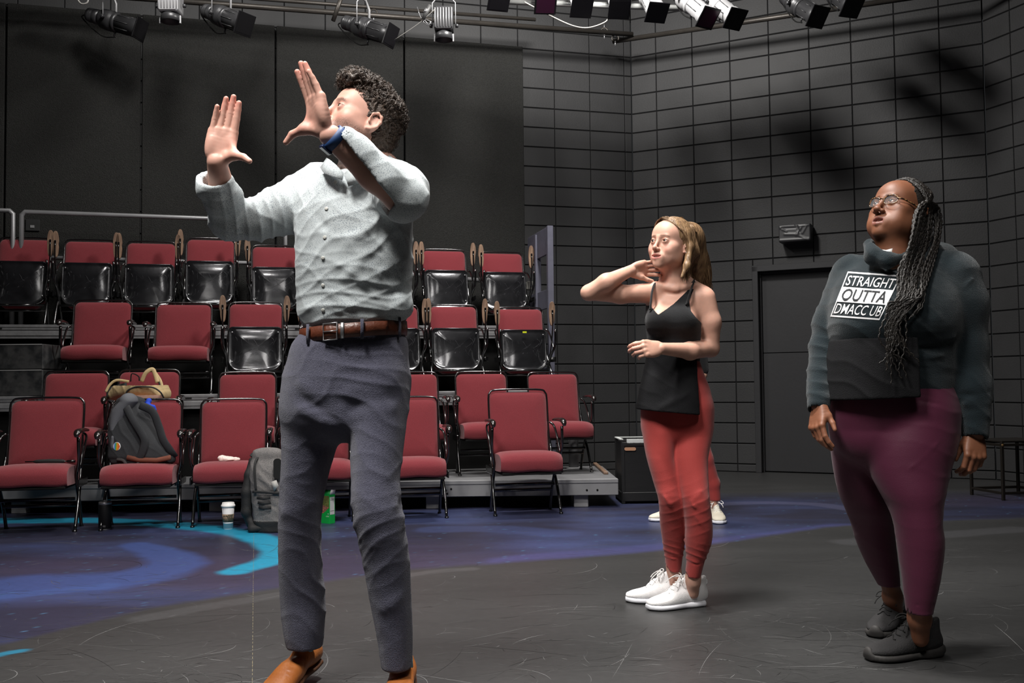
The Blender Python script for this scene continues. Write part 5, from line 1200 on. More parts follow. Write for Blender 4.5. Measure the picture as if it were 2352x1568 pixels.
    for p_, q_, Yc, w_, am in (((1515, 1130), (1540, 1160), 4.11, .010, .006), ((1520, 1165), (1560, 1175), 4.11, .010, -.005), ((1565, 1145), (1595, 1165), 4.06, .010, .007), ((1575, 1170), (1625, 1185), 4.06, .010, -.005), ((1590, 1150), (1610, 1130), 4.07, .010, .004), ((1530, 1255), (1570, 1240), 4.18, .009, .006), ((1530, 1265), (1565, 1262), 4.19, .007, -.004), ((1585, 1270), (1610, 1255), 4.08, .010, .007), ((1610, 1270), (1630, 1240), 4.09, .008, -.004), ((1600, 1190), (1630, 1230), 4.07, .010, .004), ((1520, 1000), (1548, 1100), 4.15, .018, .004)):
        j.bump(at(*p_, Yc), at(*q_, Yc), w_, am)
    kz = at(1580, 1170, 4.1); P.cloth('joggers', j, V3((.46, 3.98, .10)), V3((.95, 4.42, 1.12)), .0042, Mj, wr=[((-.4, 0, .9), 75, .9, 21, .004, lambda V_: np.exp(-((V_-kz)**2).sum(1)/.14**2)), ((.3, 0, .9), 110, .8, 25, .004, lambda V_: np.clip((.30-V_[:, 2])/.06, 0, 1)*(V_[:, 2] > .20))], it=1, label='rust-red joggers with ribbed cuffs')
    # ---- bracelet
    ax = norm(wr_-el); c = wr_-ax*.035; a_, b_, _ = basis(ax); m = MB(); m.tube([c+a_*.0275*math.cos(q)+b_*.0275*math.sin(q)+ax*.004*math.sin(q) for q in np.linspace(0, 2*PI, 25)[:-1]], .0032, 8, closed=True); P.add(m, 'bracelet', M_under, label='thin black bracelet')
    shoes(P, ((at_z(1580, 1384, 0), at_z(1447, 1381, 0)), (at_z(1617, 1389, 0), at_z(1490, 1401, 0))), 'runner', .268, mat('white_knit', lin((232, 230, 230)), .75, bump=.3, bscale=300), mat('white_foam', lin((226, 226, 232)), .5), mat('white_lace', lin((240, 238, 236)), .7), 'white running shoe')
    return P
def shoes(P, pairs, kind, L, mu, ms, ml, lab, logo=None, detail=None):
    for heel, toe in pairs:
        d = norm((toe-heel)*[1, 1, 0]); A = frame_from(d, x=np.cross(d, (0, 0, 1)), z=(0, 0, 1)); u, so_ = shoe_sdf(kind, L, .112 if kind == 'chunky' else .102)
        A = np.stack([np.cross(d, V3((0, 0, 1))), d, V3((0, 0, 1))], 1); hl = V3((heel[0], heel[1], 0))
        U1, U2_ = SDF(), SDF(); sub(U1, u, hl, A); sub(U2_, so_, hl, A); k = L/.285; Pq = lambda x, y, z: hl+A@V3((x, y*k, z))
        if detail: detail(U1, Pq)
        ctr = Pq(0, .14, .06); so1, Vu, Fu = P.cloth('shoe', U1, ctr-.19, ctr+.19, .0032, mu, it=1, label=lab); P.cloth('sole', U2_, ctr-.19, ctr+.19, .0032, ms, it=1, parent=so1)
        bv = BVHTree.FromPolygons([tuple(v) for v in Vu], [tuple(int(i) for i in f) for f in Fu])
        def top(x, y):
            o = Pq(x, y, .25); h = bv.ray_cast(Vector(o), Vector((0, 0, -1))); return V3(h[0])+V3((0, 0, .002)) if h[0] is not None else Pq(x, y, .07)
        m = MB()
        for i, y in enumerate((.118, .134, .150, .166, .182)):
            w_ = .019+.001*i; m.tube([top(x, y+.006*math.sin(x*150+i)) for x in np.linspace(-w_, w_, 7)], .0022, 6)
        c = top(0, .112)
        for q in (-1, 1):
            m.tube(bez([c, c+A@V3((q*.018, -.004, .012)), c+A@V3((q*.040, .006, .010)), c+A@V3((q*.046, .020, -.004)), c+A@V3((q*.030, .022, -.002)), c+A@V3((q*.008, .008, .003))], 5), .0021, 6)
            m.tube(bez([c, c+A@V3((q*.014, .014, .008)), c+A@V3((q*.034, .040, -.010)), c+A@V3((q*.040, .052, -.026))], 5), .0021, 6)
        P.add(m, 'laces', ml, so1)
        if kind == 'runner': m = MB(); m.tube(bez([Pq(0, .0, .098), Pq(0, -.012, .104), Pq(0, -.016, .094), Pq(0, -.006, .086)], 4), .003, 6, flat=2.0); P.add(m, 'heel_tab', mu, so1)
        if logo: 
            m = MB(); lc = Pq(0.006, .086, .118); r = random.Random(3)
            n_ = norm(A@V3((.75, .55, .35))); a_, b_, _ = basis(n_); lc = Pq(.016, .088, .105)
            for q in range(9): t = q*PI*2/9; m.tube([lc+n_*.004+a_*.003*math.cos(t)+b_*.003*math.sin(t), lc+n_*.004+a_*.0085*math.cos(t+.3)+b_*.0085*math.sin(t+.3)], .0011, 5)
            P.add(m, 'tongue_emblem', logo, so1)
build_girl()
# ================================================================ the woman in the dark hoodie with long braids
def build_braids_woman():
    P = Person('woman in glasses, dark slogan hoodie and plum leggings, long black braids, looking up', 2090, 1440, 3.45)
    hc, yaw, pit = at(2065, 488, 3.44), math.radians(-59), math.radians(20)
    R = np.array(Matrix.Rotation(yaw, 3, 'Z') @ Matrix.Rotation(-pit, 3, 'X')); sc = 1.0; Q = lambda x, y, z: hc+R@(V3((x, y, z))*sc)
    b = SDF(); sub(b, head_sdf(jaw=1.10, full=1.0, nose=.95, nosew=1.22, lip=1.45, opn=.010, brow=.7), hc, R, sc)
    b.cone(Q(0, .03, -.06), at(2080, 600, 3.50), .060, .056, k=.03); b.cone(Q(0, -.015, -.080), at(2052, 590, 3.42), .046, .060, k=.04)
    b.tube(rows([(625, 1975, 2165, 3.48, .09), (670, 1940, 2168, 3.46, .125), (740, 1935, 2175, 3.44, .135), (820, 1940, 2170, 3.46, .13), (900, 1935, 2170, 3.48, .13), (950, 1945, 2170, 3.48, .11)]), k=.03)
    b.path(pts((1965, 960, 3.52), (1980, 1140, 3.58), (2043, 1335, 3.77)), [.08, .045, .030], k=.03); b.path([at(2043, 1325, 3.77), at(2050, 1370, 3.80), at(2056, 1402, 3.82)], [.032, .034, .028], k=.02)
    b.path(pts((2100, 960, 3.44), (2100, 1140, 3.38), (2110, 1390, 3.36)), [.09, .055, .033], k=.03); b.path([at(2110, 1370, 3.365), at(2112, 1420, 3.385), at(2114, 1466, 3.408)], [.036, .036, .028], k=.02)
    # arms and hands
    s1, e1, w1 = at(1950, 640, 3.54), at(1898, 780, 3.52), at(1880, 930, 3.42)
    b.path([s1, at(1900, 770, 3.54), at(1884, 880, 3.47), w1], [.04, .026, .024, .026], k=.03, kj=.02)
    y1 = norm(at(1874, 1010, 3.37)-w1); A1 = frame_from(y1, x=(.30, -.85, .0)); A1 = np.stack([A1[:, 0], A1[:, 1], -np.cross(A1[:, 0], A1[:, 1])], 1)
    if A1[0, 2] > 0: A1[:, 2] *= -1
    h1, n1 = hand_sdf(curl=((.35, .45, .25), (.45, .55, .3), (.55, .6, .3), (.6, .6, .3)), spread=(.05, .0, -.03, -.06), tdir=(.45, .95, -.4), tbend=.4, fat=1.1); sub(b, h1, w1, A1, .92)
    s2, e2, w2 = at(2200, 640, 3.42), at(2222, 800, 3.42), at(2240, 992, 3.37)
    b.path([s2, e2, w2], [.06, .044, .031], k=.03, kj=.02)
    y2 = norm(at(2240, 1085, 3.33)-w2); A2 = frame_from(y2, z=(.15, -.95, .1), x=(-1, -.15, 0)); h2, n2 = hand_sdf(curl=((.45, .7, .4), (.5, .75, .4), (.55, .8, .4), (.6, .8, .4)), spread=(.03, .0, -.02, -.04), tdir=(.30, .95, -.55), tbend=.3, fat=1.15); sub(b, h2, w2, A2, .95)
    c1, c2 = w1+y1*.08, w2+y2*.08
    V, F = multi(b, V3((.85, 3.0, .03)), V3((1.85, 4.05, 1.70)), .006, [(hc, .150, .0021), (c1, .10, .0025), (c2, .10, .0025)])
    C = np.tile(np.array(lin((122, 78, 56))), (len(V), 1)); C *= .93+.14*fbm(V, 25, 3, 4)[:, None]
    C = head_paint(V, C, hc, R, sc, (122, 74, 66), .8, (22, 15, 13), 1.1, 1.0, cheek=((140, 84, 58), .4), opn=.010)
    for w_, A in ((w1, A1), (w2, A2)):
        L = (V-w_)@A; f = (np.clip((-L[:, 2]-.004)/.01, 0, 1)*(np.linalg.norm(L-[0, .09, 0], axis=1) < .13)*.4)[:, None]; C = C*(1-f)+np.array(lin((160, 108, 84)))*f
    body = npmesh('body', V-P.org, F, M_skin, P.root, C); P.eyes(hc, R, sc, body, (34, 22, 18), (-.1, .15))
    m = MB(); m.tube([Q(-.017+.0043*k, -.0875+18*(-.017+.0043*k)**2, -.0672) for k in range(9)], [.002]+[.0034]*7+[.002], 8); P.add(m, 'teeth', mat('teeth', lin((222, 214, 204)), .25, spec=.5), body)
    # glasses
    Mg = mat('tortoiseshell', lin((44, 28, 20)), .2, spec=.7, coat=.5, color2=lin((150, 110, 70)), var=.12, vscale=130, detail=1); Mw = mat('gold_wire', lin((150, 130, 110)), .25, .8)
    Ml = mat('clear_lens', (.95, .97, 1), .02, spec=.8, alpha=.07)
    gt = P.add((lambda m: (m.tube([Q(-.008, -.0985, .006), Q(0, -.1010, .009), Q(.008, -.0985, .006)], .0014, 6), m)[1])(MB()), 'glasses', Mg, label='tortoiseshell browline glasses')
    for q in (-1, 1):
        out = [(q*(.0335+.0245*math.copysign(abs(math.cos(a))**.8, math.cos(a))), -.0985+.010*max(0, math.cos(a) if True else 0)**1.5+.004, .0015+.0165*math.copysign(abs(math.sin(a))**.85, math.sin(a))) for a in np.linspace(0, 2*PI, 33)[:-1]]
        W3 = [Q(*p_) for p_ in out]; m = MB(); m.tube([W3[i] for i in range(0, 18)], [.0024]*18, 6, flat=1.0); P.add(m, 'brow_rim', Mg, gt); m = MB(); m.tube([W3[i] for i in list(range(17, 32))+[0]], .0010, 6); P.add(m, 'wire_rim', Mw, gt)
        m = MB(); cc = sum(W3)/len(W3)-R@V3((0, .0012, 0)); m.add([cc]+W3, [(0, 1+i, 1+(i+1) % 32) for i in range(32)], True); P.add(m, 'lens', Ml, gt)
        m = MB(); m.tube(bez([Q(q*.0575, -.0850, .006), Q(q*.0700, -.070, .006), Q(q*.0800, -.02, .004), Q(q*.0830, .010, .002)], 4), .0024, 6, flat=1.3); P.add(m, 'temple', Mg, gt)
    # hair: scalp cap and braids
    Mh = mat('black_braid', lin((18, 16, 15)), .42, spec=.5, bump=.4, bscale=300, color2=lin((42, 37, 33)), var=.5, vscale=70)
    g = SDF(); g.ell(Q(0, .022, .036), (.079, .096, .086), R=R, k=0); g.ell(Q(0, .05, -.02), (.072, .062, .070), R=R, k=.03); g.ell(Q(0, -.092, .000), (.070, .066, .080), R=R, k=.012, mode='s'); g.ell(Q(.085, -.02, -.05), (.03, .04, .055), R=R, k=.012, mode='s'); g.ell(Q(-.085, -.02, -.05), (.03, .04, .055), R=R, k=.012, mode='s'); g.ell(Q(0, -.02, -.10), (.08, .075, .055), R=R, k=.01, mode='s')
    cap, _, _ = P.cloth('hair', g, hc-.14, hc+.14, .004, Mh, wr=[(R@V3((1, 0, 0)), 260, .3, 3, .003, None)], it=1, parent=body)
    r = random.Random(11)
    def braid(m, path, rad, tip=.35):
        P_ = np.array(bez(path, 14)); d = np.r_[0, np.cumsum(np.linalg.norm(P_[1:]-P_[:-1], axis=1))]; n = int(d[-1]/.0042); t = np.linspace(0, d[-1], n); X = np.stack([np.interp(t, d, P_[:, i]) for i in range(3)], 1)
        tg = np.gradient(X, axis=0); tg /= np.linalg.norm(tg, axis=1, keepdims=True); s_ = np.cross(tg, [0, .9, .2]); s_ /= np.linalg.norm(s_, axis=1, keepdims=True)
        ph = t/.0125*PI; zz = np.sin(ph); X = X+s_*(zz*rad*.38)[:, None]; taper = np.clip(1.0-(t/d[-1])**3*(1-tip), tip, 1); rr = rad*taper*(.80+.32*np.abs(np.cos(ph)))
        m.tube(list(X), list(rr), 6, smooth=True)
    def E(a_, b_, k=1.05): a_, b_ = math.radians(a_), math.radians(b_); return Q(.079*k*math.sin(a_), .022+.096*k*math.cos(a_)*math.sin(b_), .036+.086*k*math.cos(a_)*math.cos(b_))
    for grp in range(70):
        u = grp/69.0; m = MB(); a0 = -48+126*u+r.gauss(0, 2); v = min(1, max(0, 1-u+r.gauss(0, .12))); k0 = 1.04+.05*r.random()
        path = [E(a0, -34+12*abs(u-.4), 1.02), E(a0+.22*(88-a0), -12, k0), E(a0+.55*(90-a0), 12+26*v, k0+.02), E(a0+.88*(94-a0), 10+55*v, k0+.05)]
        if grp % 3 == 0: a0 = 20+58*r.random(); v = .3*r.random(); path = [E(a0, -36, 1.02), E(a0+.5*(88-a0), -26, k0), E(88, -14+8*v, k0+.03)]
        b1 = at(2106+50*v+r.gauss(0, 3), 492+r.gauss(0, 5), 3.345+.11*v); b2 = at(2092+64*v, 552, 3.285+.11*v)
        b3 = at(2068+62*v+r.gauss(0, 4), 630+r.gauss(0, 6), 3.265+.03*v); endx = 2040+52*v+r.gauss(0, 6); ey = 700+r.random()*55-20*v
        path += [b1, b2, b3, at(endx+22, (630+ey)/2+20, 3.235), at(endx, ey, 3.235)]
        if r.random() < .22: path += [at(2062+r.gauss(0, 18), ey+60, 3.235), at(2064+r.gauss(0, 22), ey+90+r.random()*60, 3.24)]
        braid(m, path, r.uniform(.0046, .0058)); P.add(m, 'braid', Mh, cap)
    # ---- hoodie
    Mo = mat('dark_teal_fleece', lin((24, 35, 40)), .9, spec=.15, sheen=.2, bump=.5, bscale=420, var=.12, vscale=15)
    s = SDF()
    s.tube(rows([(566, 2012, 2140, 3.50, .085), (584, 1992, 2160, 3.50, .105), (606, 1962, 2200, 3.50, .13), (640, 1925, 2212, 3.48, .160), (700, 1910, 2208, 3.45, .185), (755, 1909, 2203, 3.44, .185), (800, 1914, 2196, 3.46, .170), (840, 1908, 2195, 3.47, .172), (862, 1907, 2192, 3.47, .168)]), k=0, n=4, power=2.25)
    s.path([at(1958, 632, 3.55), at(1905, 740, 3.55), at(1892, 800, 3.53), at(1882, 890, 3.46)], [.075, .055, .047, .044], k=.03, kj=.02); s.path([at(1882, 895, 3.45), at(1880, 930, 3.425)], [.041, .038], k=.006)
    s.path([at(2185, 640, 3.43), at(2208, 700, 3.41), at(2218, 800, 3.41), at(2232, 890, 3.39), at(2238, 948, 3.38)], [.098, .084, .070, .060, .054], k=.035, kj=.03); s.path([at(2239, 958, 3.375), at(2240, 992, 3.37)], [.047, .044], k=.006)
    s.path([at(2008, 568, 3.37), at(2010, 586, 3.35), at(2038, 597, 3.32), at(2085, 588, 3.34)], [.020, .026, .024, .022], k=.03, kj=.02)        # hood rolled at the neck
    s.path([at(1999, 562, 3.42), at(2004, 590, 3.36)], [.022, .026], k=.02); s.path([at(2120, 580, 3.50), at(2160, 600, 3.58), at(2100, 585, 3.66), at(2030, 585, 3.62)], [.05, .06, .06, .05], k=.03, kj=.03)
    s.cone(at(2050, 520, 3.37), at(2044, 586, 3.37), .070, .054, k=.010, mode='s')
    for c_, d_, r_ in ((at(1880, 928, 3.425), y1, .028), (at(2240, 990, 3.37), y2, .033)): s.cone(c_-d_*.012, c_+d_*.03, r_, r_+.002, k=.003, mode='s')
    fy = 3.27
    for p_, q_, Yc, w_, am in (((1925, 760), (2000, 775), 3.27, .010, -.006), ((1915, 775), (2050, 790), 3.28, .012, .006), ((2100, 780), (2190, 775), 3.30, .012, .007), ((2110, 800), (2190, 800), 3.30, .010, -.006), ((2115, 820), (2190, 815), 3.30, .010, .006), ((2060, 745), (2150, 730), 3.27, .016, .005), ((1912, 690), (1935, 750), 3.34, .012, -.005),
                       ((2150, 605), (2235, 640), 3.36, .006, .006), ((2235, 640), (2165, 700), 3.33, .006, .005), ((2165, 700), (2150, 760), 3.33, .007, -.005), ((2210, 910), (2262, 900), 3.34, .012, -.006), ((2205, 930), (2268, 925), 3.34, .012, .007), ((1865, 860), (1900, 850), 3.40, .010, .005), ((1866, 890), (1898, 895), 3.40, .009, -.005), ((2108, 845), (2193, 850), 3.30, .004, -.005)):
        s.bump(at(*p_, Yc), at(*q_, Yc), w_, am)
    hd_, Vh, Fh = P.cloth('hoodie', s, V3((.98, 3.1, .75)), V3((1.78, 3.80, 1.50)), .0042, Mo, wr=[((.5, 0, .8), 45, 1.2, 5, .004, None), ((.1, 0, 1), 70, 1.2, 9, .005, lambda V_: np.exp(-((V_-at(2240, 900, 3.38))**2).sum(1)/.13**2)), ((.2, 0, 1), 80, 1.2, 12, .003, lambda V_: np.exp(-((V_-at(1885, 840, 3.48))**2).sum(1)/.12**2))], label='dark teal hooded sweatshirt')
    bv = BVHTree.FromPolygons([tuple(v) for v in Vh], [tuple(int(i) for i in f) for f in Fh])
    # printed slogan, laid on the cloth
    Mp = mat('white_print', lin((214, 214, 216)), .7); Mk = mat('black_print', lin((20, 24, 28)), .8)
    qd = [V3((1948, 624, 0)), V3((2070, 633, 0)), V3((2020, 735, 0)), V3((1908, 727, 0))]     # tl tr br bl on the chest
    def onchest(u, v, off):
        p_ = (qd[0]*(1-u)+qd[1]*u)*(1-v)+(qd[3]*(1-u)+qd[2]*u)*v; d = cam_ray(p_[0], p_[1]); h = bv.ray_cast(Vector((0, 0, CAM_Z)), Vector(d).normalized())
        return V3(h[0])+V3(h[1])*off if h[0] is not None else at(p_[0], p_[1], 3.26)
    def grid(u0, v0, u1, v1, off, m, n=16, k=6): m.sheet([[onchest(u0+(u1-u0)*j/n, v0+(v1-v0)*i/k, off) for j in range(n+1)] for i in range(k+1)][::-1])
    m = MB(); grid(0, 0, 1, .035, .0020, m, k=1); grid(0, .965, 1, 1, .0020, m, k=1); grid(0, .0, .022, 1, .0020, m, 1, 14); grid(.978, 0, 1, 1, .0020, m, 1, 14); grid(0, .335, 1, .665, .0020, m, 24, 6); sl = P.add(m, 'printed_slogan', Mp, hd_, label='white boxed slogan print on the chest')
    fs = [q_ for q_ in (None,)]
    def word(txt, u0, u1, v0, v1, mt, off):
        cu = bpy.data.curves.new('t', 'FONT'); cu.body = txt; cu.resolution_u = 3; cu.offset = .006; ob = bpy.data.objects.new('t', cu); COL.objects.link(ob); dg = bpy.context.evaluated_depsgraph_get(); me = bpy.data.meshes.new_from_object(ob.evaluated_get(dg))
        import bmesh
        bm = bmesh.new(); bm.from_mesh(me); bmesh.ops.triangulate(bm, faces=bm.faces); bmesh.ops.subdivide_edges(bm, edges=[e for e in bm.edges if e.calc_length() > .12], cuts=3, use_grid_fill=False); bmesh.ops.triangulate(bm, faces=bm.faces)
        co = np.array([v.co[:] for v in bm.verts]); lo_, hi_ = co.min(0), co.max(0); q_ = (co-lo_)/(hi_-lo_+1e-9)
        pts_ = [onchest(u0+(u1-u0)*a_[0], v1-(v1-v0)*a_[1], off) for a_ in q_]; m = MB(); m.add(pts_, [tuple(v.index for v in f.verts) for f in (bm.verts.index_update() or bm.faces)]); bm.free()
        bpy.data.objects.remove(ob); P.add(m, 'slogan_word', mt, sl)
    word('STRAIGHT', .05, .95, .085, .30, Mp, .0022); word('OUTTA', .07, .93, .375, .63, Mk, .0034); word('DMACC UB', .04, .96, .70, .925, Mp, .0022)
    # tee at the neck
    m = MB(); m.sheet([[at(2022, 584, 3.345), at(2035, 588, 3.335), at(2048, 584, 3.34)], [at(2020, 572, 3.36), at(2035, 574, 3.35), at(2050, 570, 3.355)]], thick=.003); P.add(m, 'white_undershirt', mat('white_cotton', lin((205, 203, 200)), .9), label='white undershirt at the neck')
    # ---- apron
    Ma = mat('black_apron', lin((24, 24, 26)), .9); a = SDF()
    a.tube(rows([(770, 1912, 2196, 3.455, .185), (800, 1904, 2196, 3.455, .192), (850, 1896, 2200, 3.455, .198), (920, 1893, 2205, 3.455, .200)]), k=0, power=2.35); i_ = SDF(); i_.tube(rows([(755, 1917, 2191, 3.46, .178), (800, 1909, 2191, 3.46, .184), (850, 1901, 2195, 3.46, .190), (930, 1898, 2200, 3.46, .192)]), k=0, power=2.35); fn, oc, rr_, k_, md = i_.ops[0]; a._op(fn, oc, rr_, .003, 's')
    a.plane(at(2000, 917, 3.3), (.04, 0, -1), k=.003); a.plane(at(2000, 776, 3.3), (0, 0, 1), k=.003); a.box(at(2110, 850, 3.27)+V3((.16, 0, 0)), (.16, .35, .35), k=.004, mode='s', r=.002); a.box(at(2000, 850, 3.60), (.4, .11, .3), k=.004, mode='s', r=.002)
    a.bump(at(1902, 822, 3.26), at(2000, 826, 3.25), .004, .0028); a.bump(at(2000, 826, 3.25), at(2110, 818, 3.26), .004, .0028); a.bump(at(1925, 825, 3.26), at(1926, 912, 3.26), .004, .0016)
    for p_, q_, w_, am in (((1930, 790), (2030, 800), .008, .004), ((2040, 790), (2100, 800), .008, -.003), ((1905, 860), (1915, 910), .010, .004)): a.bump(at(*p_, 3.26), at(*q_, 3.26), w_, am)
    P.cloth('waist_apron', a, V3((.98, 3.1, .80)), V3((1.60, 3.75, 1.14)), .0042, Ma, wr=[((.4, 0, .8), 40, .9, 9, .003, None)], it=1, label='black waist apron with a wide pocket')
    # ---- leggings
    Mlg = mat('plum_leggings', lin((78, 23, 49)), .6, spec=.35, sheen=.1, bump=.15, bscale=500, var=.05, vscale=10); l = SDF()
    l.tube(rows([(845, 1915, 2188, 3.47, .155), (900, 1906, 2194, 3.47, .165), (945, 1906, 2198, 3.47, .168), (985, 1910, 2196, 3.47, .15)]), k=0, power=2.2)
    l.tube(rows([(960, 1906, 2040, 3.52, .125), (1020, 1911, 2015, 3.54, .115), (1080, 1918, 2015, 3.56, .10), (1130, 1928, 2030, 3.58, .092), (1165, 1942, 2045, 3.60, .085), (1200, 1956, 2050, 3.65, .082), (1250, 1971, 2055, 3.70, .074), (1300, 1994, 2062, 3.74, .058), (1345, 2019, 2067, 3.77, .043)]), k=.02, n=3)
    l.tube(rows([(960, 1990, 2199, 3.44, .15), (1020, 1986, 2194, 3.42, .142), (1080, 2000, 2178, 3.40, .125), (1130, 2024, 2167, 3.38, .112), (1165, 2044, 2161, 3.37, .10), (1205, 2057, 2160, 3.36, .09), (1252, 2064, 2165, 3.36, .086), (1331, 2075, 2156, 3.36, .068), (1400, 2082, 2142, 3.365, .048)]), k=.02, n=3)
    l.plane(at(2100, 1408, 3.365), (0, 0, -1), k=.003); l.box(at(2040, 1362, 3.78), (.072, .10, .028), k=.003, mode='s', r=.002)
    for c in (at(2110, 1408, 3.365), at(2043, 1346, 3.77)): l.cone(c+V3((0, 0, .015)), c+V3((0, 0, -.06)), .036, .038, k=.003, mode='s')
    for p_, q_, Yc, w_, am in (((2112, 918), (2195, 935), 3.30, .0035, -.004), ((2112, 905), (2195, 924), 3.30, .0035, -.0035), ((2200, 975), (2110, 1060), 3.28, .004, .002), ((2110, 1060), (2060, 1100), 3.28, .004, .002), ((2085, 1120), (2088, 1395), 3.27, .003, .0015), ((2080, 1388), (2145, 1390), 3.32, .003, -.003), ((1990, 990), (1975, 945), 3.30, .006, -.004)): l.bump(at(*p_, Yc), at(*q_, Yc), w_, am)
    P.cloth('leggings', l, V3((1.0, 3.15, .12)), V3((1.62, 3.92, 1.0)), .005, Mlg, wr=[((.3, 0, 1), 40, 1.2, 15, .0015, None)], it=1, label='plum high-waisted leggings')
    Mu = mat('black_suede', lin((36, 35, 36)), .85, bump=.3, bscale=200, var=.15, vscale=30); Mfs = mat('black_foam', lin((48, 46, 45)), .7)
    def det(U, Pq):
        for q in (-1, 1):
            U.bump(Pq(q*.047, .215, .035), Pq(q*.030, .165, .062), .0025, .0022); U.bump(Pq(q*.030, .165, .062), Pq(q*.046, .13, .03), .0025, .0022); U.bump(Pq(q*.040, .10, .055), Pq(q*.034, .035, .070), .003, -.003); U.bump(Pq(q*.036, .02, .05), Pq(q*.042, .10, .03), .004, .003)
    shoes(P, ((at_z(2068, 1433, 0), at_z(2014, 1464, 0)), (at_z(2152, 1503, 0), at_z(1990, 1518, 0))), 'chunky', .275, Mu, Mfs, mat('black_lace', lin((22, 22, 22)), .8), 'black chunky trainer', mat('pale_emblem', lin((200, 196, 190)), .6), det)
build_braids_woman()

# ================================================================ the person almost hidden behind the young woman
def build_hidden():
    Y = 6.82; P = Person('person in red trousers and white trainers, hidden behind the young woman', 1572, 1190, Y)
    b = SDF(); hc = at(1566, 700, Y); sub(b, head_sdf(jaw=.93, nose=.85), hc, np.eye(3), .92)
    b.cone(hc+[0, .02, -.05], at(1564, 770, Y), .042, .046, k=.03); b.tube(rows([(775, 1530, 1598, Y, .06), (790, 1515, 1612, Y, .075), (840, 1520, 1606, Y, .09), (880, 1526, 1600, Y, .08), (930, 1518, 1608, Y, .09), (965, 1522, 1606, Y, .08)]), k=.02)
    b.path(pts((1606, 795, Y), (1612, 860, Y-.02), (1588, 895, Y-.14), (1562, 880, Y-.18)), [.042, .034, .028, .022], k=.02); b.path(pts((1522, 795, Y), (1514, 860, Y-.02), (1536, 895, Y-.14), (1560, 888, Y-.18)), [.042, .034, .028, .022], k=.02)
    for q, c in ((1, at(1560, 880, Y-.19)), (-1, at(1562, 888, Y-.19))):
        h_, _ = hand_sdf(curl=((.3, .4, .3),)*4); A = frame_from((-q*.9, -.1, -.3), z=(0, -1, .2), x=(0, 0, 1)); sub(b, h_, c, A, .85)
    b.path(pts((1590, 940, Y), (1622, 1070, Y-.03), (1642, 1165, Y)), [.06, .036, .024], k=.03); b.path(pts((1545, 940, Y), (1540, 1060, Y-.02), (1556, 1165, Y)), [.06, .036, .024], k=.03)
    V, F = multi(b, V3((.85, 6.4, .03)), V3((1.6, 7.15, 1.75)), .009, [(hc, .15, .004)], 1); C = np.tile(np.array(lin((205, 160, 140))), (len(V), 1))
    body = npmesh('body', V-P.org, F, M_skin, P.root, C); P.eyes(hc, np.eye(3), .92, body)
    g = SDF(); g.ell(hc+[0, .02, .034], (.074, .090, .080), k=0); g.ell(hc+[0, .08, -.03], (.04, .03, .07), k=.03); g.ell(hc+[0, -.085, -.005], (.055, .055, .072), k=.01, mode='s'); P.cloth('hair', g, hc-.18, hc+.16, .006, mat('light_brown_hair', lin((118, 92, 66)), .4), parent=body)
    t = SDF(); t.tube(rows([(776, 1530, 1598, Y, .065), (792, 1510, 1617, Y, .085), (840, 1515, 1611, Y, .10), (890, 1521, 1605, Y, .092), (935, 1512, 1613, Y, .10)]), k=0); t.path(pts((1606, 795, Y), (1612, 850, Y-.02)), [.052, .046], k=.03); t.path(pts((1522, 795, Y), (1514, 850, Y-.02)), [.052, .046], k=.03)
    P.cloth('shirt', t, V3((.9, 6.45, .85)), V3((1.5, 7.15, 1.4)), .008, mat('black_jersey', lin((17, 18, 21)), .85))
    j = SDF(); j.tube(rows([(925, 1514, 1612, Y, .10), (960, 1512, 1616, Y, .105)]), k=0); j.path(pts((1588, 960, Y), (1617, 1055, Y-.03), (1637, 1110, Y-.01), (1641, 1146, Y)), [.085, .062, .048, .042], k=.03, kj=.02); j.path(pts((1543, 960, Y), (1542, 1060, Y-.02), (1555, 1146, Y)), [.085, .06, .042], k=.03, kj=.02)
    j.plane(at(1600, 1150, Y), (0, 0, -1), k=.003); P.cloth('trousers', j, V3((.85, 6.45, .10)), V3((1.55, 7.15, .98)), .006, mat('rust_red_jersey', lin((150, 52, 48)), .75), label='red trousers')
    shoes(P, ((at_z(1640, 1192, 0), at_z(1656, 1206, 0)), (at_z(1572, 1193, 0), at_z(1497, 1197, 0))), 'runner', .262, mat('cream_knit', lin((222, 214, 196)), .8, bump=.3, bscale=300), mat('white_foam', lin((226, 226, 232)), .5), mat('white_lace', lin((240, 238, 236)), .7), 'cream running shoe')
build_hidden()
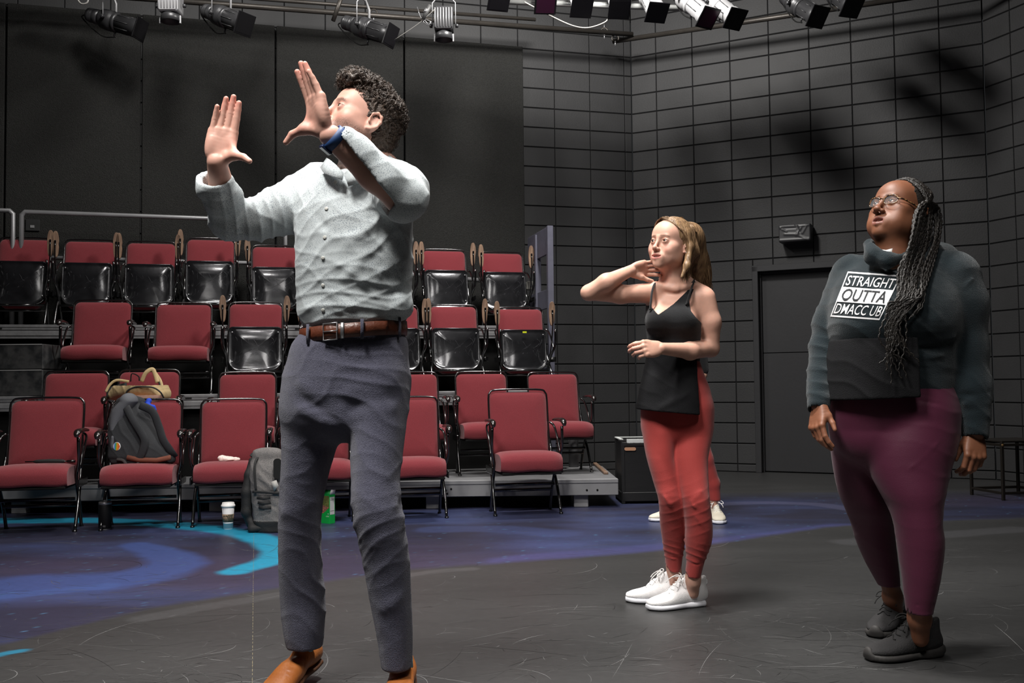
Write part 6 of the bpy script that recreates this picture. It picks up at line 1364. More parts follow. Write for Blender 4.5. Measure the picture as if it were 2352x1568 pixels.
# ================================================================ bags, cups and boxes on and around the seats
def local(T_, mb): mb.v = [tuple(T_ @ Vector(v)) for v in mb.v]; return mb
def prop_root(name, label, cat, loc, group=None): return thing(name, label, cat, loc, 0, group)
def cloth_part(root, org, name, f, lo, hi, h, m, wr=(), it=1, parent=None, label=None):
    V, F = f.mesh(lo, hi, h); V = relax(V, F, it); N = vnormals(V, F); d = np.zeros(len(V))
    for dr, fr, wp, sd, amp in wr: d += amp*ridged(V, dr, fr, wp, sd)
    V = V+N*d[:, None]; o = npmesh(name, V-org, F, m, parent or root)
    if label: o['label'] = label
    return o
def add_to(root, org, mb, name, m, parent=None, label=None):
    mb.v = [tuple(np.array(v)-org) for v in mb.v]; o = mb.build(name, m, parent or root)
    if label: o['label'] = label
    return o
def charcoal_pack():
    b = ch['B']; Yb = b.location.y; Y = Yb-.22; q = at(325, 1052, Y); org = V3((q[0], q[1], .435)); t = prop_root('backpack', 'charcoal backpack with grey side and rainbow badge, leaning in a front seat', 'backpack', org)
    M1 = mat('charcoal_canvas', lin((46, 47, 50)), .9, bump=.4, bscale=300, var=.1, vscale=20); M2 = mat('grey_nylon', lin((92, 93, 98)), .8, bump=.2, bscale=200); M3 = mat('brown_suede', lin((116, 66, 50)), .9)
    f = SDF(); f.tube([(at(x, y, Y+dy), V3((w/F_PX*Y, 0, 0)), V3((0, d, 0))) for x, y, w, d, dy in ((300, 926, 34, .05, .08), (300, 950, 46, .07, .05), (305, 985, 55, .085, .02), (318, 1020, 66, .09, 0), (325, 1045, 74, .09, -.01), (328, 1052, 74, .085, -.01))], k=0, power=2.6)
    f.plane((0, 0, .437), (0, 0, -1), k=.01)
    body = cloth_part(t, org, 'pack_body', f, org+[-.35, -.2, -.02], org+[.35, .32, .5], .006, M1, wr=(((.8, 0, .6), 45, 1.2, 3, .005),))
    g = SDF(); g.tube([(at(x, y, Y+.02), V3((w/F_PX*Y, 0, 0)), V3((0, .075, 0))) for x, y, w in ((296, 922, 20), (280, 945, 22), (268, 980, 14), (272, 1000, 14))], k=0); g.tube([(at(x, y, Y+.0), V3((w/F_PX*Y, 0, 0)), V3((0, .075, 0))) for x, y, w in ((268, 1003, 8), (268, 1025, 12), (278, 1042, 16))], k=.01)
    cloth_part(t, org, 'side_panel', g, org+[-.35, -.2, -.02], org+[.2, .3, .5], .006, M2, label='lighter grey side panel')
    def strap(name, P_, w, m): mb = MB(); mb.tube(bez([at(*p) for p in P_], 6), w, 8, flat=.35, up=(0, 1, 0)); return add_to(t, org, mb, name, m)
    yf = Y-.095
    strap('shoulder_strap', [(290, 935, yf+.05), (306, 965, yf+.01), (325, 995, yf-.01), (332, 1015, yf-.015), (326, 1040, yf-.01), (318, 1056, yf)], .027, M1)
    strap('shoulder_strap', [(322, 930, yf+.04), (350, 945, yf+.02), (365, 980, yf+.02), (375, 1010, yf+.02), (392, 1036, yf+.04), (400, 1048, yf+.08)], .027, M1)
    strap('webbing', [(318, 1054, yf), (316, 1066, yf-.01), (306, 1082, yf-.02), (296, 1078, yf-.02), (284, 1058, yf-.01), (268, 1054, yf)], .010, mat('dark_webbing', lin((52, 46, 46)), .8))
    mb = MB(); mb.tube([at(x, y, yf-.004) for x, y in ((292, 1050), (320, 1056), (360, 1057), (392, 1050))], .012, 8, flat=1.4); add_to(t, org, mb, 'base_trim', M3, label='brown suede bottom trim')
    # rainbow badge
    c = at(269, 1025, yf+.015); ax = norm((-.25, -1, .1)); a_, b_, _ = basis(ax); bd = add_to(t, org, MB().lathe([(.029, 0), (.029, .004), (.026, .006)], base=c, axis=ax, n=24), 'badge', mat('badge_white', lin((220, 220, 220)), .3), label='round rainbow-striped badge')
    for k, col in enumerate(((214, 60, 50), (232, 140, 50), (232, 214, 70), (90, 180, 80), (70, 130, 205), (190, 200, 225))):
        u0, u1 = -.026+.052*k/6, -.026+.052*(k+1)/6; hh = lambda u: math.sqrt(max(0, .026**2-u*u)); d1 = norm(a_*-1); P4 = [c+ax*.0068+d1*u*-1+b_*s_*hh(u) for u, s_ in ((u0, -1), (u1, -1), (u1, 1), (u0, 1))]
        add_to(t, org, MB().add(P4, [(0, 1, 2, 3)]), 'stripe', mat('stripe_%d' % col[0], lin(col), .3), bd)
    f = SDF(); f.path(pts((332, 928, Y+.06), (342, 920, Y+.04), (338, 930, Y+.02), (352, 934, Y+.02), (358, 942, Y+.02)), [.010, .016, .014, .012, .006], k=.012)
    cloth_part(t, org, 'blue_cloth', f, org+[-.1, -.2, .25], org+[.3, .3, .55], .005, mat('bright_blue_cloth', lin((24, 66, 190)), .8), wr=(((1, 0, .4), 160, 1, 5, .005),), label='bright blue cloth spilling from the top')
charcoal_pack()
def tan_pack():
    c2_ = ch[272]; Y = c2_.location.y-.26; q = at(318, 915, Y); z0 = D1+.43; org = V3((q[0], q[1], z0)); t = prop_root('backpack', 'tan and blush pink backpack lying on a second-row seat', 'backpack', org)
    M1 = mat('tan_canvas', lin((196, 172, 128)), .9, bump=.3, bscale=200, var=.08, vscale=20); M2 = mat('blush_canvas', lin((222, 178, 160)), .9, bump=.3, bscale=200); Mb = mat('dark_piping', lin((30, 32, 34)), .7)
    zz = at(318, 880, Y)[2]; f = SDF(); f.tube([(at(272, 905, Y+.02), V3((0, 0, .05)), V3((0, .13, 0))), (at(295, 893, Y), V3((0, 0, .075)), V3((0, .16, 0))), (at(325, 886, Y), V3((0, 0, .095)), V3((0, .17, 0))), (at(352, 890, Y), V3((0, 0, .085)), V3((0, .16, 0))), (at(372, 905, Y), V3((0, 0, .05)), V3((0, .13, 0)))], k=0, power=2.4)
    f.plane((0, 0, z0+.004), (0, 0, -1), k=.01); cloth_part(t, org, 'pack_body', f, org+[-.25, -.25, -.02], org+[.30, .25, .25], .006, M1, wr=(((.8, .3, .5), 50, 1.1, 3, .007),))
    g = SDF(); g.ell(at(335, 903, Y-.14), (.125, .075, .095), k=0); g.plane((0, 0, z0+.003), (0, 0, -1), k=.01); cloth_part(t, org, 'front_pocket', g, org+[-.25, -.35, -.02], org+[.30, .15, .2], .006, M2, label='blush pink front pocket')
    yf = Y-.17
    mb = MB(); mb.tube(bez([at(*p) for p in ((288, 914, yf), (292, 898, yf), (310, 889, yf), (330, 888, yf-.01), (352, 890, yf), (368, 900, yf), (376, 913, yf+.02))], 6), .006, 8); add_to(t, org, mb, 'piping', Mb)
    for P_, w, m, lb in (([(325, 876, Y), (335, 856, Y), (350, 848, Y+.01), (357, 862, Y), (362, 878, Y-.02)], .016, M1, 'shoulder_strap'), ([(357, 858, Y+.02), (368, 876, Y), (374, 900, Y-.04), (373, 912, Y-.06)], .015, M1, 'shoulder_strap'), ([(362, 868, Y+.0), (366, 880, Y-.02), (368, 892, Y-.03)], .007, Mb, 'strap_lining'), ([(300, 876, Y), (303, 858, Y+.02), (318, 864, Y+.02), (320, 874, Y)], .005, M_under, 'grab_loop'),
                          ([(296, 876, Y-.02), (268, 873, Y-.03), (252, 884, Y-.04), (243, 900, Y-.05)], .010, M1, 'flap_edge')):
        mb = MB(); mb.tube(bez([at(*p) for p in P_], 6), w, 8, flat=.4, up=(0, 1, 0)); add_to(t, org, mb, lb, m)
    G = [[at(290-u*46, 878+v*26+u*12, Y-.03-.05*v+.02*math.sin(u*3)) for u in np.linspace(0, 1, 8)] for v in np.linspace(0, 1, 6)]; add_to(t, org, MB().sheet(G, thick=.006), 'flap', mat('black_lining', lin((26, 27, 28)), .8), label='folded-back black lining')
tan_pack()
def heather_pack():
    q = at_z(612, 1220, 0); Y = q[1]+.05; org = V3((q[0], q[1]+.05, 0)); t = prop_root('backpack', 'grey heather backpack standing on the floor behind the leg of the man', 'backpack', org)
    M1 = mat('grey_heather', lin((128, 124, 122)), .95, bump=.4, bscale=300, color2=lin((86, 84, 84)), var=.5, vscale=180); M2 = mat('black_nylon', lin((24, 24, 25)), .75, bump=.2, bscale=150)
    f = SDF(); f.tube(rows([(1052, 580, 650, Y, .07), (1075, 576, 662, Y, .10), (1110, 578, 668, Y, .115), (1150, 582, 672, Y, .12), (1190, 586, 676, Y, .12), (1206, 588, 678, Y, .115)]), k=0, power=3.2); f.plane((0, 0, .002), (0, 0, -1), k=.01)
    for p_, q_, w_, am in (((592, 1060), (590, 1130), .008, -.008), ((578, 1128), (640, 1130), .006, -.006), ((590, 1085), (635, 1130), .018, .010), ((586, 1140), (632, 1165), .012, -.006)): f.bump(at(*p_, Y-.12), at(*q_, Y-.12), w_, am)
    f.field(lambda p: np.where(p[:, 2] < .075, -.004, 0), org+[0, 0, .03], .3)
    def mi(V, F): c = V[F].mean(1); return (c[:, 2] < .075).astype(int)
    V, F = f.mesh(org+[-.2, -.2, -.02], org+[.32, .2, .55], .006); V = relax(V, F, 1); N = vnormals(V, F); V += N*(.004*ridged(V, (.6, 0, .8), 50, 1.1, 4))[:, None]; npmesh('pack_body', V-org, F, [M1, M2], t, mi=mi(V, F))
    g = SDF(); g.path(pts((578, 1056, Y+.02), (572, 1090, Y-.03), (566, 1130, Y-.05), (566, 1175, Y-.05), (574, 1205, Y-.03)), [.018, .028, .032, .032, .022], k=.02, kj=.02); g.path(pts((576, 1195, Y-.05), (580, 1214, Y-.09), (606, 1212, Y-.10)), [.02, .026, .018], k=.02); g.plane((0, 0, .002), (0, 0, -1), k=.01); cloth_part(t, org, 'shoulder_strap', g, org+[-.3, -.25, -.02], org+[.3, .2, .55], .006, M2)
    yf = Y-.125
    for P_, w in (([(595, 1046, yf+.07), (586, 1062, yf+.02), (585, 1090, yf), (588, 1128, yf-.005)], .007), ([(580, 1129, yf-.004), (608, 1130, yf-.012), (640, 1132, yf-.004), (655, 1126, yf)], .009), ([(576, 1048, yf+.08), (582, 1042, yf+.09), (600, 1043, yf+.08)], .010)): mb = MB(); mb.tube(bez([at(*p) for p in P_], 5), w, 8, flat=.4, up=(0, 1, 0)); add_to(t, org, mb, 'trim', M2)
    for k in range(3): mb = MB(); mb.tube([at(590+2*k, 1143+11*k, yf-.012), at(606, 1145+11*k, yf-.016), at(621+1*k, 1142+12*k, yf-.012)], .009, 8, flat=.3, up=(0, 1, 0)); add_to(t, org, mb, 'lash_loop', M2)
    G = [[at(x, y, yf-.01) for x, y in ((623, 1106), (635, 1102))], [at(x, y, yf-.012) for x, y in ((630, 1128), (640, 1115))]]; add_to(t, org, MB().sheet(G, thick=.003), 'white_patch', mat('off_white', lin((170, 168, 164)), .8)); mb = MB(); mb.prism([(x, z) for x, z in rrect(-.02, -.06, .03, .07, .02)], (0, .01), T(at(635, 1078, yf-.012))); add_to(t, org, mb, 'mesh_vent', mat('black_mesh', lin((12, 12, 12)), .9))
heather_pack()
# crumpled tissue on seat C
o = ch['C']; Y = o.location.y-.26; c = at(527, 1050, Y); f = SDF(); r = random.Random(9)
for k in range(9): f.ell((c[0]+r.uniform(-.055, .055), c[1]+r.uniform(-.03, .03), .445+r.uniform(0, .02)), (r.uniform(.02, .035), .025, r.uniform(.010, .018)), k=.012)
org = V3((c[0], c[1], .432)); V, F = f.mesh(org+[-.12, -.09, -.02], org+[.12, .09, .08], .004); V = V+vnormals(V, F)*(.010*(fbm(V, 60, 2, 2)-.5))[:, None]; V[:, 2] = np.maximum(V[:, 2], .433)
o = npmesh('tissue', V-org, F, mat('white_tissue', lin((225, 205, 198)), .8, sss=.2), loc=org); tag(o, 'crumpled white tissue on a front-row seat', 'tissue')
# folded black umbrella lying at the back of seat A
o = ch['A']; Y = o.location.y-.13; a, b_ = at(58, 1058, Y), at(172, 1060, Y); L = np.linalg.norm(b_-a); org = V3((a[0], a[1], .438)); t = prop_root('umbrella', 'folded black umbrella lying across the far left front seat', 'umbrella', org); ax = norm((b_-a)*[1, 1, 0]); z_ = V3((0, 0, .018))
m = MB(); m.lathe([(.004, .05), (.013, .08), (.017, L*.5), (.014, L*.75), (.008, L*.8)], base=z_, axis=ax, n=12); m.build('canopy', mat('black_nylon', lin((24, 24, 25)), .75), t); m = MB(); m.tube([z_, z_+ax*L], .004, 8); m.build('shaft', M_frame, t); m = MB(); m.tube([z_+ax*(L*.85), z_+ax*L], .010, 10); m.build('handle', M_armblk, t)
# tumbler, coffee cup, cookie box on the floor
q = at_z(241, 1216, 0); t = prop_root('tumbler', 'black insulated tumbler with steel rim standing by a seat leg', 'tumbler', q); s_ = q[1]/F_PX
m = MB(); m.lathe([(.036, .010), (.041, .012), (.042, .165), (.041, .168)], n=28); m.build('body', mat('black_powdercoat', lin((15, 15, 16)), .55, spec=.4), t)
m = MB(); m.lathe([(.030, 0), (.034, .001), (.036, .010), (.030, .011)], n=28); m.build('base_ring', M_steel, t); m = MB(); m.lathe([(.041, .168), (.041, .186), (.036, .187), (.034, .178), (.001, .178)], n=28); m.build('rim', M_steel, t)
m = MB(); m.box((-.007, -.004, 0), (.007, .004, .003), T((.0, .0, .195), 0), .001); m.tube([(-.012, 0, .178), (-.010, 0, .192), (.010, 0, .192), (.012, 0, .178)], .0025, 6); m.build('lid_slider', M_steel, t)
m = MB(); [m.box((x, -.0432, .022), (x+.004, -.0418, .034), bev=0) for x in (.004, .010, .016)]; m.build('logo', mat('grey_print', lin((80, 80, 82)), .5), t)
q = at_z(524, 1214, 0); t = prop_root('coffee_cup', 'white takeaway coffee cup with brown sleeve standing on the blue-painted floor', 'cup', q)
m = MB(); m.lathe([(.029, 0), (.0295, .002), (.0415, .150), (.0405, .151), (.030, .004)], n=32); m.build('cup_body', mat('white_paper', lin((226, 222, 222)), .6), t)
m = MB(); m.lathe([(.043, .146), (.0465, .148), (.0465, .158), (.0435, .161), (.0415, .161), (.0395, .174), (.0375, .176), (.034, .172), (.001, .171)], n=32); m.build('lid', mat('white_lid', lin((238, 236, 234)), .35), t)
rr = lambda z: .0295+(z-.002)*.012/.148+.0012; m = MB(); m.lathe([(rr(.048)-.0008, .048), (rr(.048), .048), (rr(.100), .100), (rr(.100)-.0008, .100)], n=32); sl_ = m.build('sleeve', mat('kraft_sleeve', lin((136, 112, 92)), .85), t)
m = MB(); C_ = lambda x, z: (rr(z)*math.sin(x)+.0004*math.sin(x), -(rr(z)+.0006)*math.cos(x), z)
for q_ in range(6): m.tube([C_(.28+.17*q_+.10*math.sin(k*1.1), .052+.047*k/7) for k in range(8)], .0018, 4)
m.tube([C_(-.62, .088), C_(-.45, .091), C_(-.32, .087)], .0020, 4); m.tube([C_(-.18, .088), C_(.02, .091), C_(.16, .086)], .0020, 4); m.tube([C_(-.36, .062), C_(-.24, .060), C_(-.12, .062)], .0016, 4); m.tube([C_(-.62, .070), C_(-.5, .058), C_(-.30, .051), C_(-.05, .055), C_(.12, .072)], .0012, 4); m.build('sleeve_print', mat('dark_green_print', lin((40, 52, 40)), .7), sl_)
q = at_z(757, 1203, 0); t = prop_root('cookie_box', 'opened green cookie box seen between the legs of the man', 'box', q); t.rotation_euler = (0, 0, -.62)
Mg_ = mat('green_card', lin((10, 150, 62)), .45); w_, d_, h_ = .125, .052, .20
m = MB(); m.box((-w_, 0, 0), (0, d_, h_), bev=.001); bx = m.build('carton', Mg_, t)
m = MB(); m.box((-.0, .004, .062), (.0008, d_-.006, .182)); m.build('side_label', mat('label_grey', lin((190, 190, 190)), .6), bx)
for z in (.168, .160, .086): m = MB(); m.box((.0002, .006, z), (.0014, d_-.008, z+.002)); m.build('label_line', M_under, bx)
m = MB(); m.prism([(-w_+.004, .19), (-w_+.004, .14), (-.004, .11), (-.004, .19)], (-.0008, 0)); m.build('picture_leaves', mat('olive_print', lin((118, 120, 62)), .6, color2=lin((60, 72, 36)), var=.4, vscale=120), bx)
m = MB(); m.prism([(-w_+.004, .14), (-w_+.004, .07), (-.06, .07), (-.004, .11)], (-.0009, 0)); m.build('picture_figure', mat('tan_print', lin((176, 112, 86)), .6, color2=lin((70, 52, 60)), var=.4, vscale=90), bx)
m = MB(); m.lathe([(.005, 0), (.005, .0006)], base=(-.014, -.0006, .066), axis=(0, -1, 0), n=12); m.build('white_spot', mat('off_white', lin((170, 168, 164)), .8), bx)
for z, l in ((.052, .022), (.046, .030)): m = MB(); m.box((-.006-l, -.001, z), (-.006, 0, z+.003)); m.build('print_line', mat('pale_print', lin((150, 200, 160)), .6), bx)
m = MB(); m.sheet([[(-w_, 0, h_), (0, 0, h_)], [(-w_, .018, h_+.03), (-.0, .018, h_+.03)]], thick=.001); m.build('flap', Mg_, t); m = MB(); m.sheet([[(0, .002, h_), (0, d_-.002, h_)], [(.012, .004, h_+.034), (.012, d_-.006, h_+.030)]], thick=.001); m.build('side_flap', mat('white_paper', lin((226, 222, 222)), .6), t)
# black step boxes on the middle riser
Mc = mat('scuffed_black_paint', lin((36, 38, 40)), .5, spec=.4, bump=.15, bscale=15, color2=lin((70, 70, 70)), var=.16, vscale=9, detail=8); Me = mat('edge_highlight', lin((120, 120, 120)), .6)
Yf = 7.88; xr_ = at(98, 850, Yf)[0]; zb = D2+.004; zm = at(60, 848, Yf)[2]; zt_ = at(60, 790, Yf)[2]
for nm, z0_, z1_, xr2, yo, lab in (('step_box', zb, zm-.004, xr_, 0, 'lower black wooden box at the left end of the middle riser'), ('step_box', zm, zt_, xr_, .003, 'upper black wooden box stacked at the left end of the middle riser')):
    t = prop_root(nm, lab, 'box', (xr2-.45, Yf+.2, z0_)); t.rotation_euler = (0, 0, .0)
    m = MB(); m.box((-.55, -.2+yo, 0), (.45, .17, z1_-z0_), bev=.006); m.build('case', Mc, t); m = MB(); m.tube([(-.54, -.199+yo, z1_-z0_-.003), (.44, -.199+yo, z1_-z0_-.003)], .004, 6); m.build('edge_highlight', Me, t)  # pale strip paints the highlight along each box's top front edge
# open crate with white-taped rim, right of the risers
q = at_z(1430, 1157, 0); t = thing('crate', 'open black crate with white-taped rim standing beyond the low riser', 'crate', q, .03); H_ = .50; W_, D_ = .36, .36; Mk_ = mat('black_crate_paint', lin((26, 26, 27)), .5, spec=.4, bump=.15, bscale=20)
for nm, a_, b_ in (('side_panel', (0, 0, .03), (W_, .018, H_-.02)), ('side_panel', (0, D_-.018, .03), (W_, D_, H_-.02)), ('side_panel', (0, 0, .03), (.018, D_, H_-.02)), ('side_panel', (W_-.018, 0, .03), (W_, D_, H_-.02)), ('bottom_panel', (0, 0, .02), (W_, D_, .038))): m = MB(); m.box(a_, b_, bev=.002); m.build(nm, Mk_, t)
for x in (-.006, W_-.022):
    for y in (-.006, D_-.022): m = MB(); m.box((x, y, 0), (x+.028, y+.028, H_), bev=.003); m.build('corner_post', Mk_, t)
for a_, b_ in (((.0, -.008, H_-.05), (W_, .012, H_-.02)), ((0, -.008, .02), (W_, .012, .09)), ((-.008, 0, .02), (.012, D_, .09))): m = MB(); m.box(a_, b_, bev=.003); m.build('rail', Mk_, t)
Mt_ = mat('white_tape', lin((205, 208, 206)), .6, var=.08, vscale=20)
for a_, b_ in (((.04, -.008, H_-.028), (W_, .014, H_+.004)), ((-.008, .02, H_-.004), (.016, D_, H_+.005)), ((0, D_-.016, H_-.004), (W_, D_+.004, H_+.004))): m = MB(); m.box(a_, b_, bev=.001); m.build('taped_rim', Mt_, t, )
m = MB(); m.prism(rrect(.02, H_-.085, .11, H_-.060, .012), (-.012, -.006)); m.build('handle_cutout', mat('bare_wood', lin((180, 134, 104)), .7), t)
# dark metal frame stand at the far right
q = at_z(2305, 1149, 0); t = thing('metal_stand', 'low dark metal frame stand by the right-hand wall', 'stand', q, .16); Mm = mat('dark_bronze', lin((40, 36, 32)), .4, .5); H_ = at(2305, 1016, q[1])[2]
for x in (0, .42):
    for y in (0, .40): m = MB(); m.box((x-.011, y-.011, 0), (x+.011, y+.011, H_), bev=.002); m.build('post', Mm, t)
for z in (H_-.02, .055):
    for a_, b_ in (((0, -.008, z-.01), (.42, .008, z+.01)), ((0, .392, z-.01), (.42, .408, z+.01)), ((-.008, 0, z-.01), (.008, .4, z+.01)), ((.412, 0, z-.01), (.428, .4, z+.01))): m = MB(); m.box(a_, b_, bev=.002); m.build('rail', Mm, t)
m = MB(); m.box((.0, .0, H_), (.42, .4, H_+.012), bev=.002); m.build('top_plate', Mm, t); m = MB(); m.lathe([(.012, 0), (.010, .004), (.001, .006)], base=(0, -.011, H_-.02), axis=(0, -1, 0), n=10); m.build('bolt', mat('brass', lin((150, 120, 80)), .3, .8), t)
# wrapped loudspeaker over the door
s0_, z0_ = on_right(1790, 560, .16); s1_, z1_ = on_right(1862, 510, .16); f = SDF(); Pw = CO+dR*((s0_+s1_)/2)+nR*.10+V3((0, 0, (z0_+z1_)/2)); hw, hh = abs(s1_-s0_)/2, abs(z1_-z0_)/2-.01; Rw = np.stack([dR, nR, V3((0, 0, 1))], 1)
f.box(Pw, (hw, .085, hh), Rw, r=.012, k=0)
for (a_, b_, w__, am) in (((-.9, .7), (-.5, .2), .010, .008), ((-.95, -.75), (.9, -.8), .010, .010), ((.1, .9), (.3, .1), .012, -.008), ((.4, .5), (.1, -.3), .012, .008), ((-.6, -.1), (.2, -.2), .014, .008), ((.8, .8), (.5, -.1), .010, .008), ((-.8, .6), (.1, .55), .008, -.008), ((.3, .7), (.9, .75), .008, .007), ((.2, -.3), (.85, -.9), .012, .006)): f.bump(Pw+dR*a_[0]*hw+nR*.085+V3((0, 0, a_[1]*hh)), Pw+dR*b_[0]*hw+nR*.085+V3((0, 0, b_[1]*hh)), w__*.8, am)
V, F = f.mesh(Pw-.26, Pw+.26, .005); V = relax(V, F, 1); o = npmesh('wall_speaker', V-Pw, F, mat('black_wrap', lin((48, 48, 50)), .45, spec=.5), loc=Pw); tag(o, 'small box wrapped in crinkled black cloth on the wall above the door', 'speaker')
m = MB(); m.box((-.03, .08, -.03), (.03, .105, .03)); ob = m.build('mount', M_under, o); ob.matrix_local = Matrix(((dR[0], -nR[0], 0, 0), (dR[1], -nR[1], 0, 0), (0, 0, 1, 0), (0, 0, 0, 1)))

# ================================================================ lighting rig
M_pipe = mat('grid_pipe', lin((70, 66, 62)), .45, .5, bump=.1, bscale=30, var=.15, vscale=8)
def pipe(name, label, a, b, r=.026, mt=None):
    m = MB(); m.tube([V3((0, 0, 0)), V3(b)-V3(a)], r, 16); o = m.build(name, mt or M_pipe, loc=a); return tag(o, label, 'pipe')
def on_l(px, py, out): return at_plane(px, py, CO+nL*out, nL)
def on_r(px, py, out): return at_plane(px, py, CO+nR*out, nR)
pA0, pA1 = on_l(-200, -42, .50), on_l(1453, 79, .50); pipe('grid_pipe', 'long dark steel pipe running along the top of the left wall', pA0, pA1)
pipe('grid_pipe', 'upper twin of the long steel pipe, partly cut by the top edge', on_l(-200, -62, .50), on_l(1230, 45, .50), .018)
pB0, pB1 = on_r(1408, 95, .46), on_r(2260, -30, .46); pipe('grid_pipe', 'dark steel pipe along the top of the right wall', pB0, pB1)
ZC = at(1300, -20, 8.7)[2]; near0, near1 = at(120, -34, 8.7), at(1880, -14, 8.7); near0[2] = near1[2] = ZC+.10; pC = pipe('grid_pipe', 'near steel pipe carrying the stage lights, mostly above the picture', near0, near1)
pipe('grid_pipe', 'pale lit pipe behind the gel frames at top centre', at(1150, 3, 8.9), at(1640, 22, 8.9), .028, mat('pale_pipe', lin((190, 192, 190)), .35, .4))
for a_, b_ in (((775, -20), (765, 48)),): m = MB(); p0, p1 = at(a_[0]+14, a_[1], 9.1), at(b_[0], b_[1], 9.1); m.tube([V3((0, 0, 0)), p1-p0], .020, 10); tag(m.build('drop_pipe', M_pipe, loc=p0), 'short slanted dark pipe hanging in front of the long pipe', 'pipe')
def clamp(label, p, s=1.0):
    t = thing('pipe_clamp', label, 'clamp', p); m = MB(); m.tube([V3((.036*math.cos(a), 0, .036*math.sin(a))) for a in np.linspace(-.6, PI*1.25, 12)], .008, 6); m.build('hook', M_pipe, t); m = MB(); m.tube([(0, 0, -.03), (0, 0, -.085)], .006, 8); m.tube([(0, 0, .03), (0, 0, .08)], .005, 8); m.build('bolt', M_steel, t); return t
clamp('steel clamp on the end of the long pipe', on_l(1388, 72, .50)); clamp('steel clamp joining the two wall pipes at the corner', on_l(1413, 88, .48))
clamp('steel clamp on the long pipe above the gap beside the right hand of the man', on_l(858, 30, .50))
M_fix = mat('fixture_black', lin((58, 58, 60)), .38, .3, spec=.6, bump=.05, bscale=40); M_fixs = mat('fixture_silver_or_lit', lin((176, 176, 178)), .4, .4); M_gel = mat('dark_gel_frame', lin((14, 13, 16)), .4); M_mag = mat('magenta_gel', lin((60, 10, 44)), .25, spec=.6)
def yoke(t, c, ax, up, w, h, side):
    m = MB(); s = norm(side); top = V3(c)+V3((0, 0, h)); m.tube([V3(c)+s*w, V3(c)+s*w+V3((0, 0, h*.75)), top+s*w*.4, top-s*w*.4, V3(c)-s*w+V3((0, 0, h*.75)), V3(c)-s*w], .011, 6, flat=.45); m.build('yoke', M_fixs, t)
    m = MB(); m.tube([top, top+V3((0, 0, .10))], .018, 8); m.build('hook_clamp', M_fix, t)
    for q in (-1, 1): m = MB(); m.lathe([(.018, 0), (.018, .02), (.012, .026)], base=V3(c)+s*w*q, axis=s*q, n=10); m.build('yoke_knob', M_fix, t)
def ellipsoidal(label, rear, front, Yr, Yf_, gel=None, k=1.0, group='spotlights on the near pipe', yk=.26):
    a, b = at(rear[0], rear[1], Yr), at(front[0], front[1], Yf_); L = np.linalg.norm(b-a); ax = norm(b-a); t = thing('stage_spotlight', label, 'stage light', a, 0, group); O = V3((0, 0, 0)); f = L
    m = MB(); m.lathe([(.02, 0), (.045, .005), (.062, .02), (.066, .05), (.062, .052), (.066, .060), (.062, .062), (.066, .075), (.062, .077), (.068, .09), (.070, f*.24)], base=O, axis=ax, n=20); m.build('lamp_housing', M_fix, t)
    m = MB(); m.lathe([(.070, f*.24), (.090, f*.30), (.094, f*.40), (.094, f*.46), (.080, f*.48), (.080, f*.50), (.094, f*.52), (.086, f*.56)], base=O, axis=ax, n=22); m.build('reflector_body', M_fixs if gel else M_fix, t)  # silver in place of black puts the lit cluster's brightness into the colour
    m = MB(); m.lathe([(.080, f*.54), (.080, f*.80), (.086, f*.82), (.086, f*.93), (.080, f*.95), (.074, f*.93), (.001, f*.90)], base=O, axis=ax, n=22); br = m.build('lens_barrel', M_fixs if gel else M_fix, t)
    for q in range(8):
        a_, b_, _ = basis(ax); an = q*PI/4; d = a_*math.cos(an)+b_*math.sin(an); m = MB(); m.tube([d*.082+ax*f*.56, d*.082+ax*f*.80], .004, 4); m.build('rib', M_fix, br)
    a_, b_, _ = basis(ax); Mx = np.eye(4); Mx[:3, 0] = a_; Mx[:3, 1] = ax; Mx[:3, 2] = b_; Mx[:3, 3] = ax*f*.93
    m = MB(); m.box((-.096, 0, -.096), (.096, .012, .096), Matrix(Mx), .003); gf = m.build('gel_frame', M_gel, t); m = MB(); m.box((-.08, .012, -.08), (.08, .014, .08), Matrix(Mx)); m.build('gel', M_mag if gel == 'magenta' else M_gel, gf)
    yoke(t, ax*f*.40, ax, (0, 0, 1), .105, yk, np.cross(ax, (0, 0, 1)))
    m = MB(); m.tube(bez([ax*.01, ax*-.05+V3((0, 0, -.05)), ax*.15+V3((0, 0, -.16)), ax*f*.5+V3((0, 0, -.14))], 5), .006, 6); m.build('cable', M_under, t)
    m = MB(); m.tube([ax*f*.5+V3((0, 0, -.09)), ax*f*.48+V3((0, 0, -.135))], .008, 6); m.build('shutter_handle', M_fix, t); return t
def parcan(label, px, top, bot, Y, w=.088):
    a, b = at(px, top, Y), at(px, bot, Y); f = a[2]-b[2]; t = thing('wash_light', label, 'stage light', b, 0, 'square-bodied wash lights'); 
    m = MB(); m.prism(rrect(-w, .07, w, f, .02), (-w, w), inset=.012); m.build('housing', M_fixs if px < 500 else M_fix, t)
    for k in range(7): x = -w*.9+w*1.8*k/6; m = MB(); m.tube([(x, -w-.002, .09), (x, -w-.002, f-.02)], .005, 5); m.build('cooling_fin', M_fixs, t)
    m = MB(); m.lathe([(w*.80, .07), (w*.95, .05), (w*1.0, .0), (w*.94, -.002), (w*.8, .035), (.001, .05)], n=26); m.build('lens_ring', M_fix, t)
    for q in (-1, 1): m = MB(); m.box((q*w-.006, -.02, -.02), (q*w+.006, .0, .05), bev=.002); m.build('frame_clip', M_fixs, t)
    yoke(t, V3((0, 0, f*.45)), (0, 0, 1), (0, 0, 1), w+.02, f*.55+.12, (1, 0, 0)); return t
ellipsoidal('dim black spotlight at far left, pointing down right', (200, 32), (330, 70), 9.0, 8.9)
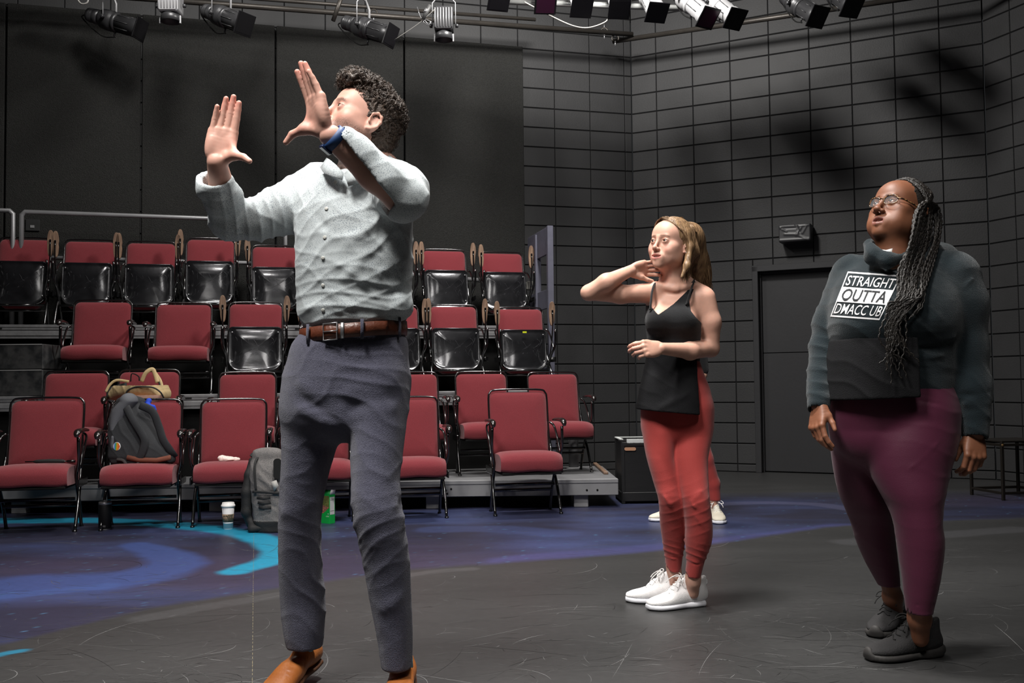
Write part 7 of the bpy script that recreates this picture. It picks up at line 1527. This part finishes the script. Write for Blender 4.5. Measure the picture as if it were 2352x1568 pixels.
ellipsoidal('spotlight with square black gel frame, second from the left', (470, 24), (568, 58), 8.8, 8.5)
ellipsoidal('spotlight hanging just right above the upraised hands of the man', (788, 50), (905, 84), 8.8, 8.6)
parcan('pale wash light pointing straight down near the top left', 392, -30, 50, 8.6); parcan('ribbed wash light pointing straight down right of the man', 1020, 20, 92, 8.7, .082)
for lab, re, fr_, g in (('leftmost spotlight of the cluster at top centre, dark square frame', (1120, -60), (1148, 6), None), ('spotlight with a magenta gel in the top centre cluster', (1240, -60), (1254, 14), 'magenta'), ('spotlight with black frame right of the magenta gel', (1312, -50), (1338, 22), 'lit'), ('spotlight with a black frame at the middle of the lit cluster', (1405, -55), (1424, 26), 'lit'),
        ('spotlight with black frame left of two angled barrels', (1470, -45), (1512, 34), 'lit'), ('angled spotlight with a dark magenta gel right of centre', (1545, -28), (1632, 46), 'magenta'), ('angled spotlight rightmost of the lit cluster', (1615, -18), (1694, 48), 'lit'),
        ('unlit spotlight over the blank wall right of the cluster', (1800, -8), (1884, 42), None), ('last spotlight at the right, cut by the top edge', (1890, -40), (1962, 20), None)):
    ellipsoidal(lab, re, fr_, 8.9, 8.5, g, group='spotlights in the top centre cluster', yk=.2)
def cable(label, P_, r=.007, c=(120, 118, 114)): p0 = at(*P_[0]); m = MB(); m.tube(bez([at(*p)-p0 for p in P_], 6), r, 8); tag(m.build('cable', mat('cable_%d' % c[0], lin(c), .6), loc=p0), label, 'cable')
cable('pale cable looping under the top centre spotlights', [(1205, 5, 8.6), (1260, 34, 8.6), (1312, 58, 8.6), (1350, 64, 8.6), (1388, 52, 8.6), (1400, 38, 8.6)]); cable('thin cord slanting to the second wash light', [(905, 92, 8.6), (960, 55, 8.6), (1000, 20, 8.6)], .003); cable('pale cable curling at the top left corner', [(175, -6, 8.6), (186, 8, 8.6), (200, 6, 8.6), (204, -8, 8.6)], .007, (150, 148, 144))
t = thing('safety_hook', 'bright steel safety hook beside the second wash light', 'hook', at(970, 40, 8.6)); O = at(970, 40, 8.6); m = MB(); m.tube([at(x, y, 8.6)-O for x, y in ((958, 16), (966, 40), (975, 46), (985, 58), (990, 50), (978, 44), (972, 50), (982, 58))], .004, 6); m.build('wire_gate', M_steel, t); m = MB(); m.tube([at(972, 44, 8.6)-O, at(988, 12, 8.6)-O], .018, 10); m.build('connector', mat('connector_grey', lin((70, 70, 70)), .5), t); m = MB(); m.tube([at(976, 30, 8.6)-O, at(981, 21, 8.6)-O], .020, 10); m.build('white_band', M_steel, t)
